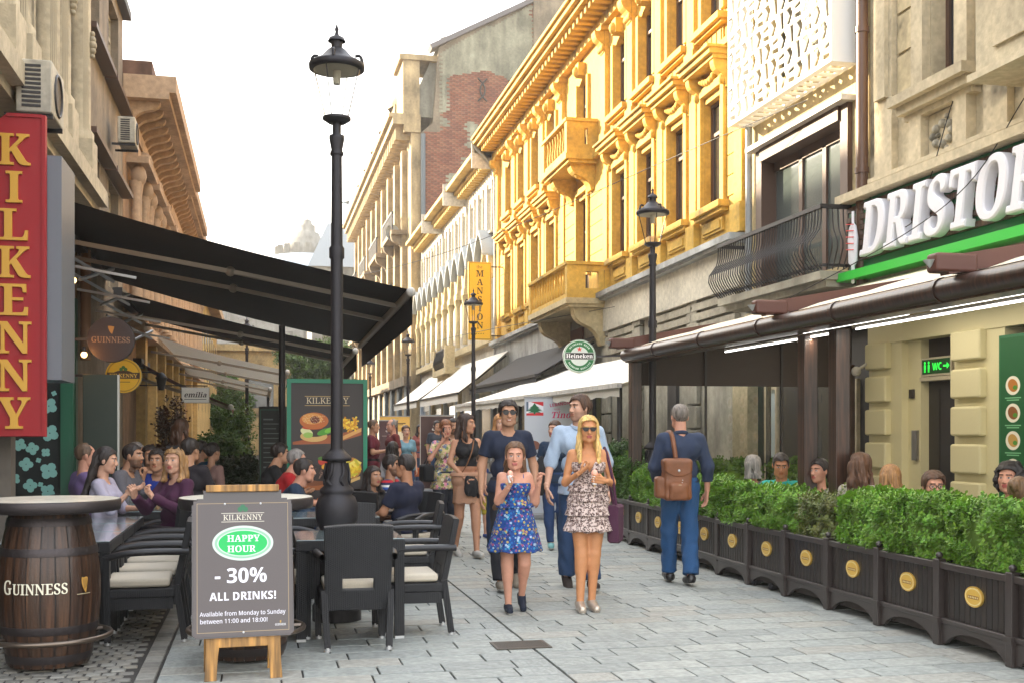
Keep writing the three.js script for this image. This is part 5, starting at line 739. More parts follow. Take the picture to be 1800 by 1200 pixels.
// ---------- red lettered bar sign ----------
{
  const t = thing('bar_sign', 'tall red upright bar sign with raised golden letters', 'sign', { x: -1.99, y: 1.5, s: 10.3 }, 0), red = mat(0.34, 0.010, 0.014, 0.6), gold = mat(0.68, 0.36, 0.05, 0.38, { metal: 0.15 });
  const sh = new THREE.Shape(); sh.moveTo(-0.22, 0); sh.lineTo(0.21, 0); sh.lineTo(0.21, 2.71); sh.lineTo(-0.09, 2.71); sh.lineTo(-0.22, 2.6); sh.closePath();
  new G().ext(sh, 0.06, 0, 0, -0.06, 0.008).mesh('board', red, t);
  new G().box(0.19, 0.218, 0, 2.71, 0.008, 0.022).box(-0.22, 0.19, 0, 0.025, 0.008, 0.022).box(-0.09, 0.19, 2.69, 2.718, 0.008, 0.022).mesh('rim', red, t);
  [...'KILKENNY'].forEach((ch, i) => { const g = new TextGeometry(ch, { font: BOLD, size: 0.265, depth: 0.018, curveSegments: 4, bevelEnabled: true, bevelSize: 0.002, bevelThickness: 0.003, bevelSegments: 1 }); g.computeBoundingBox(); const b = g.boundingBox; g.translate(-(b.min.x + b.max.x) / 2, 0, 0); const w = b.max.x - b.min.x; g.scale(Math.min(1.0, 0.3 / w), 1, 1); const m = new THREE.Mesh(g, gold); m.name = 'letter'; m.position.set(-0.03, 2.28 - i * 0.317, 0.012); t.add(m); });
  const st = thing('sign_post', 'grey metal box column carrying the red bar sign', 'post', { x: -2.0, s: 10.75 }); new G().box(-0.36, 0.34, 1.98, 3.9, -0.35, 0.36).mesh('box', mat(0.16, 0.17, 0.19, 0.5, { metal: 0.3 }), st); new G().box(-0.3, -0.12, 0, 1.98, -0.1, 0.1).mesh('post', mat(0.17, 0.15, 0.13, 0.7, { tex: 'dirty' }), st);
}
// ---------- round hanging signs and small signs on the left ----------
{
  const disc = (name, label, p, R, draw, rim, arm) => { const t = thing(name, label, 'sign', p, 0); new G().geo(new THREE.CylinderGeometry(R, R, 0.1, 36).rotateX(Math.PI / 2)).mesh('disc', rim, t); const f = new THREE.Mesh(new THREE.CircleGeometry(R * 0.985, 40), printMat(256, 256, draw, { rough: 0.45 })); f.name = 'print'; f.position.z = 0.053; t.add(f); new G().bar([-0.75, 0, 0], [-R, 0, 0], 0.03).mesh('arm', M.iron, t); return t; };
  disc('round_sign', 'round dark brown stout sign with small gold harp under the awning', onS(195, 597, 13.6), 0.255, (g) => { g.fillStyle = '#2b1a18'; g.fillRect(0, 0, 256, 256); g.fillStyle = '#8a6a4c'; g.textAlign = 'center'; g.font = 'bold 46px serif'; g.fillText('GUINNESS', 128, 146, 216); g.fillStyle = '#a7742f'; g.beginPath(); g.moveTo(112, 52); g.quadraticCurveTo(118, 88, 136, 98); g.lineTo(148, 56); g.quadraticCurveTo(130, 50, 112, 52); g.fill(); }, mat(0.02, 0.016, 0.016, 0.5));
  disc('round_sign', 'round yellow beer sign with dark band and shamrock beside the door board', onS(217, 660, 14.9), 0.215, (g) => { g.fillStyle = '#e8b91b'; g.fillRect(0, 0, 256, 256); g.strokeStyle = '#b98d10'; g.lineWidth = 10; g.beginPath(); g.arc(128, 128, 116, 0, 7); g.stroke(); g.fillStyle = '#3a2410'; g.fillRect(10, 104, 236, 46); g.beginPath(); g.moveTo(60, 104); g.quadraticCurveTo(128, 70, 196, 104); g.fill(); g.fillStyle = '#e8c040'; g.textAlign = 'center'; g.font = 'bold 38px serif'; g.fillText('KILKENNY', 128, 140, 200); g.fillStyle = '#2f6b22'; for (const [x, y] of [[128, 66], [112, 80], [144, 80]]) { g.beginPath(); g.arc(x, y, 13, 0, 7); g.fill(); } g.fillStyle = '#8a6a10'; g.fillRect(80, 172, 96, 6); }, mat(0.55, 0.36, 0.03, 0.4));
  const e = thing('white_sign', 'small white hanging sign with handwritten style lettering on the left fronts', 'sign', onS(343, 694, 20), 0); new G().box(-0.23, 0.23, -0.135, 0.135, -0.02, 0.02).mesh('board', M.white, e); panel('print', 0.44, 0.25, printMat(220, 126, (g) => { g.fillStyle = '#f6f2ea'; g.fillRect(0, 0, 220, 126); g.fillStyle = '#2a1d1a'; g.font = 'italic bold 58px serif'; g.textAlign = 'center'; g.fillText('emilia', 108, 80); g.fillRect(20, 96, 180, 4); }), e, 0, 0, 0.023); new G().bar([-1.2, 0.16, 0], [0.2, 0.16, 0], 0.02).bar([0.15, 0.13, 0], [0.15, 0.16, 0], 0.01).mesh('bracket', M.iron, e);
  const d = onS(176, 757, 13.2), b = thing('door_board', 'tall dark green board standing at the bar door', 'board', { x: d.x, s: 13.2 }); new G().rbox(-0.18, 0.18, 0, 2.16, -0.04, 0.04, 0.008).mesh('leaf', mat(0.018, 0.03, 0.02, 0.5), b); new G().box(0.18, 0.2, 0, 2.16, -0.03, 0.03).mesh('edge_strip', mat(0.5, 0.5, 0.46, 0.4, { metal: 0.6 }), b);
  const l = thing('wall_lantern', 'small dark wall lantern among the left shop fronts', 'lantern', onS(283, 672, 19)); new G().lathe([[0.05, -0.12], [0.09, 0.06], [0.11, 0.07], [0.05, 0.15], [0, 0.17]], 0, 0, 0, 6).mesh('cage', M.iron, l); new G().bar([0, 0.15, 0], [-0.8, 0.2, 0], 0.02).mesh('arm', M.iron, l);
  // small lit bulbs of the bar
  for (const [px, py, s, lab] of [[105, 598, 12.6, 'small lit round bulb on the green post of the bar'], [147, 623, 13.4, 'small lit round bulb beside the round stout sign'], [128, 493, 12.9, 'small lit spot bulb under the awning bracket']]) { const t = thing('bulb_lamp', lab, 'lamp', onS(px, py, s)); new G().ball(0, 0, 0, 0.035, 1, 12).mesh('bulb', mat(1, 0.8, 0.5, 0.3, { emit: [1, 0.62, 0.22], ei: 1.2, key: 'bulb' }), t); new G().cyl(0, 0.03, 0, 0.02, 0.015, 0.06, 8).mesh('socket', M.iron, t); const pl = new THREE.PointLight(0xffb060, 0.07); pl.name = 'bulb_light'; t.add(pl); }
}
// ---------- air conditioners ----------
for (const [p, lab, sc] of [[{ x: -1.93, y: 4.33, s: 10.95 }, 'white air conditioner box above the red bar sign', 0.75], [{ x: -2.1, y: 6.2, s: 19.6 }, 'white air conditioner box high on the grey plastered house', 0.68]]) {
  const t = thing('air_conditioner', lab, 'air conditioner', p, 0); t.scale.setScalar(sc); const w = mat(0.66, 0.62, 0.52, 0.5, { tex: 'plaster' });
  new G().rbox(-0.2, 0.2, 0, 0.62, -0.42, 0.42, 0.02).mesh('casing', w, t);
  for (let k = 0; k < 10; k++) new G().box(-0.13, 0.08, 0.06 + k * 0.052, 0.09 + k * 0.052, 0.421, 0.43).mesh('grille_slot', M.darkFrame, t);
  new G().geo(new THREE.TorusGeometry(0.24, 0.02, 6, 24).rotateY(Math.PI / 2).translate(0.205, 0.31, 0)).geo(new THREE.CircleGeometry(0.24, 24).rotateY(Math.PI / 2).translate(0.203, 0.31, 0)).mesh('fan_guard', M.darkFrame, t);
  new G().box(-0.34, 0.2, -0.05, 0, -0.35, -0.31).box(-0.34, 0.2, -0.05, 0, 0.31, 0.35).mesh('bracket', M.iron, t);
}
// ---------- left awnings ----------
const armM = mat(0.36, 0.31, 0.25, 0.5, { metal: 0.3 });
function leftAwning(name, label, m, s0, s1, xw, yw, xf, yf0, yf1, val, arms, post) {
  const t = thing(name, label, 'awning', null);
  const g = stripGeo([xw, yw, -s0], [xf, yf0, -s0], [xf, yf1, -s1], [xw, yw - 0.1, -s1], 14, 10, (u, v) => 0.05 * Math.sin(u * Math.PI) + 0.01 * Math.sin(v * 30) * u); const c = new THREE.Mesh(g, m); c.name = 'canopy'; t.add(c);
  new G().bar([xf, yf0 - 0.03, -s0], [xf, yf1 - 0.03, -s1], 0.05, 0.05, 10).mesh('front_bar', armM, t); new G().ball(xf, yf0 - 0.03, -s0 + 0.02, 0.055, 1, 10).mesh('end_cap', M.white, t);
  if (val) { const q = stripGeo([xf + 0.02, yf0 - 0.03, -s0], [xf + 0.02, yf1 - 0.03, -s1], [xf + 0.02, yf1 - 0.03 - val, -s1], [xf + 0.02, yf0 - 0.03 - val, -s0], 40, 2, (u, v) => 0); const v = new THREE.Mesh(q, m); v.name = 'valance'; t.add(v); }
  for (const s of arms) { const k = (s - s0) / (s1 - s0), yf = lerp(yf0, yf1, k), xm = lerp(xw, xf, 0.5), ym = lerp(yw, yf, 0.5) - 0.18; new G().bar([xw, yw - 0.32, -s - 0.1], [xm, ym, -s], 0.05, 0.085).mesh('arm', armM, t); new G().bar([xm, ym, -s], [xf, yf - 0.06, -s - 0.05], 0.045, 0.075).ball(xm, ym, -s, 0.06, 1, 8).mesh('arm', armM, t); }
  for (const [x, s, h] of post ?? []) new G().cyl(x, 0, -s, 0.045, 0.045, h, 10).mesh('post', M.iron, t);
  new G().box(xw - 0.1, xw + 0.06, yw - 0.12, yw + 0.06, -s1, -s0).mesh('wall_cassette', M.iron, t);
  return t;
}
leftAwning('black_awning', 'big black folding arm awning over the bar tables', blackCloth, 12.7, 19.2, -2.32, 4.06, 1.66, 3.12, 3.0, 0.36, [13.7, 15.2], [[0.30, 15.6, 2.95]]);
leftAwning('black_awning', 'second black awning further along the bar front', blackCloth, 20.2, 23.4, -2.32, 3.9, 1.66, 2.98, 2.9, 0.34, [20.8, 22.4]);
leftAwning('cream_awning', 'cream awning over the left shops behind the black awnings', whiteCloth, 25.2, 32, -2.32, 3.6, 0.6, 2.85, 2.8, 0.2, [26, 30.5], [[0.55, 27, 2.8], [0.55, 31.5, 2.75]]);
leftAwning('cream_awning', 'second cream awning beyond the first on the left row', whiteCloth, 32.6, 38, -2.32, 3.5, 0.3, 2.75, 2.7, 0.2, [33.4, 37], [[0.28, 37.6, 2.7]]);
leftAwning('maroon_awning', 'dark red awning with white trim on the left row', maroonCloth, 23.2, 25.0, -2.3, 2.9, -0.55, 2.05, 2.05, 0.12, [23.6, 24.6]);
// steel bracket frame where the awnings meet the wall
{ const t = thing('steel_bracket', 'tangle of silver steel brackets under the black awning by the wall', 'bracket', null), sm = mat(0.42, 0.44, 0.46, 0.35, { metal: 0.8 }); for (let k = 0; k < 4; k++) { const s = 13.4 + k * 1.7, y = 3.62 - k * 0.1; new G().bar([-2.3, y, -s], [-1.75, y - 0.25, -s - 1.3], 0.035).mesh('strut', sm, t); new G().bar([-1.95, y - 0.4, -s], [-1.7, y - 0.15, -s - 0.9], 0.03).mesh('strut', sm, t); new G().bar([-2.3, y - 0.15, -s - 0.5], [-1.4, y - 0.3, -s - 0.5], 0.03).mesh('strut', sm, t); } }
// ---------- banners and boards ----------
const foodPrint = (g, w, h) => {
  g.fillStyle = '#38312f'; g.fillRect(0, 0, w, h); const S = w / 512;
  g.save(); g.scale(S, S); g.textAlign = 'center'; g.fillStyle = '#c9a96a'; g.fillRect(96, 92, 320, 4); g.fillRect(96, 158, 320, 4); g.fillStyle = '#d8c8a4'; g.font = '60px serif'; g.fillText('KILKENNY', 256, 146, 300);
  const blob = (x, y, rx, ry, c, r = 0) => { g.fillStyle = c; g.beginPath(); g.ellipse(x, y, rx, ry, r, 0, 7); g.fill(); };
  // wooden board, burger, fries
  g.fillStyle = '#a4572c'; g.beginPath(); g.moveTo(12, 420); g.lineTo(500, 330); g.lineTo(500, 372); g.lineTo(300, 432); g.lineTo(12, 440); g.fill(); g.fillStyle = '#d9a25c'; g.beginPath(); g.moveTo(320, 400); g.lineTo(500, 318); g.lineTo(500, 346); g.lineTo(330, 424); g.fill();
  blob(160, 380, 96, 40, '#d8b06a'); blob(165, 350, 84, 34, '#3a2a20'); blob(110, 350, 46, 26, '#dfe2a4', 0.4); blob(120, 372, 34, 20, '#9cc25a'); blob(240, 348, 58, 22, '#4f9a2c', -0.3); blob(270, 336, 36, 16, '#7cc23e', -0.4); blob(150, 318, 74, 14, '#c2401f'); blob(162, 270, 102, 60, '#c4692a'); blob(150, 255, 74, 40, '#de9a4c'); blob(168, 262, 34, 26, '#7a3a22'); for (let k = 0; k < 40; k++) blob(90 + (k * 53 % 150), 230 + (k * 31 % 56), 3, 2, '#f0dcae');
  for (let k = 0; k < 26; k++) { g.save(); g.translate(372 + (k * 37 % 110), 262 + (k * 23 % 64)); g.rotate((k * 1.7) % 3.1); g.fillStyle = ['#f0c022', '#d99a12', '#f6d648', '#c98410'][k % 4]; g.fillRect(-30, -7, 60, 13); g.restore(); }
  // steak board
  blob(150, 680, 150, 84, '#a9602c', 0.15); blob(140, 664, 132, 70, '#7d4522', 0.12); blob(170, 640, 118, 56, '#2e1f1a', 0.25); for (let k = 0; k < 46; k++) blob(80 + (k * 47 % 190), 606 + (k * 29 % 84), 9, 5, ['#5a4034', '#8a6a58', '#1f1512'][k % 3], k); blob(230, 560, 40, 30, '#c23a24'); blob(215, 540, 26, 14, '#4f7a2c'); blob(300, 545, 36, 20, '#3c6a2a'); blob(250, 600, 36, 22, '#e2a428');
  blob(430, 610, 70, 76, '#b97a2c'); for (let k = 0; k < 34; k++) { g.save(); g.translate(380 + (k * 41 % 104), 560 + (k * 27 % 100)); g.rotate((k * 2.1) % 3.1); g.fillStyle = ['#e9c926', '#d8a514', '#c7b82a', '#f3de62'][k % 4]; g.fillRect(-26, -9, 52, 17); g.restore(); } g.fillStyle = '#d9b06a'; g.beginPath(); g.moveTo(320, 730); g.lineTo(490, 668); g.lineTo(490, 690); g.lineTo(326, 756); g.fill();
  for (let k = 0; k < 60; k++) blob(60 + (k * 67 % 400), 800 + (k * 19 % 110), 22, 14, ['#b3202a', '#d8471f', '#e08a24', '#7a1a16'][k % 4], k);
  g.restore();
};
{
  const p = onS(575, 760, 14.2), t = thing('food_banner', 'tall green framed banner with burger and steak pictures behind the lamp', 'banner', { x: p.x, s: 14.2 }, 0), gr = mat(0.012, 0.22, 0.12, 0.45);
  new G().box(-0.49, -0.44, 0.1, 2.18, -0.03, 0.03).box(0.44, 0.49, 0.1, 2.18, -0.03, 0.03).box(-0.44, 0.44, 2.13, 2.18, -0.03, 0.03).box(-0.44, 0.44, 0.1, 0.15, -0.03, 0.03).mesh('frame', gr, t); new G().box(-0.45, 0.45, 0.14, 2.14, -0.015, 0.005).mesh('panel', mat(0.04, 0.035, 0.03, 0.6), t);
  panel('print', 0.88, 1.98, printMat(512, 1152, foodPrint, { rough: 0.5 }), t, 0, 1.14, 0.009); for (const x of [-0.35, 0.35]) new G().box(x - 0.04, x + 0.04, 0, 0.1, -0.25, 0.25).mesh('foot', gr, t);
  const q = onS(479, 760, 17), c = thing('black_menu_board', 'black upright menu board with rows of pale writing by the banner', 'menu board', { x: q.x, s: 17 }); new G().box(-0.2, 0.2, 0.1, 1.9, -0.02, 0.02).mesh('board', mat(0.02, 0.024, 0.022, 0.6), c); panel('print', 0.37, 1.72, printMat(160, 740, (g) => { g.fillStyle = '#171b19'; g.fillRect(0, 0, 160, 740); g.strokeStyle = '#2d5a44'; g.lineWidth = 6; g.strokeRect(4, 4, 152, 732); g.fillStyle = '#6f7a74'; for (let k = 0; k < 22; k++) g.fillRect(22, 60 + k * 30, 60 + (k * 37 % 56), k % 5 ? 5 : 9); }), c, 0, 1.0, 0.022); new G().box(-0.16, 0.16, 0, 0.1, -0.2, 0.2).mesh('foot', M.iron, c);
}
function rollup(label, x, s, w, h, draw, pw = 384, ph = 800, turn = 0) { const t = thing('rollup_banner', label, 'banner', { x, s }, turn); new G().rbox(-w / 2 - 0.02, w / 2 + 0.02, 0, 0.09, -0.12, 0.12, 0.02).mesh('base', mat(0.35, 0.35, 0.36, 0.4, { metal: 0.6 }), t); new G().box(-w / 2, w / 2, 0.09, h, -0.006, 0.0).mesh('sheet', M.white, t); new G().box(-w / 2 - 0.01, w / 2 + 0.01, h, h + 0.025, -0.015, 0.015).mesh('top_rail', mat(0.35, 0.35, 0.36, 0.4, { metal: 0.6 }), t); panel('print', w, h - 0.1, printMat(pw, ph, draw, { rough: 0.5 }), t, 0, h / 2 + 0.05, 0.003); return t; }
rollup('pale grey roll-up banner with cedar flag and pink lettering', 5.05, 19.4, 1.02, 2.12, (g) => {
  g.fillStyle = '#c3c6cc'; g.fillRect(0, 0, 384, 800); g.fillStyle = '#c8222c'; g.fillRect(12, 26, 116, 96); g.fillStyle = '#e6e6ea'; g.beginPath(); g.moveTo(12, 30); g.lineTo(40, 26); g.lineTo(128, 56); g.lineTo(128, 100); g.lineTo(12, 106); g.fill(); g.fillStyle = '#5b6b80'; g.fillRect(12, 26, 14, 66); g.fillStyle = '#14633a'; for (const [y, w] of [[50, 14], [62, 34], [74, 48], [86, 62], [96, 44]]) { g.beginPath(); g.moveTo(68, y - 16); g.lineTo(68 + w, y + 5); g.lineTo(68 - w, y + 5); g.fill(); } g.fillRect(62, 96, 12, 16); g.fillStyle = '#c2185b'; g.font = 'bold 30px sans-serif'; g.save(); g.translate(172, 62); g.rotate(-0.15); g.fillText('LEBANON', 0, 0); g.restore(); g.font = '16px sans-serif'; g.fillText('FOOD', 200, 84); g.font = 'italic bold 60px serif'; g.fillStyle = '#d01a5a'; g.fillText('Tino', 178, 138); g.fillStyle = '#8d5a48'; for (let k = 0; k < 7; k++) { g.beginPath(); g.ellipse(60 + (k * 83 % 270), 330 + k * 55, 46, 34, k, 0, 7); g.fill(); }
});
rollup('dark brown roll-up banner with white curly lettering behind the walkers', 4.32, 28, 0.86, 1.92, (g) => { g.fillStyle = '#4a2f2a'; g.fillRect(0, 0, 384, 800); g.strokeStyle = '#cfc6ba'; g.lineWidth = 8; g.strokeRect(4, 4, 376, 792); g.fillStyle = '#e8e0d4'; g.font = 'italic bold 110px serif'; g.textAlign = 'center'; g.fillText('SS', 192, 160); g.fillStyle = '#8d9a4a'; for (let k = 0; k < 12; k++) { g.beginPath(); g.ellipse(100 + (k * 61 % 190), 320 + (k * 47 % 300), 50, 16, k, 0, 7); g.fill(); } });
rollup('small dark brown roll-up banner beside the man in maroon', 3.72, 33.5, 0.56, 1.84, (g) => { g.fillStyle = '#4c2e30'; g.fillRect(0, 0, 384, 800); g.fillStyle = '#e0d4ca'; g.font = 'italic bold 120px serif'; g.textAlign = 'center'; g.fillText('SS', 200, 150); g.fillStyle = '#a08a80'; g.fillRect(60, 200, 264, 8); });
rollup('yellow roll-up banner with brown writing behind the brown one', 4.2, 36, 0.95, 2.0, (g) => { g.fillStyle = '#e8b958'; g.fillRect(0, 0, 384, 800); g.fillStyle = '#7a1f18'; g.beginPath(); g.arc(110, 90, 14, 0, 7); g.fill(); g.fillStyle = '#3a2410'; g.fillRect(140, 84, 190, 12); g.fillRect(170, 104, 130, 8); g.fillStyle = '#f3e3c0'; g.fillRect(60, 200, 264, 200); });
// ---------- planters and hedge ----------
{
  const L = 0.82, wood = [[0.033, 0.02, 0.016], [0.042, 0.026, 0.02], [0.027, 0.018, 0.015]].map((c, i) => mat(...c, 0.45, { tex: 'wood', coat: 0.2, key: 'pl' + i })), gold = mat(0.85, 0.55, 0.12, 0.3, { metal: 0.6 }), rail = mat(0.034, 0.025, 0.022, 0.4, { coat: 0.3 });
  const t = thing('planter_box', 'dark slatted wooden planter box with round brass badge along the terrace', 'planter', { x: 4.8, s: 0 }, 0, 'planters along the terrace');
  // local axes: the street side faces -x; length along z
  const slatG = new G().rbox(-0.012, 0.012, 0.2, 0.55, -0.0275, 0.0275, 0.006).done(); for (let k = 0; k < 12; k++) { const m = new THREE.Mesh(slatG, wood[k % 3]); m.name = 'slat'; m.position.set(0.02, 0, -0.335 + k * 0.061); t.add(m); }
  new G().rbox(-0.02, 0.03, 0.55, 0.60, -L / 2, L / 2, 0.008).mesh('top_rail', rail, t); new G().rbox(-0.02, 0.03, 0.165, 0.2, -L / 2, L / 2, 0.006).mesh('bottom_rail', rail, t);
  const sk = new THREE.Shape(); sk.moveTo(-L / 2, 0.02); sk.lineTo(-L / 2 + 0.08, 0.02); sk.quadraticCurveTo(-0.24, 0.12, 0, 0.125); sk.quadraticCurveTo(0.24, 0.12, L / 2 - 0.08, 0.02); sk.lineTo(L / 2, 0.02); sk.lineTo(L / 2, 0.165); sk.lineTo(-L / 2, 0.165); sk.closePath(); new G().geo(new THREE.ExtrudeGeometry(sk, { depth: 0.03, bevelEnabled: false, curveSegments: 10 }).rotateY(Math.PI / 2).translate(-0.008, 0, 0)).mesh('arched_skirt', rail, t);
  new G().rbox(-0.035, 0.035, 0, 0.62, L / 2 - 0.035, L / 2 + 0.035, 0.008).box(-0.045, 0.045, 0.15, 0.2, L / 2 - 0.045, L / 2 + 0.045).ball(0, 0.645, L / 2, 0.026, 1, 10).mesh('post', rail, t);
  new G().box(0.035, 0.06, 0.06, 0.57, -L / 2 + 0.002, L / 2 - 0.04).box(0.38, 0.4, 0.06, 0.57, -L / 2 + 0.002, L / 2 - 0.002).box(0.06, 0.38, 0.06, 0.5, -L / 2 + 0.002, -L / 2 + 0.02).box(0.06, 0.38, 0.44, 0.48, -L / 2 + 0.02, L / 2 - 0.002).mesh('trough', mat(0.03, 0.022, 0.018, 0.8), t);
  const bd = new G().geo(new THREE.CylinderGeometry(1, 1, 0.014, 28).rotateZ(Math.PI / 2).scale(1, 0.072, 0.1).translate(0.0, 0.40, 0)).mesh('badge', gold, t);
  const bp = new THREE.Mesh(new THREE.CircleGeometry(1, 28).scale(0.096, 0.068, 1).rotateY(-Math.PI / 2), printMat(192, 128, (g) => { g.fillStyle = '#e0b552'; g.fillRect(0, 0, 192, 128); g.strokeStyle = '#f7e3a0'; g.lineWidth = 7; g.beginPath(); g.ellipse(96, 64, 86, 54, 0, 0, 7); g.stroke(); g.fillStyle = '#8a5512'; g.fillRect(34, 56, 124, 22); g.fillStyle = '#f7e3a0'; for (let k = 0; k < 6; k++) g.fillRect(42 + k * 19, 61, 11, 12); }, { rough: 0.25 })); bp.name = 'badge_print'; bp.position.set(-0.009, 0.40, 0); bp.material.metalness = 0.3; bd.add(bp);
  bp.rotation.y = 0;
  const S = []; for (let k = 0; k < 12; k++) S.push(5.72 + 0.4 + k * L);
  t.position.z = -S[0]; S.slice(1).forEach((s, i) => dup(t, i === 10 ? 'last dark planter box at the far end of the terrace row' : null, { x: 4.8 + Math.max(0, s - 11) * 0.03, s }));
  // hedge: one shrub in each box
  const leaf = new THREE.BufferGeometry(); { const P = [], I = []; for (let k = 0; k < 7; k++) { const a = k * 2.4, up = 0.35 + 0.55 * (k / 6), r = 0.030 * (1 - 0.25 * k / 6), dx = Math.cos(a), dz = Math.sin(a), y0 = 0.006 * k, q = P.length / 3, w = 0.0085; P.push(0, y0, 0, dx * r * 0.55 - dz * w, y0 + r * up * 0.6, dz * r * 0.55 + dx * w, dx * r, y0 + r * up, dz * r, dx * r * 0.55 + dz * w, y0 + r * up * 0.6, dz * r * 0.55 - dx * w); I.push(q, q + 1, q + 2, q, q + 2, q + 3); } leaf.setAttribute('position', new THREE.Float32BufferAttribute(P, 3)); leaf.setAttribute('uv', new THREE.Float32BufferAttribute(new Float32Array(P.length / 3 * 2), 2)); leaf.setIndex(I); leaf.computeVertexNormals(); }
  const leafM = new THREE.MeshPhysicalMaterial({ color: 0xffffff, roughness: 0.55, side: THREE.DoubleSide, transmission: 0.25 });
  const core = mat(0.13, 0.22, 0.03, 0.95), stem = mat(0.07, 0.05, 0.03, 0.9);
  globalThis.__shrub = (label, pos, sx, sy, sz, n, y0, tint, sparse, sc = 1) => {
    const g = thing('shrub', label, 'shrub', pos, 0, 'clipped green shrubs in the planters'), im = new THREE.InstancedMesh(leaf, leafM, n), m = new THREE.Matrix4(), q = new THREE.Quaternion(), c = new THREE.Color(), o = rnd() * 50;
    for (let i = 0; i < n; i++) {
      const u = rnd() * 2 - 1, a = rnd() * 6.283, r0 = Math.sqrt(1 - u * u), d = [r0 * Math.cos(a), u, r0 * Math.sin(a)], pw = 0.55; const bx = d.map((v) => Math.sign(v) * Math.pow(Math.abs(v), pw));
      const k = (0.82 + 0.2 * noise3(d[0] * 2.2 + o, d[1] * 2.2, d[2] * 2.2) + 0.10 * noise3(d[0] * 6 + o, d[1] * 6, d[2] * 6)) * (sparse ? rr(0.3, 1) : 1 - 0.3 * rnd() * rnd());
      const p = V(bx[0] * sx * k, y0 + sy + bx[1] * sy * k * (1 + 0.06 * noise3(bx[0] * 4 + o, 9, bx[2] * 4)), bx[2] * sz * k);
      q.setFromUnitVectors(V(0, 1, 0), V(d[0] * 0.8 + rr(-0.35, 0.35), d[1] * 0.6 + 0.75, d[2] * 0.8 + rr(-0.35, 0.35)).normalize()); const s = rr(0.8, 1.5) * sc; im.setMatrixAt(i, m.compose(p, q, V(s, s, s)));
      const v = rr(0.75, 1.25); c.setRGB(tint[0] * v * rr(0.85, 1.2), tint[1] * v, tint[2] * v); im.setColorAt(i, c);
    }
    im.name = 'foliage'; im.userData.kind = 'stuff'; g.add(im);
    if (!sparse) { const cg = new THREE.IcosahedronGeometry(1, 3), p = cg.attributes.position; for (let i = 0; i < p.count; i++) { const d = [p.getX(i), p.getY(i), p.getZ(i)].map((v) => Math.sign(v) * Math.pow(Math.abs(v), 0.6)); p.setXYZ(i, d[0] * sx * 0.66, y0 + sy + d[1] * sy * 0.7, d[2] * sz * 0.66); } cg.computeVertexNormals(); const cm = new THREE.Mesh(cg, core); cm.name = 'inner_twigs'; g.add(cm); }
    const st = new G(); for (let k = 0; k < 5; k++) st.bar([rr(-0.1, 0.1), Math.max(0.1, y0 - 0.12), rr(-0.1, 0.1)], [rr(-0.6, 0.6) * sx, y0 + sy * 1.1, rr(-0.6, 0.6) * sz], 0.008, 0.012, 5); st.mesh('stem', stem, g); return g;
  };
  const labs = 'bright green clipped shrub filling a planter along the terrace';
  S.forEach((s, i) => { const h = [1.1, 1.08, 1.08, 1.05, 1.03, 1.0, 1.0, 1.02, 1.03, 1.0, 1.08, 1.18][i], gap = i === 4; __shrub(gap ? 'thin yellowing shrub with bare brown twigs in front of the pergola posts' : i === 11 ? 'tall dark green shrub at the far end of the planter row' : labs, { x: 5.02 + Math.max(0, s - 11) * 0.03, s }, 0.25, (h - 0.5) / 2, 0.43, gap ? 900 : 2600, 0.5, gap ? [0.14, 0.17, 0.03] : i === 11 ? [0.09, 0.2, 0.02] : [0.17, 0.34, 0.03], gap); });
  const back = (l, x, s, sx, sy, sz, n, y0, tn, sc) => { const o = __shrub(l, { x, s }, sx, sy, sz, n, y0, tn, false, sc); o.userData.group = 'taller plants'; return o; };
  back('tall leafy bush standing beside the first pergola post', 5.15, 15.9, 0.38, 0.5, 0.5, 2600, 0.42, [0.055, 0.13, 0.015], 1.2);
  back('low green hedge in the terrace behind the seated guests', 7.2, 14.3, 0.5, 0.22, 0.2, 1600, 0.72, [0.10, 0.20, 0.02], 1);
  back('green hedge end in the terrace by the inner pergola post', 6.2, 14.4, 0.5, 0.22, 0.2, 1600, 0.72, [0.10, 0.20, 0.02], 1);
  new G().box(5.6, 8.0, 0, 0.74, -14.6, -14.1).mesh('terrace_trough', mat(0.3, 0.26, 0.2, 0.8, { tex: 'dirty' }), scene); tag(scene.getObjectByName('terrace_trough'), 'long pale trough at the back of the terrace holding the hedge', 'planter');
  // potted plants on the left
  const pot = (label, px, s, r, h, n, tint) => { const p = onS(px, 800, s), o = __shrub(label, { x: p.x, s }, r, h, r, n, 0.55, tint, true, 1.8); o.userData.group = 'taller plants'; new G().lathe([[0, 0.02], [0.2, 0.02], [0.24, 0.5], [0.27, 0.52], [0.25, 0.55], [0.2, 0.5]], 0, 0, 0, 14).mesh('pot', mat(0.05, 0.045, 0.04, 0.7), o); return o; };
  pot('tall loose potted bush behind the bar guests', 388, 20, 0.42, 0.5, 1300, [0.10, 0.18, 0.03]); pot('pale leafy potted shrub beside the bare stems on the left', 408, 23, 0.45, 0.75, 1200, [0.14, 0.24, 0.04]); pot('dark low potted bush near the black menu board', 420, 17.5, 0.35, 0.3, 1200, [0.03, 0.05, 0.015]); pot('reddish thin potted plant against the ochre pilasters', 298, 18.5, 0.25, 0.8, 500, [0.12, 0.06, 0.03]);
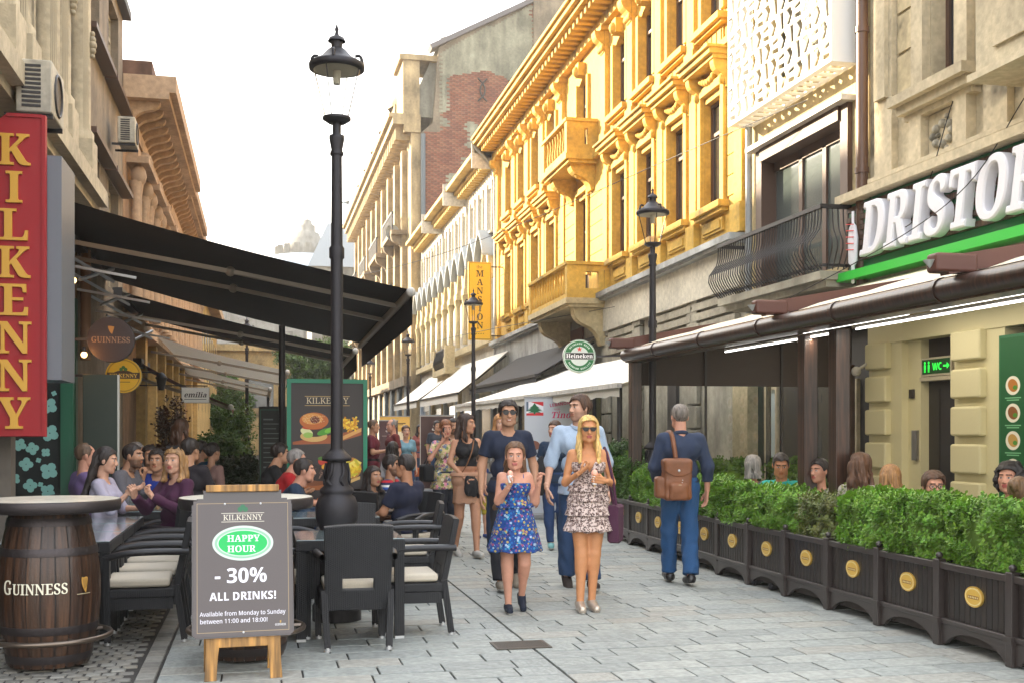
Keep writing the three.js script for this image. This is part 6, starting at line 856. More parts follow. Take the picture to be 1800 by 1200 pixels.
  // far trees at the end of the street
  const tree = (label, px, py, s, r, h, tint, n) => { const p = onS(px, py, s), g = thing('street_tree', label, 'tree', { x: p.x, s }, 0, 'trees at the end of the street'); const tr = new G(); tr.bar([0, 0, 0], [0.1, p.y * 0.8, 0], 0.09, 0.2, 8); for (let k = 0; k < 6; k++) tr.bar([0.05, p.y * 0.55, 0], [r * 0.6 * Math.cos(k * 1.1), p.y + h * rr(-0.3, 0.5), r * 0.6 * Math.sin(k * 1.1)], 0.025, 0.07, 6); tr.mesh('trunk', stem, g); const im = new THREE.InstancedMesh(leaf, leafM, n), m = new THREE.Matrix4(), q = new THREE.Quaternion(), c = new THREE.Color(); const cl = []; for (let k = 0; k < 14; k++) cl.push(V(rr(-0.7, 0.7) * r, p.y + rr(-0.7, 0.7) * h, rr(-0.7, 0.7) * r)); for (let i = 0; i < n; i++) { const b = cl[i % 14], d = V(rr(-1, 1), rr(-1, 1), rr(-1, 1)).normalize().multiplyScalar(r * 0.42 * Math.cbrt(rnd())); q.setFromEuler(new THREE.Euler(rr(-1, 1), rr(0, 6), rr(-1, 1))); const sc = rr(4, 7); im.setMatrixAt(i, m.compose(b.clone().add(d), q, V(sc, sc, sc))); const v = rr(0.7, 1.3); c.setRGB(tint[0] * v, tint[1] * v, tint[2] * v); im.setColorAt(i, c); } im.name = 'crown'; im.userData.kind = 'stuff'; g.add(im); };
  tree('round green tree showing under the black awning', 545, 645, 62, 2.1, 1.4, [0.09, 0.16, 0.02], 1800); tree('pale green tree beside the ochre end house', 398, 705, 60, 1.5, 1.6, [0.10, 0.18, 0.03], 1500);
}
// ---------- people: signed distances meshed with surface nets ----------
function netMesh(f, lo, hi, cell) {
  const n = [0, 1, 2].map((i) => Math.ceil((hi[i] - lo[i]) / cell) + 2), [nx, ny, nz] = n, v = new Float32Array(nx * ny * nz), id = new Int32Array(nx * ny * nz).fill(-1), P = [], I = [];
  for (let k = 0, o = 0; k < nz; k++) for (let j = 0; j < ny; j++) for (let i = 0; i < nx; i++, o++) v[o] = f(lo[0] + i * cell, lo[1] + j * cell, lo[2] + k * cell);
  const sx = 1, sy = nx, sz = nx * ny, C = [0, sx, sy, sx + sy, sz, sx + sz, sy + sz, sx + sy + sz], E = [[0, 1], [2, 3], [4, 5], [6, 7], [0, 2], [1, 3], [4, 6], [5, 7], [0, 4], [1, 5], [2, 6], [3, 7]];
  for (let k = 0; k < nz - 1; k++) for (let j = 0; j < ny - 1; j++) for (let i = 0; i < nx - 1; i++) {
    const o = i + j * sy + k * sz; let neg = 0; for (let c = 0; c < 8; c++) if (v[o + C[c]] < 0) neg++;
    if (!neg || neg === 8) continue;
    let x = 0, y = 0, z = 0, m = 0;
    for (const [a, b] of E) { const p = v[o + C[a]], q = v[o + C[b]]; if ((p < 0) === (q < 0)) continue; const t = p / (p - q); x += (a & 1) + t * ((b & 1) - (a & 1)); y += ((a >> 1) & 1) + t * (((b >> 1) & 1) - ((a >> 1) & 1)); z += (a >> 2) + t * ((b >> 2) - (a >> 2)); m++; }
    id[o] = P.length / 3; P.push(lo[0] + (i + x / m) * cell, lo[1] + (j + y / m) * cell, lo[2] + (k + z / m) * cell);
  }
  const quad = (a, b, c, d, flip) => flip ? I.push(a, c, b, a, d, c) : I.push(a, b, c, a, c, d);
  for (let k = 1; k < nz - 1; k++) for (let j = 1; j < ny - 1; j++) for (let i = 1; i < nx - 1; i++) {
    const o = i + j * sy + k * sz, s = v[o] < 0;
    if (s !== v[o + sx] < 0) quad(id[o - sy - sz], id[o - sz], id[o], id[o - sy], !s);
    if (s !== v[o + sy] < 0) quad(id[o - sx - sz], id[o - sx], id[o], id[o - sz], !s);
    if (s !== v[o + sz] < 0) quad(id[o - sx - sy], id[o - sy], id[o], id[o - sx], !s);
  }
  const g = new THREE.BufferGeometry(); g.setAttribute('position', new THREE.Float32BufferAttribute(P, 3)); g.setIndex(I); g.computeVertexNormals(); return g;
}
const smin = (a, b, k) => { const h = Math.max(k - Math.abs(a - b), 0) / k; return Math.min(a, b) - h * h * k * 0.25; };
const bone = (a, b, ra, rb = ra, f0 = 0, f1 = 0) => { const dx = b[0] - a[0], dy = b[1] - a[1], dz = b[2] - a[2], l2 = Math.max(1e-9, dx * dx + dy * dy + dz * dz); return { x: a[0], y: a[1], z: a[2], dx, dy, dz, l2, l: Math.sqrt(l2), ra, rb, f0, f1 }; };
const bd = (b, x, y, z) => { const px = x - b.x, py = y - b.y, pz = z - b.z, t = (px * b.dx + py * b.dy + pz * b.dz) / b.l2, c = t < 0 ? 0 : t > 1 ? 1 : t, qx = px - b.dx * c, qy = py - b.dy * c, qz = pz - b.dz * c; let d = Math.sqrt(qx * qx + qy * qy + qz * qz) - (b.ra + (b.rb - b.ra) * c); if (b.f0 && t < 0) d = Math.max(d, -t * b.l); if (b.f1 && t > 1) d = Math.max(d, (t - 1) * b.l); return d; };
const bones = (l, k) => (x, y, z) => { let d = 9; for (const b of l) { const e = bd(b, x, y, z); d = d > 8 ? e : smin(d, e, k); } return d; };
const ell = (cx, cy, cz, rx, ry, rz) => (x, y, z) => { const a = (x - cx) / rx, b = (y - cy) / ry, c = (z - cz) / rz, k0 = Math.sqrt(a * a + b * b + c * c), k1 = Math.sqrt((a / rx) ** 2 + (b / ry) ** 2 + (c / rz) ** 2); return k1 < 1e-6 ? -Math.min(rx, ry, rz) : k0 * (k0 - 1) / k1; };
const boundsOf = (l, pad) => { const lo = [9, 9, 9], hi = [-9, -9, -9]; for (const b of l) { const r = Math.max(b.ra, b.rb) + pad; [[b.x, b.y, b.z], [b.x + b.dx, b.y + b.dy, b.z + b.dz]].forEach((p) => p.forEach((q, i) => { lo[i] = Math.min(lo[i], q - r); hi[i] = Math.max(hi[i], q + r); })); } return [lo, hi]; };
const add3 = (a, b) => [a[0] + b[0], a[1] + b[1], a[2] + b[2]], mix3 = (a, b, t) => [lerp(a[0], b[0], t), lerp(a[1], b[1], t), lerp(a[2], b[2], t)];
function flipTris(g) { const I = g.index.array; for (let i = 0; i < I.length; i += 3) { const q = I[i + 1]; I[i + 1] = I[i + 2]; I[i + 2] = q; } return g; }
function paint(g, fn) { const p = g.attributes.position, c = new Float32Array(p.count * 3), o = [0, 0, 0]; for (let i = 0; i < p.count; i++) { fn(p.getX(i), p.getY(i), p.getZ(i), o); c.set(o, i * 3); } g.setAttribute('color', new THREE.BufferAttribute(c, 3)); return g; }
function clothUv(g) { const p = g.attributes.position, n = g.attributes.normal, u = new Float32Array(p.count * 2); for (let i = 0; i < p.count; i++) { const sd = Math.abs(n.getX(i)) > 0.75; u[i * 2] = sd ? p.getZ(i) + 0.31 : p.getX(i); u[i * 2 + 1] = p.getY(i); } g.setAttribute('uv', new THREE.BufferAttribute(u, 2)); return g; }
// heads
const headCache = new Map();
function headGeo(sex, cell) {
  const key = sex + cell; if (headCache.has(key)) return headCache.get(key);
  const m = sex === 'm' ? 1 : 0, ch = sex === 'c' ? 1 : 0;
  const cr = ell(0, 0.032, -0.012, 0.073, 0.083, 0.09), fa = ell(0, -0.028, 0.018, 0.058 + 0.003 * m + 0.006 * ch, 0.085, 0.07), jaw = bone([-0.028 - 0.006 * m, -0.078, 0.036], [0.028 + 0.006 * m, -0.078, 0.036], 0.03 + 0.004 * m), chin = bone([-0.008 * m, -0.1, 0.062], [0.008 * m, -0.1, 0.062], 0.019 + 0.002 * m), nose = bone([0, 0.012, 0.083], [0, -0.028, 0.101], 0.0085, 0.0125), wing = bone([-0.011, -0.031, 0.09], [0.011, -0.031, 0.09], 0.009), brow = bone([-0.035, 0.031, 0.074], [0.035, 0.031, 0.074], 0.012 + 0.002 * m), lipU = bone([-0.018, -0.0535, 0.082], [0.018, -0.0535, 0.082], 0.0085), lipL = bone([-0.014, -0.066, 0.081], [0.014, -0.066, 0.081], 0.009), ckA = bone([-0.04, -0.018, 0.055], [-0.04, -0.03, 0.05], 0.024), ckB = bone([0.04, -0.018, 0.055], [0.04, -0.03, 0.05], 0.024), earA = ell(-0.077, -0.005, -0.008, 0.011, 0.031, 0.019), earB = ell(0.077, -0.005, -0.008, 0.011, 0.031, 0.019), soA = ell(-0.031, 0.009, 0.098, 0.02, 0.013, 0.02), soB = ell(0.031, 0.009, 0.098, 0.02, 0.013, 0.02), eyA = ell(-0.031, 0.007, 0.073, 0.0135, 0.0125, 0.0125), eyB = ell(0.031, 0.007, 0.073, 0.0135, 0.0125, 0.0125), nk = bone([0, -0.06, -0.02], [0, -0.14, -0.032], 0.05 - 0.006 * (1 - m));
  const f = (x, y, z) => { let d = smin(cr(x, y, z), fa(x, y, z), 0.03); d = smin(d, bd(jaw, x, y, z), 0.03); d = smin(d, bd(chin, x, y, z), 0.025); d = smin(d, bd(brow, x, y, z), 0.014); d = smin(d, bd(ckA, x, y, z), 0.02); d = smin(d, bd(ckB, x, y, z), 0.02); d = -smin(-d, Math.min(soA(x, y, z), soB(x, y, z)), 0.012); d = smin(d, bd(nose, x, y, z), 0.01); d = smin(d, bd(wing, x, y, z), 0.006); d = smin(d, Math.min(eyA(x, y, z), eyB(x, y, z)), 0.004); d = smin(d, bd(lipU, x, y, z), 0.006); d = smin(d, bd(lipL, x, y, z), 0.005); d = smin(d, Math.min(earA(x, y, z), earB(x, y, z)), 0.008); return smin(d, bd(nk, x, y, z), 0.025); };
  const g = netMesh(f, [-0.1, -0.17, -0.12], [0.1, 0.13, 0.13], cell); headCache.set(key, g); return g;
}
const handCache = new Map();
function handGeo(kind, left, cell) {
  const key = kind + left + cell; if (handCache.has(key)) return handCache.get(key);
  const c = { relax: 0.34, hold: 0.95, flat: 0.1, fist: 1.25 }[kind], l = [bone([-0.022, 0.0, 0], [-0.027, 0.085, 0], 0.013), bone([0, 0, 0], [0, 0.09, 0], 0.0145), bone([0.02, 0.0, 0], [0.026, 0.085, 0], 0.0135), bone([0, -0.03, 0], [0, 0.01, 0], 0.023, 0.02)];
  [[-0.031, 0.057], [-0.0105, 0.072], [0.0105, 0.078], [0.031, 0.066]].forEach(([x, L], i) => { let p = [x, 0.09, 0], a = c * 0.6; for (let s = 0; s < 3; s++) { const len = L * [0.45, 0.32, 0.26][s], q = [p[0] + x * 0.06, p[1] + Math.cos(a) * len, p[2] + Math.sin(a) * len]; l.push(bone(p, q, 0.0088 - s * 0.0008, 0.0082 - s * 0.0009)); p = q; a += c; } });
  const tc = kind === 'hold' || kind === 'fist' ? 1 : 0; let p = [0.024, 0.022, 0.004]; for (const q of tc ? [[0.046, 0.05, 0.025], [0.036, 0.078, 0.045], [0.018, 0.092, 0.052]] : [[0.05, 0.052, 0.014], [0.06, 0.08, 0.022], [0.062, 0.104, 0.03]]) { l.push(bone(p, q, 0.0125, 0.0095)); p = q; }
  if (left) for (const b of l) { b.z = -b.z; b.dz = -b.dz; }
  const [lo, hi] = boundsOf(l, 0.012), g = netMesh(bones(l, 0.007), lo, hi, cell); handCache.set(key, g); return g;
}
const skinM = new THREE.MeshPhysicalMaterial({ roughness: 0.52, vertexColors: true, specularIntensity: 0.6 });
const clothM = (r, g, b, rough = 0.88, o = {}) => mat(r, g, b, rough, { tex: 'cloth', key: 'cl' + (o.key ?? ''), ...o });
const hairM = (c) => mat(...c, 0.58, { vc: true, key: 'hair' });
const STAND = { r: { e: [-0.05, -0.28, -0.03], w: [-0.06, -0.52, 0.05] }, l: { e: [0.05, -0.28, -0.03], w: [0.06, -0.52, 0.05] } };
function hairGeo(h, cell, sex) {
  const len0 = h.len ?? 0, fr = h.front ?? 0, cap = ell(0, 0.034, -0.014, 0.077 + h.th * (len0 ? 0.9 : 0.7), 0.089 + h.th * 1.15, 0.096 + h.th), l = [], len = h.len ?? 0, out = [];
  const side = h.side ?? 1, wv = h.wave ?? 0.01;
  if (len) {
    for (const x of [-0.055, -0.03, 0, 0.03, 0.055]) l.push(bone([x, 0.02, -0.085], [x * 1.15, -0.13, -0.1], 0.034, 0.034), bone([x * 1.15, -0.13, -0.1], [x * 1.2 + (h.sweep ?? 0), -len, -0.105 + (h.bz ?? 0)], 0.034, 0.02));
    if (side) for (const s of [-1, 1]) if (side !== -s * 2) { l.push(bone([s * 0.064, 0.05, -0.005], [s * 0.078, -0.06, -0.005], 0.024, 0.025), bone([s * 0.078, -0.06, -0.005], [s * 0.088, -0.17, 0.02], 0.025, 0.024), bone([s * 0.088, -0.17, 0.02], [s * 0.085 + (h.sweep ?? 0) * 0.3, -len * 0.9, 0.055 + (h.fz ?? 0.02)], 0.027, 0.016)); }
  }
  if (h.bun) l.push(bone([0, h.bunY ?? 0.03, -0.12], [0, (h.bunY ?? 0.03) + 0.01, -0.13], 0.038));
  if (h.tail) l.push(bone([0, 0.02, -0.1], [0, -0.03, -0.14], 0.024), bone([0, -0.03, -0.14], [0.02, -0.2, -0.125], 0.03, 0.014));
  if (h.curl) for (let i = 0; i < 46; i++) { const a = i * 2.4, y = 0.11 - i * 0.0052, r = Math.sqrt(Math.max(0, 1 - ((y - 0.0) / 0.13) ** 2)), x = Math.cos(a) * 0.095 * r, z = Math.sin(a) * 0.1 * r - 0.02; if (z > 0.045 && y < 0.06) continue; l.push(bone([x, y, z], [x * 1.1, y - 0.01, z * 1.05], 0.026)); }
  const B = l.length ? bones(l, 0.02) : null, hlift = (h.hl ?? 0), HL = len || h.curl ? [[0, 0.074], [0.6, 0.068], [0.95, 0.045], [1.2, -0.03], [1.5, -0.06], [3.15, -0.09]] : h.tail || h.bun ? [[0, 0.074], [0.6, 0.066], [0.95, 0.042], [1.2, 0.0], [1.6, 0.018], [1.95, 0.0], [2.3, -0.045], [3.15, -0.075]] : [[0, 0.070], [0.55, 0.072], [0.85, 0.052], [1.02, 0.012], [1.25, -0.02], [1.45, -0.02], [1.6, 0.014], [1.95, 0.008], [2.2, -0.05], [3.15, -0.085]];
  const f = (x, y, z) => {
    const a = Math.atan2(x, -z + 0.02), st = 0.0032 * Math.sin(a * 26 + 6 * noise3(x * 16, y * 8, z * 16)) + wv * 0.55 * noise3(x * 26, y * 12, z * 26);
    let d = cap(x, y, z) + st; const part = h.part ? 0.006 * Math.exp(-((x - h.part) ** 2) / 0.00008) * (z > 0 && y > 0.06 ? 1 : 0) : 0; d += part;
    const az = Math.abs(Math.atan2(x, z + 0.012)); let q = 0; while (q < HL.length - 2 && az > HL[q + 1][0]) q++; const tq = clamp((az - HL[q][0]) / (HL[q + 1][0] - HL[q][0]), 0, 1); d = Math.max(d, (lerp(HL[q][1], HL[q + 1][1], tq) + (az < 1.1 ? hlift : 0) + 0.006 * noise3(x * 55, y * 10, z * 55) - y) * 0.8);
    if (h.recede) d = Math.max(d, -(Math.hypot(x, (y - 0.09) * 1.2, z - 0.06) - h.recede));
    if (B) { let e = B(x, y, z) + st * 1.6; if (z > 0.02) e = Math.max(e, 0.064 - Math.abs(x) + Math.max(0, y - 0.02) * 0.9); d = smin(d, e, 0.02); }
    return d;
  };
  const low = -Math.max(0.12, len + 0.04), g = netMesh(f, [-0.17 + Math.min(0, h.sweep ?? 0), low, -0.22 + Math.min(0, h.bz ?? 0)], [0.17 + Math.max(0, h.sweep ?? 0), 0.16, 0.16], cell);
  return paint(clothUv(g), (x, y, z, o) => { const v = 1 + 0.5 * noise3(x * 110, y * 6, z * 110) + 0.25 * noise3(x * 30, y * 4, z * 30); o[0] = o[1] = o[2] = clamp(v, 0.45, 1.6); });
}
function person(o) {
  const g = thing('person', o.label, 'person', o.at, o.turn ?? 0, o.group), f = o.sex !== 'm', hs = o.hs ?? (o.sex === 'c' ? 1.13 : 1), cell = o.cell ?? 0.016, fine = o.fine ?? 0.006;
  g.scale.setScalar(o.H / 1.75); if (o.at.y) g.position.y = o.at.y;
  const sw = o.sw ?? (f ? (o.sex === 'c' ? 0.138 : 0.15) : 0.172), fat = o.fat ?? 1;
  const J = { pel: [0, 0.95, 0], abd: [0, 1.12, 0], ch: [0, 1.32, 0], neck: [0, 1.45, -0.015], head: [0, 1.635, 0.02] };
  const sit = o.sit; if (sit) { const dy = sit - 0.86; for (const k in J) J[k][1] += dy; }
  const bend = (p) => { const L = o.lean ?? 0, y0 = J0, y = p[1] - y0, s = o.side ?? 0; return [p[0] + y * Math.sin(s), y0 + y * Math.cos(L) - p[2] * Math.sin(L), p[2] * Math.cos(L) + y * Math.sin(L)]; }; const J0 = J.pel[1];
  const T = (p) => bend(p), py = J.pel[1], tw = o.twist ?? 0, rotY = (p) => [p[0] * Math.cos(tw) + p[2] * Math.sin(tw), p[1], -p[0] * Math.sin(tw) + p[2] * Math.cos(tw)];
  const ab = T(J.abd), ch = T(J.ch), nk = T(J.neck), hd = add3(T(J.head), o.headMove ?? [0, 0, 0]);
  const shY = J.ch[1] + 0.095, sh = { r: T(rotY([-sw, shY, -0.01])), l: T(rotY([sw, shY, -0.01])) };
  const arms = { r: { ...STAND.r, ...o.r }, l: { ...STAND.l, ...o.l } }, el = {}, wr = {}; for (const k of ['r', 'l']) { el[k] = add3(sh[k], arms[k].e); wr[k] = add3(sh[k], arms[k].w); }
  const hw = f ? 0.088 : 0.085, hips = { r: [-hw, py - 0.03, 0], l: [hw, py - 0.03, 0] };
  const legs = o.legs ?? (sit ? { r: { k: [-0.12, sit + 0.02, 0.42], a: [-0.12, 0.08, 0.40] }, l: { k: [0.12, sit + 0.02, 0.42], a: [0.12, 0.08, 0.38] } } : { r: { k: [-0.095, 0.5, 0.03], a: [-0.1, 0.08, -0.02] }, l: { k: [0.095, 0.5, 0.03], a: [0.1, 0.08, 0.02] } });
  const toe = (a) => { const p = a.p ?? 0, ty = a.t ?? 0; return add3(a.a, [0.15 * Math.sin(ty), -0.045 * Math.cos(p) - 0.16 * Math.sin(p), 0.15 * Math.cos(p)]); }, heel = (a) => { const p = a.p ?? 0; return add3(a.a, [0, -0.04 * Math.cos(p) + 0.03 * Math.sin(p), -0.03]); };
  const torso = (e) => [bone(T(rotY([-sw * 0.42, J.ch[1], 0.0])), T(rotY([sw * 0.42, J.ch[1], 0.0])), (f ? 0.092 : 0.108) * fat + e), bone(T(rotY([-sw + 0.03, shY - 0.005, -0.012])), T(rotY([sw - 0.03, shY - 0.005, -0.012])), (f ? 0.046 : 0.057) + e), bone(add3(ab, [-0.05, 0, 0]), add3(ab, [0.05, 0, 0]), (f ? 0.084 : 0.1) * fat + e), bone([-0.07, py, 0], [0.07, py, 0], (f ? 0.108 : 0.104) * Math.sqrt(fat) + e), bone(ab, ch, (f ? 0.085 : 0.1) * fat + e)].concat(f && o.sex !== 'c' ? [bone(T(rotY([-0.07, J.ch[1] - 0.025, 0.075])), T(rotY([-0.06, J.ch[1] - 0.03, 0.085])), 0.05 + e), bone(T(rotY([0.07, J.ch[1] - 0.025, 0.075])), T(rotY([0.06, J.ch[1] - 0.03, 0.085])), 0.05 + e)] : []);
  const ar = (f ? 0.88 : 1.05) * (o.arm ?? 1), lr = (f ? 1.06 : 1.02) * Math.sqrt(fat), L = torso(0); L.push(bone(nk, add3(hd, [0, -0.06, -0.02]), f ? 0.047 : 0.057));
  for (const k of ['r', 'l']) { L.push(bone(sh[k], el[k], 0.047 * ar, 0.037 * ar), bone(el[k], wr[k], 0.039 * ar, 0.024 * ar)); L.push(bone(hips[k], legs[k].k, 0.086 * lr, 0.054 * lr), bone(legs[k].k, legs[k].a, 0.053 * lr, 0.034), bone(mix3(legs[k].k, legs[k].a, 0.18), add3(mix3(legs[k].k, legs[k].a, 0.34), [0, 0, -0.014]), 0.05 * lr, 0.045 * lr), bone(heel(legs[k]), toe(legs[k]), 0.033, 0.027)); }
  const hide = o.cut ?? -1; const body = L.filter((b) => b.y > hide || b.y + b.dy > hide);
  const [lo, hi] = boundsOf(body, 0.02); const sk = o.skin ?? [0.50, 0.27, 0.17], parts = [];
  const skin = (x, y, z, c) => { const v = 1 + 0.07 * noise3(x * 30, y * 30, z * 30) + 0.05 * noise3(x * 120, y * 120, z * 120); c[0] = sk[0] * v; c[1] = sk[1] * v; c[2] = sk[2] * v; };
  parts.push(paint(netMesh(bones(body, 0.03), lo, hi, cell), skin));
  // head
  const hm = new THREE.Matrix4().compose(V(...hd), new THREE.Quaternion().setFromEuler(new THREE.Euler(o.headPitch ?? 0, o.headYaw ?? 0, o.headTilt ?? 0, 'YXZ')), V(hs, hs, hs)), hc = (o.hair?.c ?? [0.03, 0.02, 0.015]), lip = o.lips ?? (f ? [0.45, 0.12, 0.10] : [sk[0] * 0.85, sk[1] * 0.62, sk[2] * 0.6]);
  parts.push(paint(headGeo(o.sex, fine).clone(), (x, y, z, c) => {
    skin(x, y, z, c); const ax = Math.abs(x);
    if (z > 0.068 && ax < 0.023 - Math.abs(y + 0.06) * 0.35 && y < -0.047 && y > -0.0725) { c[0] = lip[0]; c[1] = lip[1]; c[2] = lip[2]; if (Math.abs(y + 0.0595) < 0.0022) { c[0] *= 0.45; c[1] *= 0.4; c[2] *= 0.4; } if (o.smile && Math.abs(y + 0.0595) < 0.004 && ax < 0.015) { c[0] = 0.8; c[1] = 0.78; c[2] = 0.72; } }
    if (z > 0.066 && Math.hypot((ax - 0.031) / 0.0135, (y - 0.007) / 0.0072) < 1) { const ir = Math.hypot(ax - 0.031, y - 0.007); if (ir < 0.0058) c[0] = c[1] = c[2] = 0.035; else if (y > 0.0105) { c[0] = 0.1; c[1] = 0.06; c[2] = 0.05; } else { c[0] = 0.5; c[1] = 0.44; c[2] = 0.4; } }
    if (z > 0.055 && Math.abs(y - 0.0315 + Math.abs(ax - 0.03) * 0.18) < (f ? 0.0042 : 0.006) && ax > 0.011 && ax < 0.051) { c[0] = hc[0] * 0.8; c[1] = hc[1] * 0.8; c[2] = hc[2] * 0.8; }
    if (o.beard && y < -0.028 && z > -0.03 && !(z > 0.068 && ax < 0.022 && y > -0.073 && y < -0.047) && Math.hypot(x, y + 0.0, z - 0.09) > 0.038) { const t = o.beard * clamp((-0.028 - y) * 60, 0, 1) * (0.8 + 0.2 * noise3(x * 200, y * 200, z * 200)); for (let i = 0; i < 3; i++) c[i] = lerp(c[i], hc[i], t); }
  }).applyMatrix4(hm));
  // hands
  for (const k of ['r', 'l']) {
    if (arms[k].none) continue;
    const A = arms[k], Y = V(...(A.dir ?? [wr[k][0] - el[k][0], wr[k][1] - el[k][1], wr[k][2] - el[k][2]])).normalize(), X = V(...(A.thumb ?? [0, 0.2, 1])); X.addScaledVector(Y, -X.dot(Y)).normalize(); const Z = X.clone().cross(Y);
    const hsz = f ? 0.93 : 1.03; parts.push(paint(handGeo(A.hand ?? 'relax', k === 'l', fine).clone().applyMatrix4(new THREE.Matrix4().makeBasis(X, Y, Z).scale(V(hsz, hsz, hsz)).setPosition(...wr[k])), skin));
    A.pos = V(...wr[k]).addScaledVector(Y, 0.085).addScaledVector(Z, (k === 'l' ? -1 : 1) * 0.03);
  }
  const bm = new THREE.Mesh(mergeGeometries(parts), skinM); bm.name = 'body'; g.add(bm);
  const put = (name, geo, m) => { const q = new THREE.Mesh(clothUv(geo), m); q.name = name; g.add(q); return q; };
  const wr_ = (x, y, z, a = 1) => a * (0.006 * noise3(x * 9, y * 7, z * 9) + 0.0035 * noise3(x * 22, y * 16 + x * 8, z * 22) + 0.0045 * noise3(x * 26 + y * 6, y * 5, z * 26));
  // upper garment
  const cc = o.ccell ?? cell * 0.9;
  if (o.top) {
    const t = o.top, e = t.e ?? 0.014, l = torso(e), sl = t.sleeve ?? 0;
    for (const k of ['r', 'l']) if (sl > 0) { const u = Math.min(1, sl / 0.55); l.push(bone(sh[k], mix3(sh[k], el[k], u), 0.043 * ar + e, (sl < 0.55 ? 0.047 : 0.037) * ar + e + (t.loose ?? 0), 0, sl < 0.55 ? 1 : 0)); if (sl > 0.55) l.push(bone(el[k], mix3(el[k], wr[k], (sl - 0.55) / 0.45 * 0.98), 0.037 * ar + e, 0.028 * ar + e, 0, 1)); }
    if (t.low) l.push(bone([-0.075, py - t.low, 0], [0.075, py - t.low, 0], (f ? 0.11 : 0.105) * fat + e));
    const B = bones(l, 0.022), nb = bone(add3(nk, [0, -0.03, 0.01]), add3(hd, [0, -0.1, 0]), t.neck ?? 0.066, (t.neck ?? 0.066)), hem = t.hem ?? (py - (t.low ?? 0) - 0.02), topCut = t.cut;
    const armCut = sl > 0 ? null : ['r', 'l'].map((k) => bone(add3(sh[k], [k === 'r' ? -0.01 : 0.01, 0.02, 0]), add3(sh[k], [k === 'r' ? -0.03 : 0.03, -0.1, 0]), t.strap ?? 0.06, 0.045));
    const F = (x, y, z) => { let d = B(x, y, z) + wr_(x, y, z, t.wr ?? 1); d = Math.max(d, hem - y + 0.006 * noise3(x * 8, 1, z * 8), -bd(nb, x, y, z)); if (t.vneck && z > 0) d = Math.max(d, -Math.max(Math.abs(x) - (y - t.vneck) * 0.5, t.vneck - y)); if (armCut) for (const q of armCut) d = Math.max(d, -bd(q, x, y, z)); if (topCut) d = Math.max(d, y - topCut - (z < 0 ? 0 : -0.25 * Math.abs(x) * 0)); return d; };
    const [a, b] = boundsOf(l, 0.03); put(t.name ?? 'shirt', netMesh(F, a, b, cc), t.m);
    if (t.straps) for (const s of [-1, 1]) { const z1 = 0.098; put('strap', new THREE.TubeGeometry(new THREE.CatmullRomCurve3([T([s * 0.075, topCut - 0.03 - (sit ? sit - 0.86 : 0), z1]), T([s * 0.085, 1.405, 0.06]), T([s * 0.088, 1.455, -0.01]), T([s * 0.075, 1.40, -0.07]), T([s * 0.07, topCut - 0.02, -0.1])].map((q) => V(...q))), 16, 0.0055, 5), t.m); }
  }
  const hipB = bones(torso(0.017), 0.03); const flare = (name, y1, y0, r1, r0, m, fold, tiers, cz = 0, sq = 0.8) => put(name, netMesh((x, y, z) => { const t = clamp((y1 - y) / (y1 - y0), 0, 1), a = Math.atan2(x, z - cz); let r = lerp(r1, r0, t) + fold * t * (Math.sin(a * 9 + 3 * noise3(x * 3, y * 3, z * 3)) * 0.6 + 0.7 * noise3(a * 2.5, y * 4, 2)); if (tiers) { const q = (t * tiers) % 1; r += 0.026 * q + 0.011 * q * Math.sin(a * 17 + Math.floor(t * tiers) * 2); } const bd0 = hipB(x, y, z); const d = Math.min(Math.hypot(x, (z - cz) / sq) - r, bd0); return Math.max(Math.abs(d + 0.012) - 0.012 + (y > y1 - 0.05 ? -0.03 : 0), y - y1, y0 - y + 0.008 * Math.sin(a * 8)) * 0.8; }, [-r0 - 0.06, y0 - 0.03, cz - r0 * sq - 0.06], [r0 + 0.06, y1 + 0.02, cz + r0 * sq + 0.06], cc), m);
  if (o.dress) { const d = o.dress; flare('dress_skirt', d.waist, d.hem, d.r1, d.r0, d.m, d.fold, d.tiers, d.cz ?? 0.0, d.sq ?? 0.82); }
  if (o.skirt) flare('skirt', py + 0.09, o.skirt.hem, 0.15, o.skirt.r ?? 0.175, o.skirt.m, 0.004, 0, 0, 0.84);
  if (o.legwear) {
    const t = o.legwear, e = t.e ?? 0.012, l = [bone([-0.07, py, 0], [0.07, py, 0], (f ? 0.108 : 0.104) * Math.sqrt(fat) + e)]; if (!sit) l.push(bone([-0.05, py + 0.08, 0], [0.05, py + 0.08, 0], (f ? 0.09 : 0.1) * fat + e));
    const full = t.len === undefined || t.len >= 1; for (const k of ['r', 'l']) { const kk = legs[k].k; l.push(bone(hips[k], full ? kk : mix3(hips[k], kk, Math.min(1, t.len * 2)), 0.087 * lr + e, (t.slim ? 0.056 : 0.064) * lr + e, 0, full ? 0 : 1)); if (full) { l.push(bone(kk, mix3(kk, legs[k].a, t.end ?? 0.96), (t.slim ? 0.056 : 0.066) * lr + e, t.slim ? 0.046 : 0.062 + e, 0, 1)); if (t.slim) l.push(bone(mix3(kk, legs[k].a, 0.15), mix3(kk, legs[k].a, 0.4), 0.053 * lr + e, 0.05 * lr + e)); } }
    const B = bones(l, 0.022), top = py + (sit ? 0.09 : 0.095); const [a, b] = boundsOf(l, 0.02); put(t.name ?? 'trousers', netMesh((x, y, z) => Math.max(B(x, y, z) + (wr_(x, y, z, 1.4) + 0.004 * Math.sin(y * 34 + 5 * noise3(x * 7, y * 6, z * 7)) * clamp(0.45 - Math.abs(y - 0.35), 0, 0.3) * 3), y - top), a, b, cc), t.m);
  }
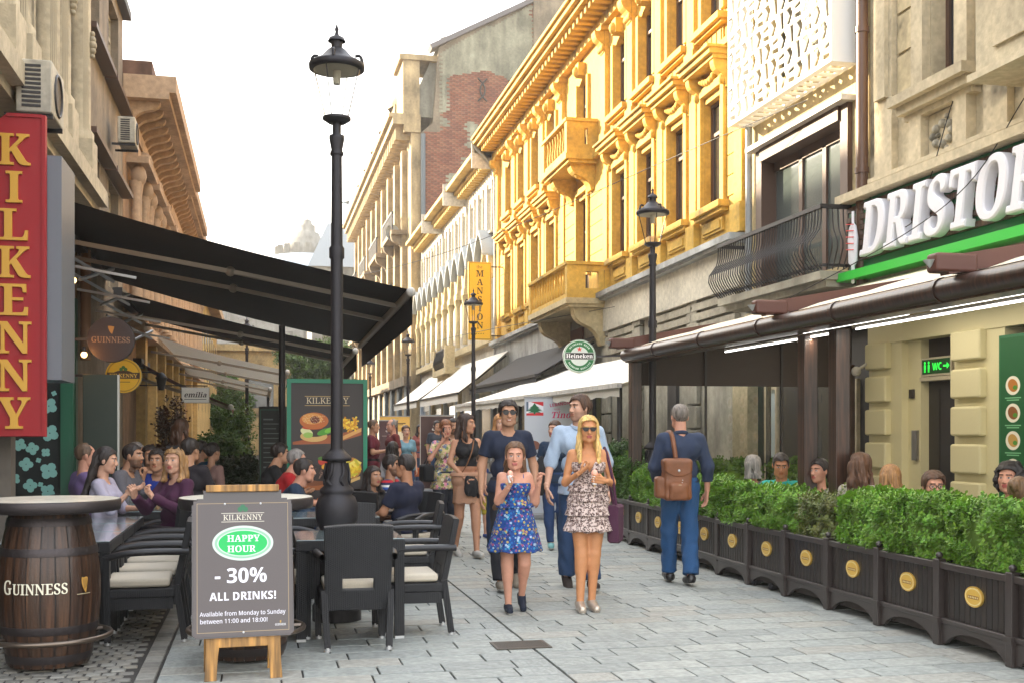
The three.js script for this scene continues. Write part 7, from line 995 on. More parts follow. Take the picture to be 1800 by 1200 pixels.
  if (o.shoes) for (const k of ['r', 'l']) { const a = legs[k], h = heel(a), t = toe(a), l = [bone(add3(h, [0, 0.005, -0.01]), add3(t, [0, 0.004, 0.03]), 0.042, 0.036), bone(add3(h, [0, 0.02, 0]), mix3(h, t, 0.5), 0.043, 0.042)]; if (o.shoeHigh) l.push(bone(add3(h, [0, 0.02, 0]), add3(a.a, [0, 0.03, 0]), 0.045, 0.047, 0, 1)); const B = bones(l, 0.02), S = (t[1] - h[1]) / Math.max(0.02, t[2] - h[2]); const [p, q] = boundsOf(l, 0.02), m = netMesh((x, y, z) => Math.max(B(x, y, z), (h[1] - 0.03 + (z - h[2]) * S) - y), p, q, Math.min(cc, 0.011)); put('shoe', m, o.shoes); if (o.sole) put('sole', netMesh((x, y, z) => { const b0 = h[1] - 0.03 + (z - h[2]) * S; return Math.max(B(x, y, z) - 0.004, b0 - 0.006 - y, y - b0 - 0.014); }, p, q, 0.008), o.sole); }
  if (o.hair) { const hg = hairGeo(o.hair, o.hcell ?? Math.max(fine, 0.007), o.sex).applyMatrix4(hm), q = new THREE.Mesh(hg, hairM(hc)); q.name = 'hair'; g.add(q); }
  const local = (name, G0, m) => { const q = G0.mesh(name, m, g); return q; };
  if (o.shades) { const s = new G(); const Rg = (x) => { const e = new THREE.Shape(), w = 0.029, h = 0.021; e.moveTo(x - w, h * 0.8); e.lineTo(x + w, h * 0.8); e.quadraticCurveTo(x + w * 1.02, -h * 0.9, x, -h); e.quadraticCurveTo(x - w * 1.02, -h * 0.9, x - w, h * 0.8); return e; }; s.ext(Rg(-0.033), 0.005, 0, 0.008, 0.096).ext(Rg(0.033), 0.005, 0, 0.008, 0.096).box(-0.012, 0.012, 0.014, 0.022, 0.096, 0.103).bar([-0.062, 0.02, 0.098], [-0.08, 0.012, -0.01], 0.004, 0.007).bar([0.062, 0.02, 0.098], [0.08, 0.012, -0.01], 0.004, 0.007); if (o.shades === 'up') s.l.forEach((q) => q.rotateX(-0.75).translate(0, 0.055, -0.03)); s.l.forEach((q) => q.applyMatrix4(hm)); local('sunglasses', s, mat(0.012, 0.010, 0.010, 0.3, { key: 'sg' })); }
  if (o.glasses) { const s = new G(); for (const x of [-0.033, 0.033]) s.geo(new THREE.TorusGeometry(0.024, 0.003, 5, 18).scale(1.15, 0.85, 1).translate(x, 0.008, 0.1)); s.box(-0.01, 0.01, 0.012, 0.016, 0.098, 0.102).bar([-0.06, 0.014, 0.098], [-0.08, 0.01, -0.01], 0.004).bar([0.06, 0.014, 0.098], [0.08, 0.01, -0.01], 0.004); s.l.forEach((q) => q.applyMatrix4(hm)); local('glasses', s, mat(0.02, 0.015, 0.012, 0.3)); }
  if (o.belt) put('belt', netMesh((x, y, z) => Math.max(bones(torso(0.026), 0.03)(x, y, z), Math.abs(y - py - 0.075) - 0.018), [-0.22, py + 0.04, -0.2], [0.22, py + 0.11, 0.2], 0.012), o.belt);
  if (o.collar) { const cg = new THREE.TorusGeometry(0.066, 0.016, 7, 26, 5.6).rotateZ(Math.PI / 2 + 0.34).rotateX(Math.PI / 2 + 0.25).scale(1, 1.25, 1.05); put('collar', cg.translate(nk[0], nk[1] + 0.018, nk[2] + 0.012), o.collar); }
  o.extra?.({ g, hm, hd, sh, el, wr, arms, T, py, J, local, put, torso, legs, hips });
  return g;
}
// ---------- the people in the street ----------
const SK = { fair: [0.56, 0.31, 0.21], tan: [0.52, 0.23, 0.10], mid: [0.45, 0.235, 0.14], rosy: [0.55, 0.27, 0.18], brown: [0.30, 0.155, 0.09] };
const HC = { dark: [0.022, 0.014, 0.011], brown: [0.075, 0.035, 0.018], blond: [0.52, 0.30, 0.08], light: [0.30, 0.16, 0.06], grey: [0.22, 0.20, 0.185], red: [0.20, 0.075, 0.03], ash: [0.12, 0.07, 0.04] };
const SHORT = { th: 0.012, wave: 0.014 }, CREW = { th: 0.007, wave: 0.008 }, QUIFF = { th: 0.012, wave: 0.024, hl: 0.004 };
const pattern = (rep, draw, size = 256) => printMat(size, size, draw, { rep, rough: 0.9 });
const floral = (bg, cols, n, r, rep, sd) => pattern(rep, (g, w) => { let s = sd; const q = () => { s = (s * 16807) % 2147483647; return s / 2147483647; }; g.fillStyle = bg; g.fillRect(0, 0, w, w); for (let i = 0; i < n; i++) { const x = q() * w, y = q() * w, c = cols[q() * cols.length | 0], R = r * (0.5 + q()); for (const dx of [-w, 0, w]) for (const dy of [-w, 0, w]) { g.fillStyle = c; for (let k = 0; k < 5; k++) { g.beginPath(); g.ellipse(x + dx + Math.cos(k * 1.257) * R * 0.6, y + dy + Math.sin(k * 1.257) * R * 0.6, R * 0.5, R * 0.36, k * 1.257, 0, 7); g.fill(); } } } });
const leopard = pattern(0.22, (g, w) => { let s = 77; const q = () => { s = (s * 16807) % 2147483647; return s / 2147483647; }; g.fillStyle = '#cbb6ac'; g.fillRect(0, 0, w, w); for (let i = 0; i < 190; i++) { const x = q() * w, y = q() * w, r = 5 + q() * 5, a = q() * 6; for (const dx of [-w, 0, w]) for (const dy of [-w, 0, w]) { g.strokeStyle = '#241518'; g.lineWidth = 4.5; g.beginPath(); g.arc(x + dx, y + dy, r, a, a + 3.6 + q()); g.stroke(); g.fillStyle = '#8d6a5f'; g.beginPath(); g.arc(x + dx, y + dy, r * 0.5, 0, 7); g.fill(); } } });
const stripes = pattern(0.2, (g, w) => { ['#16224a', '#b3202c', '#16224a', '#e6e2dc', '#2a56a8', '#16224a', '#e6e2dc', '#16224a'].forEach((c, i) => { g.fillStyle = c; g.fillRect(0, i * w / 8, w, w / 8); }); });
const iceCream = (x, name = 'ice_cream') => ({ local, arms, hand, tiltX = -0.1 }) => { const p = arms[hand].pos; const c = new G().lathe([[0.006, -0.075], [0.026, 0.02], [0.024, 0.02]], 0, 0, 0, 12); c.l[0].rotateX(tiltX).translate(p.x, p.y, p.z); local('cone', c, mat(0.62, 0.40, 0.18, 0.7)); const s = new G().ball(0, 0.045, 0, 0.031, 1.15, 12); s.l[0].rotateX(tiltX).translate(p.x, p.y, p.z); local(name, s, mat(0.85, 0.42, 0.30, 0.5)); const w = new G().cyl(0, -0.055, 0, 0.02, 0.034, 0.075, 12); w.l[0].rotateX(tiltX).translate(p.x, p.y, p.z); local('paper_napkin', w, mat(0.82, 0.80, 0.78, 0.8)); };
const near = { cell: 0.013, fine: 0.0045, ccell: 0.010, hcell: 0.0055 };
const walk = (k, out = 0.095) => ({ r: { k: [-out, 0.51, 0.10 * k], a: [-out * 0.9, 0.085, 0.16 * k], p: k > 0 ? -0.1 : 0.5 }, l: { k: [out, 0.51, -0.02 * k + 0.03], a: [out * 0.9, k > 0 ? 0.14 : 0.085, -0.2 * k], p: k > 0 ? 0.5 : -0.1 } });
const denim = clothM(0.035, 0.085, 0.20, 0.85), denimD = clothM(0.02, 0.045, 0.11, 0.85), navy = clothM(0.012, 0.020, 0.05, 0.88), blackC = clothM(0.012, 0.011, 0.013, 0.88);

person({ ...near, label: 'girl in blue floral dress licking an ice cream cone, dark slip-on shoes', at: onG(905, 1074), turn: -0.12, H: 1.42, sex: 'c', fat: 1.2, arm: 1.28, hs: 1.22, skin: SK.rosy, hair: { c: [0.13, 0.065, 0.03], th: 0.007, len: 0.46, side: 0, part: 0.004, sweep: -0.11, hl: 0.008, wave: 0.014 }, headYaw: -0.12, headPitch: 0.06, lips: [0.5, 0.16, 0.14],
  r: { e: [-0.04, -0.25, 0.06], w: [0.06, -0.085, 0.21], hand: 'hold', dir: [0.35, 0.9, 0.1], thumb: [0.6, 0.2, 0.7] }, l: { e: [0.075, -0.26, 0.03], w: [0.10, -0.06, 0.15], hand: 'hold', dir: [0.1, 1, 0.1], thumb: [-0.8, 0, 0.5] },
  top: { name: 'dress_bodice', m: floral('#163f80', ['#0b2350', '#12407e', '#2b86a8', '#0f3568', '#9fb4c8', '#59408a', '#b39a4a', '#954a68', '#1d63a0'], 190, 9, 0.3, 5), neck: 0.07, cut: 1.355, straps: 1, hem: 1.02, strap: 0.05, wr: 0.5, e: 0.012 }, dress: { waist: 1.14, hem: 0.64, r1: 0.16, r0: 0.295, fold: 0.02, m: floral('#163f80', ['#0b2350', '#12407e', '#2b86a8', '#0f3568', '#9fb4c8', '#59408a', '#b39a4a', '#954a68', '#1d63a0'], 190, 9, 0.3, 5), tiers: 0, sq: 0.9 },
  legs: { r: { k: [-0.085, 0.5, 0.05], a: [-0.075, 0.082, 0.06], p: 0 }, l: { k: [0.095, 0.51, 0.06], a: [0.085, 0.15, -0.12], p: 0.55 } }, shoes: clothM(0.012, 0.018, 0.04), sole: M.white, extra: (c) => iceCream()({ ...c, hand: 'r', tiltX: -0.3 }) });
person({ ...near, label: 'blonde woman in sunglasses and ruffled leopard print dress holding an ice cream', at: onG(1034, 1070), turn: -0.16, H: 1.66, sex: 'f', skin: SK.tan, hair: { c: [0.62, 0.40, 0.13], th: 0.014, hl: 0.014, len: 0.32, side: 1, part: 0.004, fz: 0.045, wave: 0.01 }, shades: 1, headPitch: 0.02, headYaw: -0.02,
  r: { e: [-0.06, -0.26, 0.02], w: [0.055, -0.16, 0.2], hand: 'hold', dir: [0.75, 0.6, 0.1], thumb: [0, 0.5, 1] }, l: { e: [0.065, -0.26, 0.02], w: [-0.03, -0.235, 0.21], hand: 'hold', dir: [-0.8, 0.15, 0.3], thumb: [0, 1, 0.2] },
  top: { name: 'dress_bodice', m: leopard, neck: 0.06, cut: 1.345, straps: 1, vneck: 1.25, hem: 1.0, wr: 0.5, e: 0.012 }, dress: { waist: 1.13, hem: 0.71, r1: 0.145, r0: 0.21, fold: 0.008, tiers: 3, m: leopard, sq: 0.85 },
  legs: { r: { k: [-0.07, 0.5, 0.06], a: [-0.085, 0.085, 0.1], p: 0.05 }, l: { k: [0.05, 0.5, 0.03], a: [0.03, 0.085, 0.02], p: 0.1, t: 0.15 } }, shoes: mat(0.52, 0.44, 0.36, 0.3, { metal: 0.5 }), sole: M.white,
  extra: (c) => { iceCream()({ ...c, hand: 'l' }); const b = new G().ext((() => { const s = new THREE.Shape(); s.moveTo(-0.09, 0); s.quadraticCurveTo(0, -0.03, 0.09, 0); s.lineTo(0.11, 0.3); s.lineTo(-0.11, 0.3); return s; })(), 0.07, 0, 0, -0.035, 0.02); b.l[0].rotateY(1.2).translate(0.255, 0.63, -0.04); c.local('handbag', b, clothM(0.09, 0.02, 0.055)); c.local('bag_strap', new G().tube([[0.25, 0.94, 0.05], [0.215, 1.2, 0.05], [0.15, 1.475, 0.0], [0.2, 1.2, -0.09], [0.25, 0.94, -0.1]], 0.014, 24, 5), clothM(0.09, 0.02, 0.055)); } });
person({ ...near, label: 'smiling man in sunglasses and plain navy t-shirt behind the girl', at: onG(893, 1034), turn: -0.1, H: 1.83, sex: 'm', skin: SK.mid, hair: { ...QUIFF, c: HC.dark }, shades: 1, smile: 1, beard: 0.25, top: { m: navy, sleeve: 0.36, low: 0.03, neck: 0.068, e: 0.016 }, legwear: { m: clothM(0.018, 0.018, 0.025) }, shoes: clothM(0.35, 0.29, 0.22), sole: M.white, legs: walk(1), r: { e: [-0.075, -0.27, 0.0], w: [-0.085, -0.51, 0.07] }, l: { e: [0.075, -0.27, -0.03], w: [0.095, -0.5, 0.06] } });
person({ ...near, label: 'tall man in pale blue shirt and jeans looking sideways behind the blonde woman', at: onG(1018, 1032), turn: -0.1, H: 1.89, sex: 'm', skin: SK.fair, hair: { ...QUIFF, c: HC.brown }, headYaw: -1.05, beard: 0.5, sw: 0.18, collar: clothM(0.50, 0.62, 0.78), top: { m: clothM(0.50, 0.62, 0.78), sleeve: 0.66, low: 0.08, neck: 0.064, e: 0.015, wr: 1.5, loose: 0.006 }, legwear: { m: denim, e: 0.012 }, shoes: clothM(0.05, 0.035, 0.03), sole: M.white, legs: walk(-1), r: { e: [-0.08, -0.27, 0.0], w: [-0.13, -0.5, 0.09], dir: [0.1, -1, 0.2] }, l: { e: [0.08, -0.28, -0.02], w: [0.09, -0.5, 0.05] } });
person({ ...near, label: 'woman in black tank top and peach mini skirt looking to one side', at: onG(820, 978), turn: 0.15, H: 1.74, sex: 'f', skin: [0.47, 0.235, 0.14], hair: { c: [0.04, 0.02, 0.013], th: 0.014, len: 0.24, side: 1, wave: 0.016, fz: -0.02 }, headYaw: 0.85, top: { name: 'tank_top', m: blackC, hem: 1.115, neck: 0.075, strap: 0.062, wr: 0.4, e: 0.011 }, skirt: { hem: 0.66, m: clothM(0.62, 0.33, 0.20) }, shoes: M.white, sole: M.white, legs: { r: { k: [-0.085, 0.5, -0.03], a: [-0.08, 0.11, -0.2], p: 0.35 }, l: { k: [0.085, 0.5, 0.1], a: [0.07, 0.085, 0.18], p: -0.05 } }, r: { e: [-0.07, -0.25, 0.02], w: [0.10, -0.46, 0.15], hand: 'hold', dir: [0.7, -0.5, 0.2] }, l: { e: [0.07, -0.25, 0.02], w: [-0.10, -0.46, 0.15], hand: 'hold', dir: [-0.7, -0.5, 0.2] },
  extra: (c) => { c.put('carried_jacket', netMesh((x, y, z) => ell(0.0, 0.88, 0.165, 0.09, 0.14, 0.045)(x, y, z) + 0.02 * noise3(x * 18, y * 9, z * 18), [-0.16, 0.72, 0.06], [0.22, 1.06, 0.26], 0.012), blackC); c.local('bag_strap', new G().tube([[0.08, 1.44, 0.045], [0.02, 1.3, 0.14], [-0.06, 1.1, 0.12], [-0.14, 0.98, 0.06]], 0.008, 16, 5), clothM(0.32, 0.13, 0.05)); c.local('jacket_sleeve', new G().tube([[0.03, 0.98, 0.15], [0.09, 0.88, 0.16], [0.12, 0.74, 0.12]], 0.03, 10, 7), blackC); } });
person({ label: 'woman in floral blouse holding a phone to her ear with black shoulder bag', at: onG(783, 958), turn: 0.12, H: 1.68, sex: 'f', fat: 1.12, cell: 0.015, fine: 0.0055, skin: SK.rosy, hair: { c: HC.red, th: 0.012, tail: 1 }, headPitch: 0.1, top: { m: floral('#b9a878', ['#d88aa0', '#6a7a3a', '#e0c8a0', '#8a5a6a', '#e8dcc0', '#5a6a8a'], 90, 15, 0.32, 9), sleeve: 0.42, low: 0.14, neck: 0.068, e: 0.02 }, legwear: { m: clothM(0.015, 0.018, 0.035) }, shoes: clothM(0.2, 0.1, 0.11), sole: M.white, legs: walk(1), r: { e: [-0.10, -0.20, 0.10], w: [0.07, 0.06, 0.15], hand: 'hold', dir: [0.4, 0.9, -0.1], thumb: [0.5, 0, 1] }, l: { e: [0.07, -0.27, 0.0], w: [0.05, -0.5, 0.1] }, extra: (c) => { const p = c.arms.r.pos; c.local('phone', new G().rbox(p.x - 0.006, p.x + 0.006, p.y - 0.05, p.y + 0.09, p.z - 0.03, p.z + 0.03, 0.005), M.darkFrame); c.local('shoulder_bag', new G().rbox(-0.36, -0.2, 0.9, 1.14, -0.12, 0.16, 0.04, 2), blackC); c.local('bag_strap', new G().tube([[-0.3, 1.13, 0.06], [-0.2, 1.3, 0.08], [-0.13, 1.46, 0], [-0.2, 1.3, -0.09], [-0.3, 1.13, -0.06]], 0.011, 20, 5), blackC); } });
person({ label: 'bearded dark haired man in black jacket among the far walkers', at: onG(797, 935), turn: 0, H: 1.72, sex: 'm', cell: 0.017, fine: 0.006, skin: SK.mid, hair: { ...SHORT, c: HC.dark }, beard: 0.9, top: { m: blackC, sleeve: 1, low: 0.1 }, legwear: { m: denimD }, shoes: blackC, legs: walk(1) });
person({ label: 'woman in navy blouse and skinny jeans looking aside, jacket over her arm', at: onG(975, 963), turn: -0.25, H: 1.67, sex: 'f', cell: 0.014, fine: 0.005, skin: SK.fair, hair: { c: HC.brown, th: 0.01, tail: 1, part: 0.01 }, headYaw: -0.65, top: { m: clothM(0.012, 0.035, 0.08), sleeve: 0.36, low: 0.03, neck: 0.072, e: 0.02, loose: 0.008 }, legwear: { m: clothM(0.022, 0.06, 0.17), slim: 1 }, shoes: clothM(0.25, 0.55, 0.55), sole: M.white, legs: { r: { k: [-0.08, 0.5, 0.08], a: [-0.05, 0.085, 0.14], p: -0.05 }, l: { k: [0.09, 0.52, 0.04], a: [0.08, 0.16, -0.2], p: 0.5 } }, r: { e: [-0.06, -0.26, -0.02], w: [0.06, -0.31, 0.18], hand: 'hold', dir: [0.8, 0.1, 0.3] }, l: { e: [0.06, -0.27, -0.02], w: [0.06, -0.5, 0.08] }, extra: (c) => { c.put('carried_jacket', netMesh((x, y, z) => ell(-0.18, 1.0, 0.12, 0.085, 0.27, 0.1)(x, y, z) + 0.014 * noise3(x * 16, y * 10, z * 16), [-0.3, 0.7, -0.02], [-0.06, 1.3, 0.26], 0.014), blackC); } });
person({ label: 'red haired woman mostly hidden behind the man in the navy t-shirt', at: onG(880, 975), turn: 0, H: 1.74, sex: 'f', cell: 0.02, fine: 0.007, skin: SK.fair, hair: { c: [0.42, 0.2, 0.07], th: 0.014, len: 0.25, side: 1 }, top: { m: clothM(0.3, 0.28, 0.24), sleeve: 0.5, low: 0.05 }, legwear: { m: denimD }, shoes: blackC });
person({ ...near, label: 'grey haired man in navy shirt and jeans walking away with a brown rucksack', at: onG(1196, 1026), turn: Math.PI - 0.12, H: 1.8, sex: 'm', skin: SK.rosy, hair: { ...CREW, c: [0.17, 0.14, 0.115] }, sw: 0.182, fat: 1.08, belt: clothM(0.01, 0.01, 0.01), top: { m: clothM(0.028, 0.045, 0.095), sleeve: 1, low: 0.0, neck: 0.06, e: 0.02, wr: 1.4, hem: 1.0 }, collar: clothM(0.028, 0.045, 0.095), legwear: { m: clothM(0.022, 0.10, 0.26), e: 0.013 }, shoes: mat(0.015, 0.013, 0.013, 0.35), legs: { r: { k: [-0.085, 0.5, -0.02], a: [-0.06, 0.1, -0.16], p: 0.12 }, l: { k: [0.085, 0.51, 0.12], a: [0.07, 0.09, 0.16], p: -0.05 } }, r: { e: [-0.085, -0.27, -0.02], w: [-0.10, -0.51, 0.06], dir: [0.05, -1, 0.15], hand: 'relax' }, l: { e: [0.07, -0.27, 0.02], w: [0.0, -0.44, 0.16] },
  extra: (c) => { const tan = mat(0.24, 0.085, 0.03, 0.55, { tex: 'plaster', bump: 0.002 }), tanD = mat(0.13, 0.045, 0.02, 0.5); const f = (cx, cy, cz, a, b, d) => (x, y, z) => { const q = [Math.abs(x - cx) - a, Math.abs(y - cy) - b, Math.abs(z - cz) - d]; return Math.hypot(Math.max(q[0], 0), Math.max(q[1], 0), Math.max(q[2], 0)) + Math.min(Math.max(...q), 0) - 0.035 + 0.006 * noise3(x * 15, y * 15, z * 15); };
    c.put('rucksack', netMesh(f(0.085, 1.02, -0.2, 0.10, 0.15, 0.05), [-0.1, 0.78, -0.34], [0.28, 1.26, -0.08], 0.012), tan); c.put('rucksack_flap', netMesh((x, y, z) => Math.max(f(0.085, 1.10, -0.205, 0.105, 0.10, 0.055)(x, y, z), -(y - 1.06 - (x - 0.085) ** 2 * 3)), [-0.1, 0.95, -0.34], [0.28, 1.28, -0.08], 0.012), tan); c.put('side_pocket', netMesh(f(0.235, 0.96, -0.19, 0.03, 0.07, 0.035), [0.14, 0.83, -0.3], [0.33, 1.1, -0.1], 0.012), tan); c.put('front_pocket', netMesh(f(0.085, 0.92, -0.265, 0.06, 0.05, 0.015), [-0.06, 0.8, -0.34], [0.22, 1.03, -0.2], 0.012), tan);
    c.local('shoulder_strap', new G().tube([[0.09, 1.24, -0.18], [0.1, 1.36, -0.15], [0.105, 1.475, -0.06], [0.12, 1.47, 0.06], [0.15, 1.3, 0.13]], 0.024, 22, 6), tan); c.local('buckle', new G().ball(0.085, 1.12, -0.298, 0.013, 1, 8, 1, 0.6), steel); for (let k = 0; k < 4; k++) c.local('strap_stud', new G().ball(0.05 + 0.004 * k, 1.03 - k * 0.025, -0.292, 0.006, 1, 6), steel); c.local('piping', new G().tube([[0.0, 0.975, -0.3], [0.085, 0.985, -0.312], [0.17, 0.975, -0.3]], 0.004, 10, 4), M.creamTrim); } });
// farther walkers
const far = { cell: 0.02, fine: 0.007, hcell: 0.011, ccell: 0.018 };
person({ ...far, label: 'man in maroon polo shirt standing sideways beside the food banner', at: onG(655, 905), turn: 1.3, H: 1.74, sex: 'm', skin: SK.mid, hair: { ...CREW, c: HC.ash }, top: { m: clothM(0.16, 0.012, 0.03), sleeve: 0.4, low: 0.06 }, legwear: { m: blackC }, shoes: blackC, r: { e: [-0.06, -0.26, 0.05], w: [0.0, -0.22, 0.28] }, l: { e: [0.06, -0.26, 0.05], w: [0.02, -0.22, 0.28] } });
person({ ...far, label: 'bald man in brick red shirt facing the man in maroon', at: onG(690, 900), turn: -1.3, H: 1.76, sex: 'm', skin: SK.rosy, hair: { ...CREW, c: HC.grey, recede: 0.085 }, top: { m: clothM(0.2, 0.03, 0.03), sleeve: 0.4, low: 0.06 }, legwear: { m: denimD }, shoes: blackC });
person({ ...far, label: 'woman in light blue t-shirt walking with a small orange bag', at: onG(713, 900), turn: 0.1, H: 1.64, sex: 'f', skin: SK.fair, hair: { c: HC.brown, th: 0.01, tail: 1 }, top: { m: clothM(0.22, 0.42, 0.52), sleeve: 0.36, low: 0.08, e: 0.018 }, legwear: { m: denim }, shoes: M.white, legs: walk(1), extra: (c) => c.local('small_bag', new G().rbox(0.16, 0.3, 0.72, 0.9, -0.04, 0.06, 0.02), clothM(0.5, 0.12, 0.04)) });
person({ ...far, label: 'child in yellow and blue shorts behind the woman in the peach skirt', at: onG(845, 945), turn: 0.2, H: 1.2, sex: 'c', skin: SK.fair, hair: { ...SHORT, c: HC.brown }, top: { m: clothM(0.03, 0.06, 0.2), sleeve: 0.4, low: 0.05 }, legwear: { m: clothM(0.55, 0.42, 0.03), len: 0.6, name: 'shorts' }, shoes: clothM(0.02, 0.08, 0.3) });
for (const [px, py, H, sex, top, hair, lab] of [[738, 862, 1.7, 'f', [0.4, 0.12, 0.1], HC.dark, 'woman in rust top far down the street'], [768, 868, 1.78, 'm', [0.05, 0.06, 0.08], HC.dark, 'man in dark grey shirt far down the street'], [632, 850, 1.75, 'm', [0.5, 0.5, 0.48], HC.brown, 'man in white shirt far off beside the food banner']]) person({ ...far, cell: 0.026, label: lab, at: onG(px, py), turn: 0.2, H, sex, skin: SK.mid, hair: { ...SHORT, c: hair, len: sex === 'f' ? 0.2 : 0 }, top: { m: clothM(...top), sleeve: 0.4, low: 0.06 }, legwear: { m: denimD }, shoes: blackC, legs: walk(1) });
// seated guests on the left; placed by the crown of the head
const seat = (o, px, py, d, H = 1.72, sit = 0.5) => { const k = H / 1.75, top = (1.635 + sit - 0.86 + 0.122) * k, p = onD(px, py, d), s2 = clamp(sit + (p.y - top) / k, 0.36, 0.53); if (!o.bench) dup(chair0, 'black wicker chair under the ' + o.label.replace(/^seated /, '').split(' ').slice(0, 6).join(' '), { x: p.x, s: p.s }, (o.turn ?? 0)); return person({ cell: 0.018, fine: 0.0065, hcell: 0.009, sit: s2, H, sex: 'm', skin: SK.mid, legwear: { m: denimD }, shoes: blackC, ...o, at: { x: p.x, s: p.s } }); };
const armsTable = { r: { e: [-0.06, -0.25, 0.10], w: [0.04, -0.27, 0.34], dir: [0.5, 0.1, 0.8] }, l: { e: [0.06, -0.25, 0.10], w: [-0.04, -0.27, 0.34], dir: [-0.5, 0.1, 0.8] } };
const G1 = 'guests seated at the bar tables';
seat({ group: G1, label: 'seated man in lilac shirt turned towards the bar, seen from behind', turn: 2.0, hair: { ...CREW, c: HC.ash, recede: 0.06 }, skin: SK.rosy, top: { m: clothM(0.27, 0.17, 0.38), sleeve: 0.9, low: 0.05, e: 0.02 }, ...armsTable, headYaw: -0.25 }, 148, 779, 11.6, 1.8);
seat({ group: G1, label: 'seated woman in white and lilac blouse with very long dark hair', turn: 1.35, sex: 'f', skin: SK.fair, cell: 0.015, hair: { c: HC.dark, th: 0.012, len: 0.48, side: 0, bz: -0.08 }, headYaw: 0.1, headPitch: 0.12, top: { m: clothM(0.55, 0.50, 0.62), sleeve: 0.62, low: 0.05, e: 0.016 }, r: { e: [-0.05, -0.24, 0.14], w: [0.02, -0.06, 0.30], hand: 'relax', dir: [0.2, 0.3, 0.9] }, l: { e: [0.05, -0.25, 0.12], w: [-0.02, -0.24, 0.34] }, smile: 1 }, 183, 786, 10.6, 1.72);
seat({ group: G1, label: 'seated bearded man in grey shirt leaning over his beer', turn: 1.2, lean: 0.22, beard: 0.85, hair: { ...CREW, c: HC.dark }, top: { m: clothM(0.16, 0.15, 0.17), sleeve: 0.9, low: 0.05 }, ...armsTable }, 207, 776, 11.9, 1.78);
seat({ group: G1, label: 'seated woman in plum sweater with sunglasses in her blonde hair, looking out', turn: -0.75, sex: 'f', cell: 0.014, fine: 0.005, skin: SK.fair, hair: { c: HC.light, th: 0.012, len: 0.2, side: 1 }, shades: 'up', headYaw: 0.35, top: { m: clothM(0.075, 0.012, 0.05), sleeve: 1, low: 0.05, e: 0.02 }, r: { e: [-0.07, -0.23, 0.16], w: [0.0, -0.10, 0.36], hand: 'hold', dir: [0.3, 0.7, 0.4] }, l: { e: [0.05, -0.24, 0.12], w: [-0.10, -0.10, 0.33], hand: 'hold', dir: [-0.3, 0.7, 0.4] } }, 308, 786, 10.5, 1.74);
seat({ group: G1, label: 'seated man in dark jacket with his back turned, beside the plum sweater', turn: 2.6, hair: { ...SHORT, c: HC.dark }, top: { m: clothM(0.02, 0.014, 0.02), sleeve: 1, low: 0.06, e: 0.02 }, ...armsTable }, 332, 770, 12.2, 1.8);
seat({ group: G1, label: 'seated grey haired guest against the ochre pilasters', turn: 0.8, hair: { ...SHORT, c: HC.grey }, top: { m: clothM(0.05, 0.07, 0.09), sleeve: 1 } }, 238, 768, 13.4);
seat({ group: G1, label: 'seated dark haired woman between the beer glasses', turn: 0.3, sex: 'f', hair: { c: HC.dark, th: 0.013, len: 0.2, side: 1 }, top: { m: clothM(0.08, 0.03, 0.02), sleeve: 0.5 } }, 262, 781, 13.2, 1.68);
seat({ group: G1, label: 'seated man in bright blue shirt leaning on his hand', turn: -0.2, lean: 0.2, hair: { ...SHORT, c: HC.dark }, top: { m: clothM(0.02, 0.05, 0.35), sleeve: 0.4 }, r: { e: [-0.05, -0.22, 0.14], w: [0.07, 0.02, 0.22], hand: 'fist', dir: [0.3, 0.9, 0.1] } }, 282, 786, 12.4);
seat({ group: G1, label: 'seated man in teal shirt at the table by the potted bush', turn: 2.2, hair: { ...SHORT, c: HC.dark }, top: { m: clothM(0.02, 0.10, 0.17), sleeve: 0.45 } }, 352, 774, 15.5);
seat({ group: G1, label: 'seated guest in pale pink top by the potted bush', turn: 2.4, sex: 'f', hair: { c: HC.dark, th: 0.012, bun: 1 }, top: { m: clothM(0.42, 0.24, 0.2), sleeve: 0.45 } }, 372, 778, 14.8);
person({ ...far, label: 'waitress with long brown hair standing among the bar tables', at: { x: onD(326, 755, 15).x, s: 14.6 }, turn: 2.4, H: 1.68, sex: 'f', hair: { c: HC.brown, th: 0.014, len: 0.25, side: 1 }, top: { m: blackC, sleeve: 0.4, low: 0.04 }, legwear: { m: blackC }, shoes: blackC });
const G2 = 'men seated beside the food banner';
seat({ group: G2, label: 'seated dark haired man in black shirt bending over the table', turn: 1.7, lean: 0.28, hair: { ...SHORT, c: HC.dark }, top: { m: blackC, sleeve: 0.5, low: 0.06 }, ...armsTable }, 462, 774, 13.6, 1.76);
seat({ group: G2, label: 'seated grey haired man in bright red sports shirt', turn: 1.6, lean: 0.3, hair: { ...CREW, c: HC.grey }, skin: SK.rosy, top: { m: clothM(0.55, 0.008, 0.012), sleeve: 0.5, low: 0.08, e: 0.02 }, ...armsTable }, 486, 783, 12.6, 1.78);
seat({ group: G2, label: 'seated man in petrol blue sweater in front of the red shirt', turn: 1.5, lean: 0.3, hair: { ...SHORT, c: HC.dark }, skin: SK.rosy, top: { m: clothM(0.012, 0.035, 0.075), sleeve: 1, low: 0.08, e: 0.022 }, ...armsTable }, 498, 800, 11.9, 1.76);
const G3 = 'group seated at the second table';
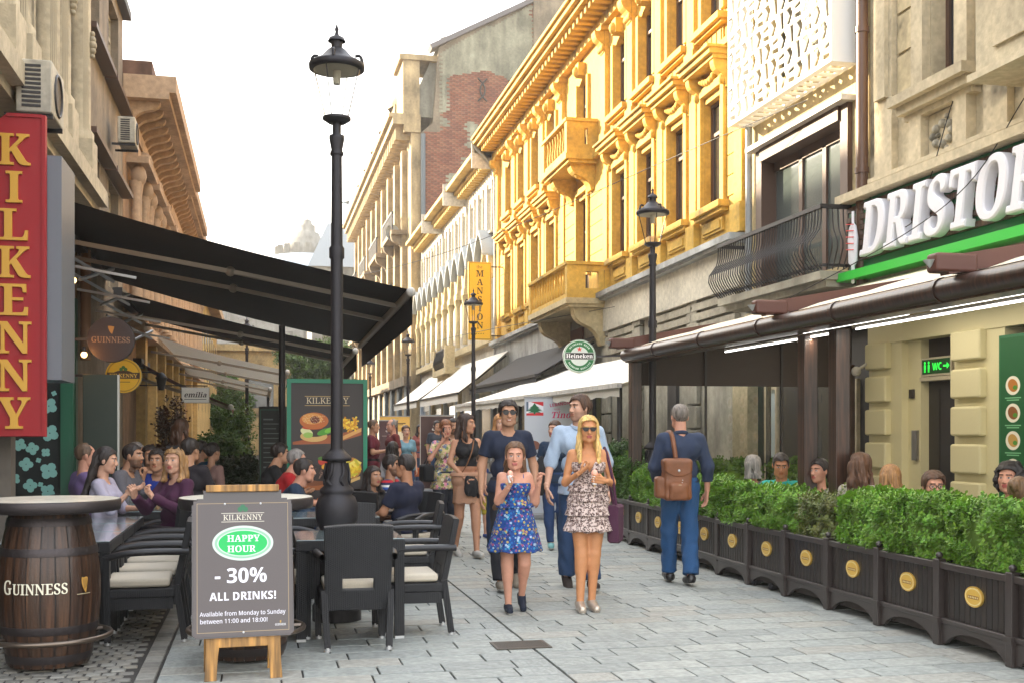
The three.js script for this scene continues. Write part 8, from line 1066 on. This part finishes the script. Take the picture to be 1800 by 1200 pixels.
seat({ group: G3, label: 'seated man in navy t-shirt with crossed arm over the chair, seen from behind', turn: -2.45, cell: 0.014, fine: 0.005, hair: { ...CREW, c: HC.dark }, skin: [0.42, 0.2, 0.11], top: { m: clothM(0.014, 0.018, 0.05), sleeve: 0.4, low: 0.07, e: 0.016 }, r: { e: [-0.05, -0.22, 0.16], w: [0.06, -0.3, 0.36], dir: [0.3, -0.1, 0.9] }, l: { e: [0.07, -0.24, 0.10], w: [0.0, -0.3, 0.32] }, headYaw: 0.2 }, 714, 806, 12.0, 1.8);
seat({ group: G3, label: 'seated man in blue and red striped shirt facing the navy t-shirt', turn: 1.2, hair: { ...SHORT, c: HC.dark }, beard: 0.8, top: { m: stripes, sleeve: 0.42, low: 0.07, e: 0.018 }, ...armsTable }, 687, 806, 13.1, 1.76);
seat({ group: G3, label: 'seated person in black with a bare arm, half hidden by the banner frame', turn: 0.6, sex: 'f', hair: { c: HC.dark, th: 0.012, len: 0.2 }, top: { m: blackC, sleeve: 0.3 }, ...armsTable }, 655, 832, 12.6, 1.6);
seat({ group: G3, label: 'seated woman in white blouse with dark hair down the street', turn: 2.6, sex: 'f', hair: { c: HC.dark, th: 0.014, len: 0.22, side: 1 }, top: { m: clothM(0.6, 0.58, 0.6), sleeve: 0.5 } }, 690, 776, 19);
// guests inside the pergola
const G4 = 'guests on the terrace behind the hedge';
seat({ group: G4, bench: 1, label: 'grey haired guest with back turned behind the hedge', turn: 2.7, hair: { th: 0.02, wave: 0.02, c: HC.grey, len: 0.1, side: 0 }, sex: 'f', top: { m: clothM(0.3, 0.28, 0.26), sleeve: 0.5 } }, 1324, 801, 12.6, 1.66);
seat({ group: G4, bench: 1, label: 'tanned man in turquoise polo shirt behind the hedge', turn: -0.7, cell: 0.015, fine: 0.005, skin: [0.40, 0.17, 0.085], hair: { ...CREW, c: HC.dark }, headPitch: 0.3, headYaw: 0.3, collar: clothM(0.03, 0.42, 0.34), top: { m: clothM(0.03, 0.42, 0.34), sleeve: 0.42, low: 0.05 }, ...armsTable }, 1374, 796, 11.8, 1.78);
seat({ group: G4, bench: 1, label: 'dark haired woman half hidden between the two pergola posts', turn: -1.2, sex: 'f', skin: SK.rosy, hair: { c: HC.dark, th: 0.012, tail: 1 }, top: { m: clothM(0.4, 0.38, 0.34), sleeve: 0.5 } }, 1443, 806, 11.2, 1.7);
seat({ group: G4, bench: 1, label: 'brown haired woman in pale top with her back to the street', turn: 2.3, sex: 'f', cell: 0.015, hair: { c: [0.10, 0.045, 0.022], th: 0.018, len: 0.24, side: 1, wave: 0.02 }, top: { m: clothM(0.52, 0.47, 0.40), sleeve: 0.6, e: 0.02 } }, 1513, 797, 10.4, 1.74);
seat({ group: G4, bench: 1, label: 'woman with ombre blonde hair behind the hedge, back turned', turn: 2.5, sex: 'f', cell: 0.015, hair: { c: [0.30, 0.15, 0.055], th: 0.018, len: 0.28, side: 1 }, top: { m: clothM(0.3, 0.42, 0.4), sleeve: 0.5 } }, 1566, 818, 9.9, 1.64);
seat({ group: G4, bench: 1, label: 'boy with dark rimmed glasses peering over the hedge', turn: -0.3, sex: 'c', cell: 0.015, fine: 0.005, skin: SK.rosy, glasses: 1, hair: { th: 0.018, wave: 0.02, c: HC.brown, front: 0.012 }, top: { m: clothM(0.2, 0.2, 0.22), sleeve: 0.5 } }, 1641, 832, 9.4, 1.56);
seat({ group: G4, bench: 1, label: 'woman with black curly hair in speckled blouse by the menu board', turn: -1.0, sex: 'f', cell: 0.014, fine: 0.005, skin: SK.rosy, hair: { c: [0.014, 0.01, 0.01], th: 0.02, curl: 1 }, top: { m: floral('#4a4650', ['#b8b0b0', '#201c24', '#8a8490'], 200, 6, 0.2, 3), sleeve: 0.9 } }, 1776, 813, 8.9, 1.7);
seat({ group: G4, bench: 1, label: 'guest with fair hair pulled tight in a bun, back turned by the menu board', turn: 2.2, sex: 'f', cell: 0.014, skin: SK.rosy, hair: { c: [0.16, 0.09, 0.045], th: 0.008, bun: 1, bunY: 0.06 }, top: { m: clothM(0.45, 0.2, 0.1), sleeve: 0.5 } }, 1792, 838, 8.2, 1.6);
{ const b = thing('terrace_bench', 'long wooden bench behind the hedge on which the terrace guests sit', 'bench', null), w = mat(0.2, 0.1, 0.05, 0.6, { tex: 'wood' }); for (const x of [5.3, 5.42, 5.54]) new G().box(x - 0.05, x + 0.05, 0.36, 0.39, -12.2, -6.6).mesh('seat_plank', w, b); for (let s = 6.8; s < 12.2; s += 1.3) new G().box(5.28, 5.56, 0, 0.36, -s - 0.03, -s + 0.03).mesh('leg', w, b); }
// glasses and bottles on the bar tables
{
  const clear = mat(0.75, 0.78, 0.76, 0.05, { coat: 1, trans: 0.9, key: 'gl' }), beer = mat(0.55, 0.22, 0.02, 0.15, { coat: 1 }), stout = mat(0.02, 0.012, 0.01, 0.15, { coat: 1 }), foam = mat(0.8, 0.75, 0.62, 0.8);
  const glass = (label, x, s, liquid) => { const t = thing('beer_glass', label, 'glass', { x, y: 0.747, s }, 0, 'glasses on the bar tables'); new G().lathe([[0, 0], [0.03, 0], [0.034, 0.06], [0.04, 0.15], [0.038, 0.15]], 0, 0, 0, 14).mesh('tumbler', clear, t); if (liquid) { new G().lathe([[0, 0.006], [0.028, 0.006], [0.037, 0.115], [0, 0.115]], 0, 0, 0, 12).mesh('drink', liquid, t); new G().lathe([[0, 0.115], [0.037, 0.115], [0.0385, 0.135], [0, 0.137]], 0, 0, 0, 12).mesh('foam', foam, t); } return t; };
  for (const [x, s, l, lab] of [[-1.0, 11.95, beer, 'glass of amber beer before the woman in the plum sweater'], [-1.25, 12.0, 0, 'empty clear tumbler beside the long haired woman'], [-1.1, 12.4, stout, 'glass of dark stout among the beers'], [-1.3, 12.35, beer, 'glass of amber beer before the bearded man'], [-0.95, 12.9, beer, 'glass of amber beer on the second table of drinkers'], [-1.2, 13.1, stout, 'glass of dark stout on the second table of drinkers'], [-0.2, 13.2, beer, 'glass of amber beer before the men by the banner'], [0.75, 10.95, 0, 'empty tumbler on the table behind the street lamp']]) glass(lab, x, s, l);
  for (const [x, s, lab, c] of [[-1.15, 12.15, 'small white menu card holder on the drinkers table', M.white], [-1.32, 12.2, 'small cream ashtray box on the drinkers table', M.cream]]) { const t = thing('table_card', lab, 'card holder', { x, y: 0.747, s }, 0.3); new G().rbox(-0.05, 0.05, 0, 0.09, -0.03, 0.03, 0.006).mesh('holder', c, t); }
}
// overhead wires
{ const w = [[[8.2, 6.6, -16], [4, 6.0, -30], [-1.9, 6.5, -44]], [[8.3, 4.5, -26], [6, 4.6, -38], [4.9, 4.6, -60]], [[8.35, 5.6, -12.5], [8.2, 4.2, -13.2], [8.35, 4.9, -14.6]], [[8.3, 5.3, -11], [8.0, 4.3, -11.9], [6.2, 2.9, -14.2]]]; w.forEach((p, i) => { const t = new G().tube(p, 0.008, 30, 4).mesh('cable', M.iron, scene); tag(t, ['thin black cable crossing the street high up', 'thin black cable running along the yellow house', 'loose cable looping on the beige house front', 'thin cable from the shop sign to the pergola'][i], 'cable'); }); }
scene.traverse((m) => { if (m.isMesh) { m.castShadow = true; m.receiveShadow = true; } });
renderer.render(scene, camera);
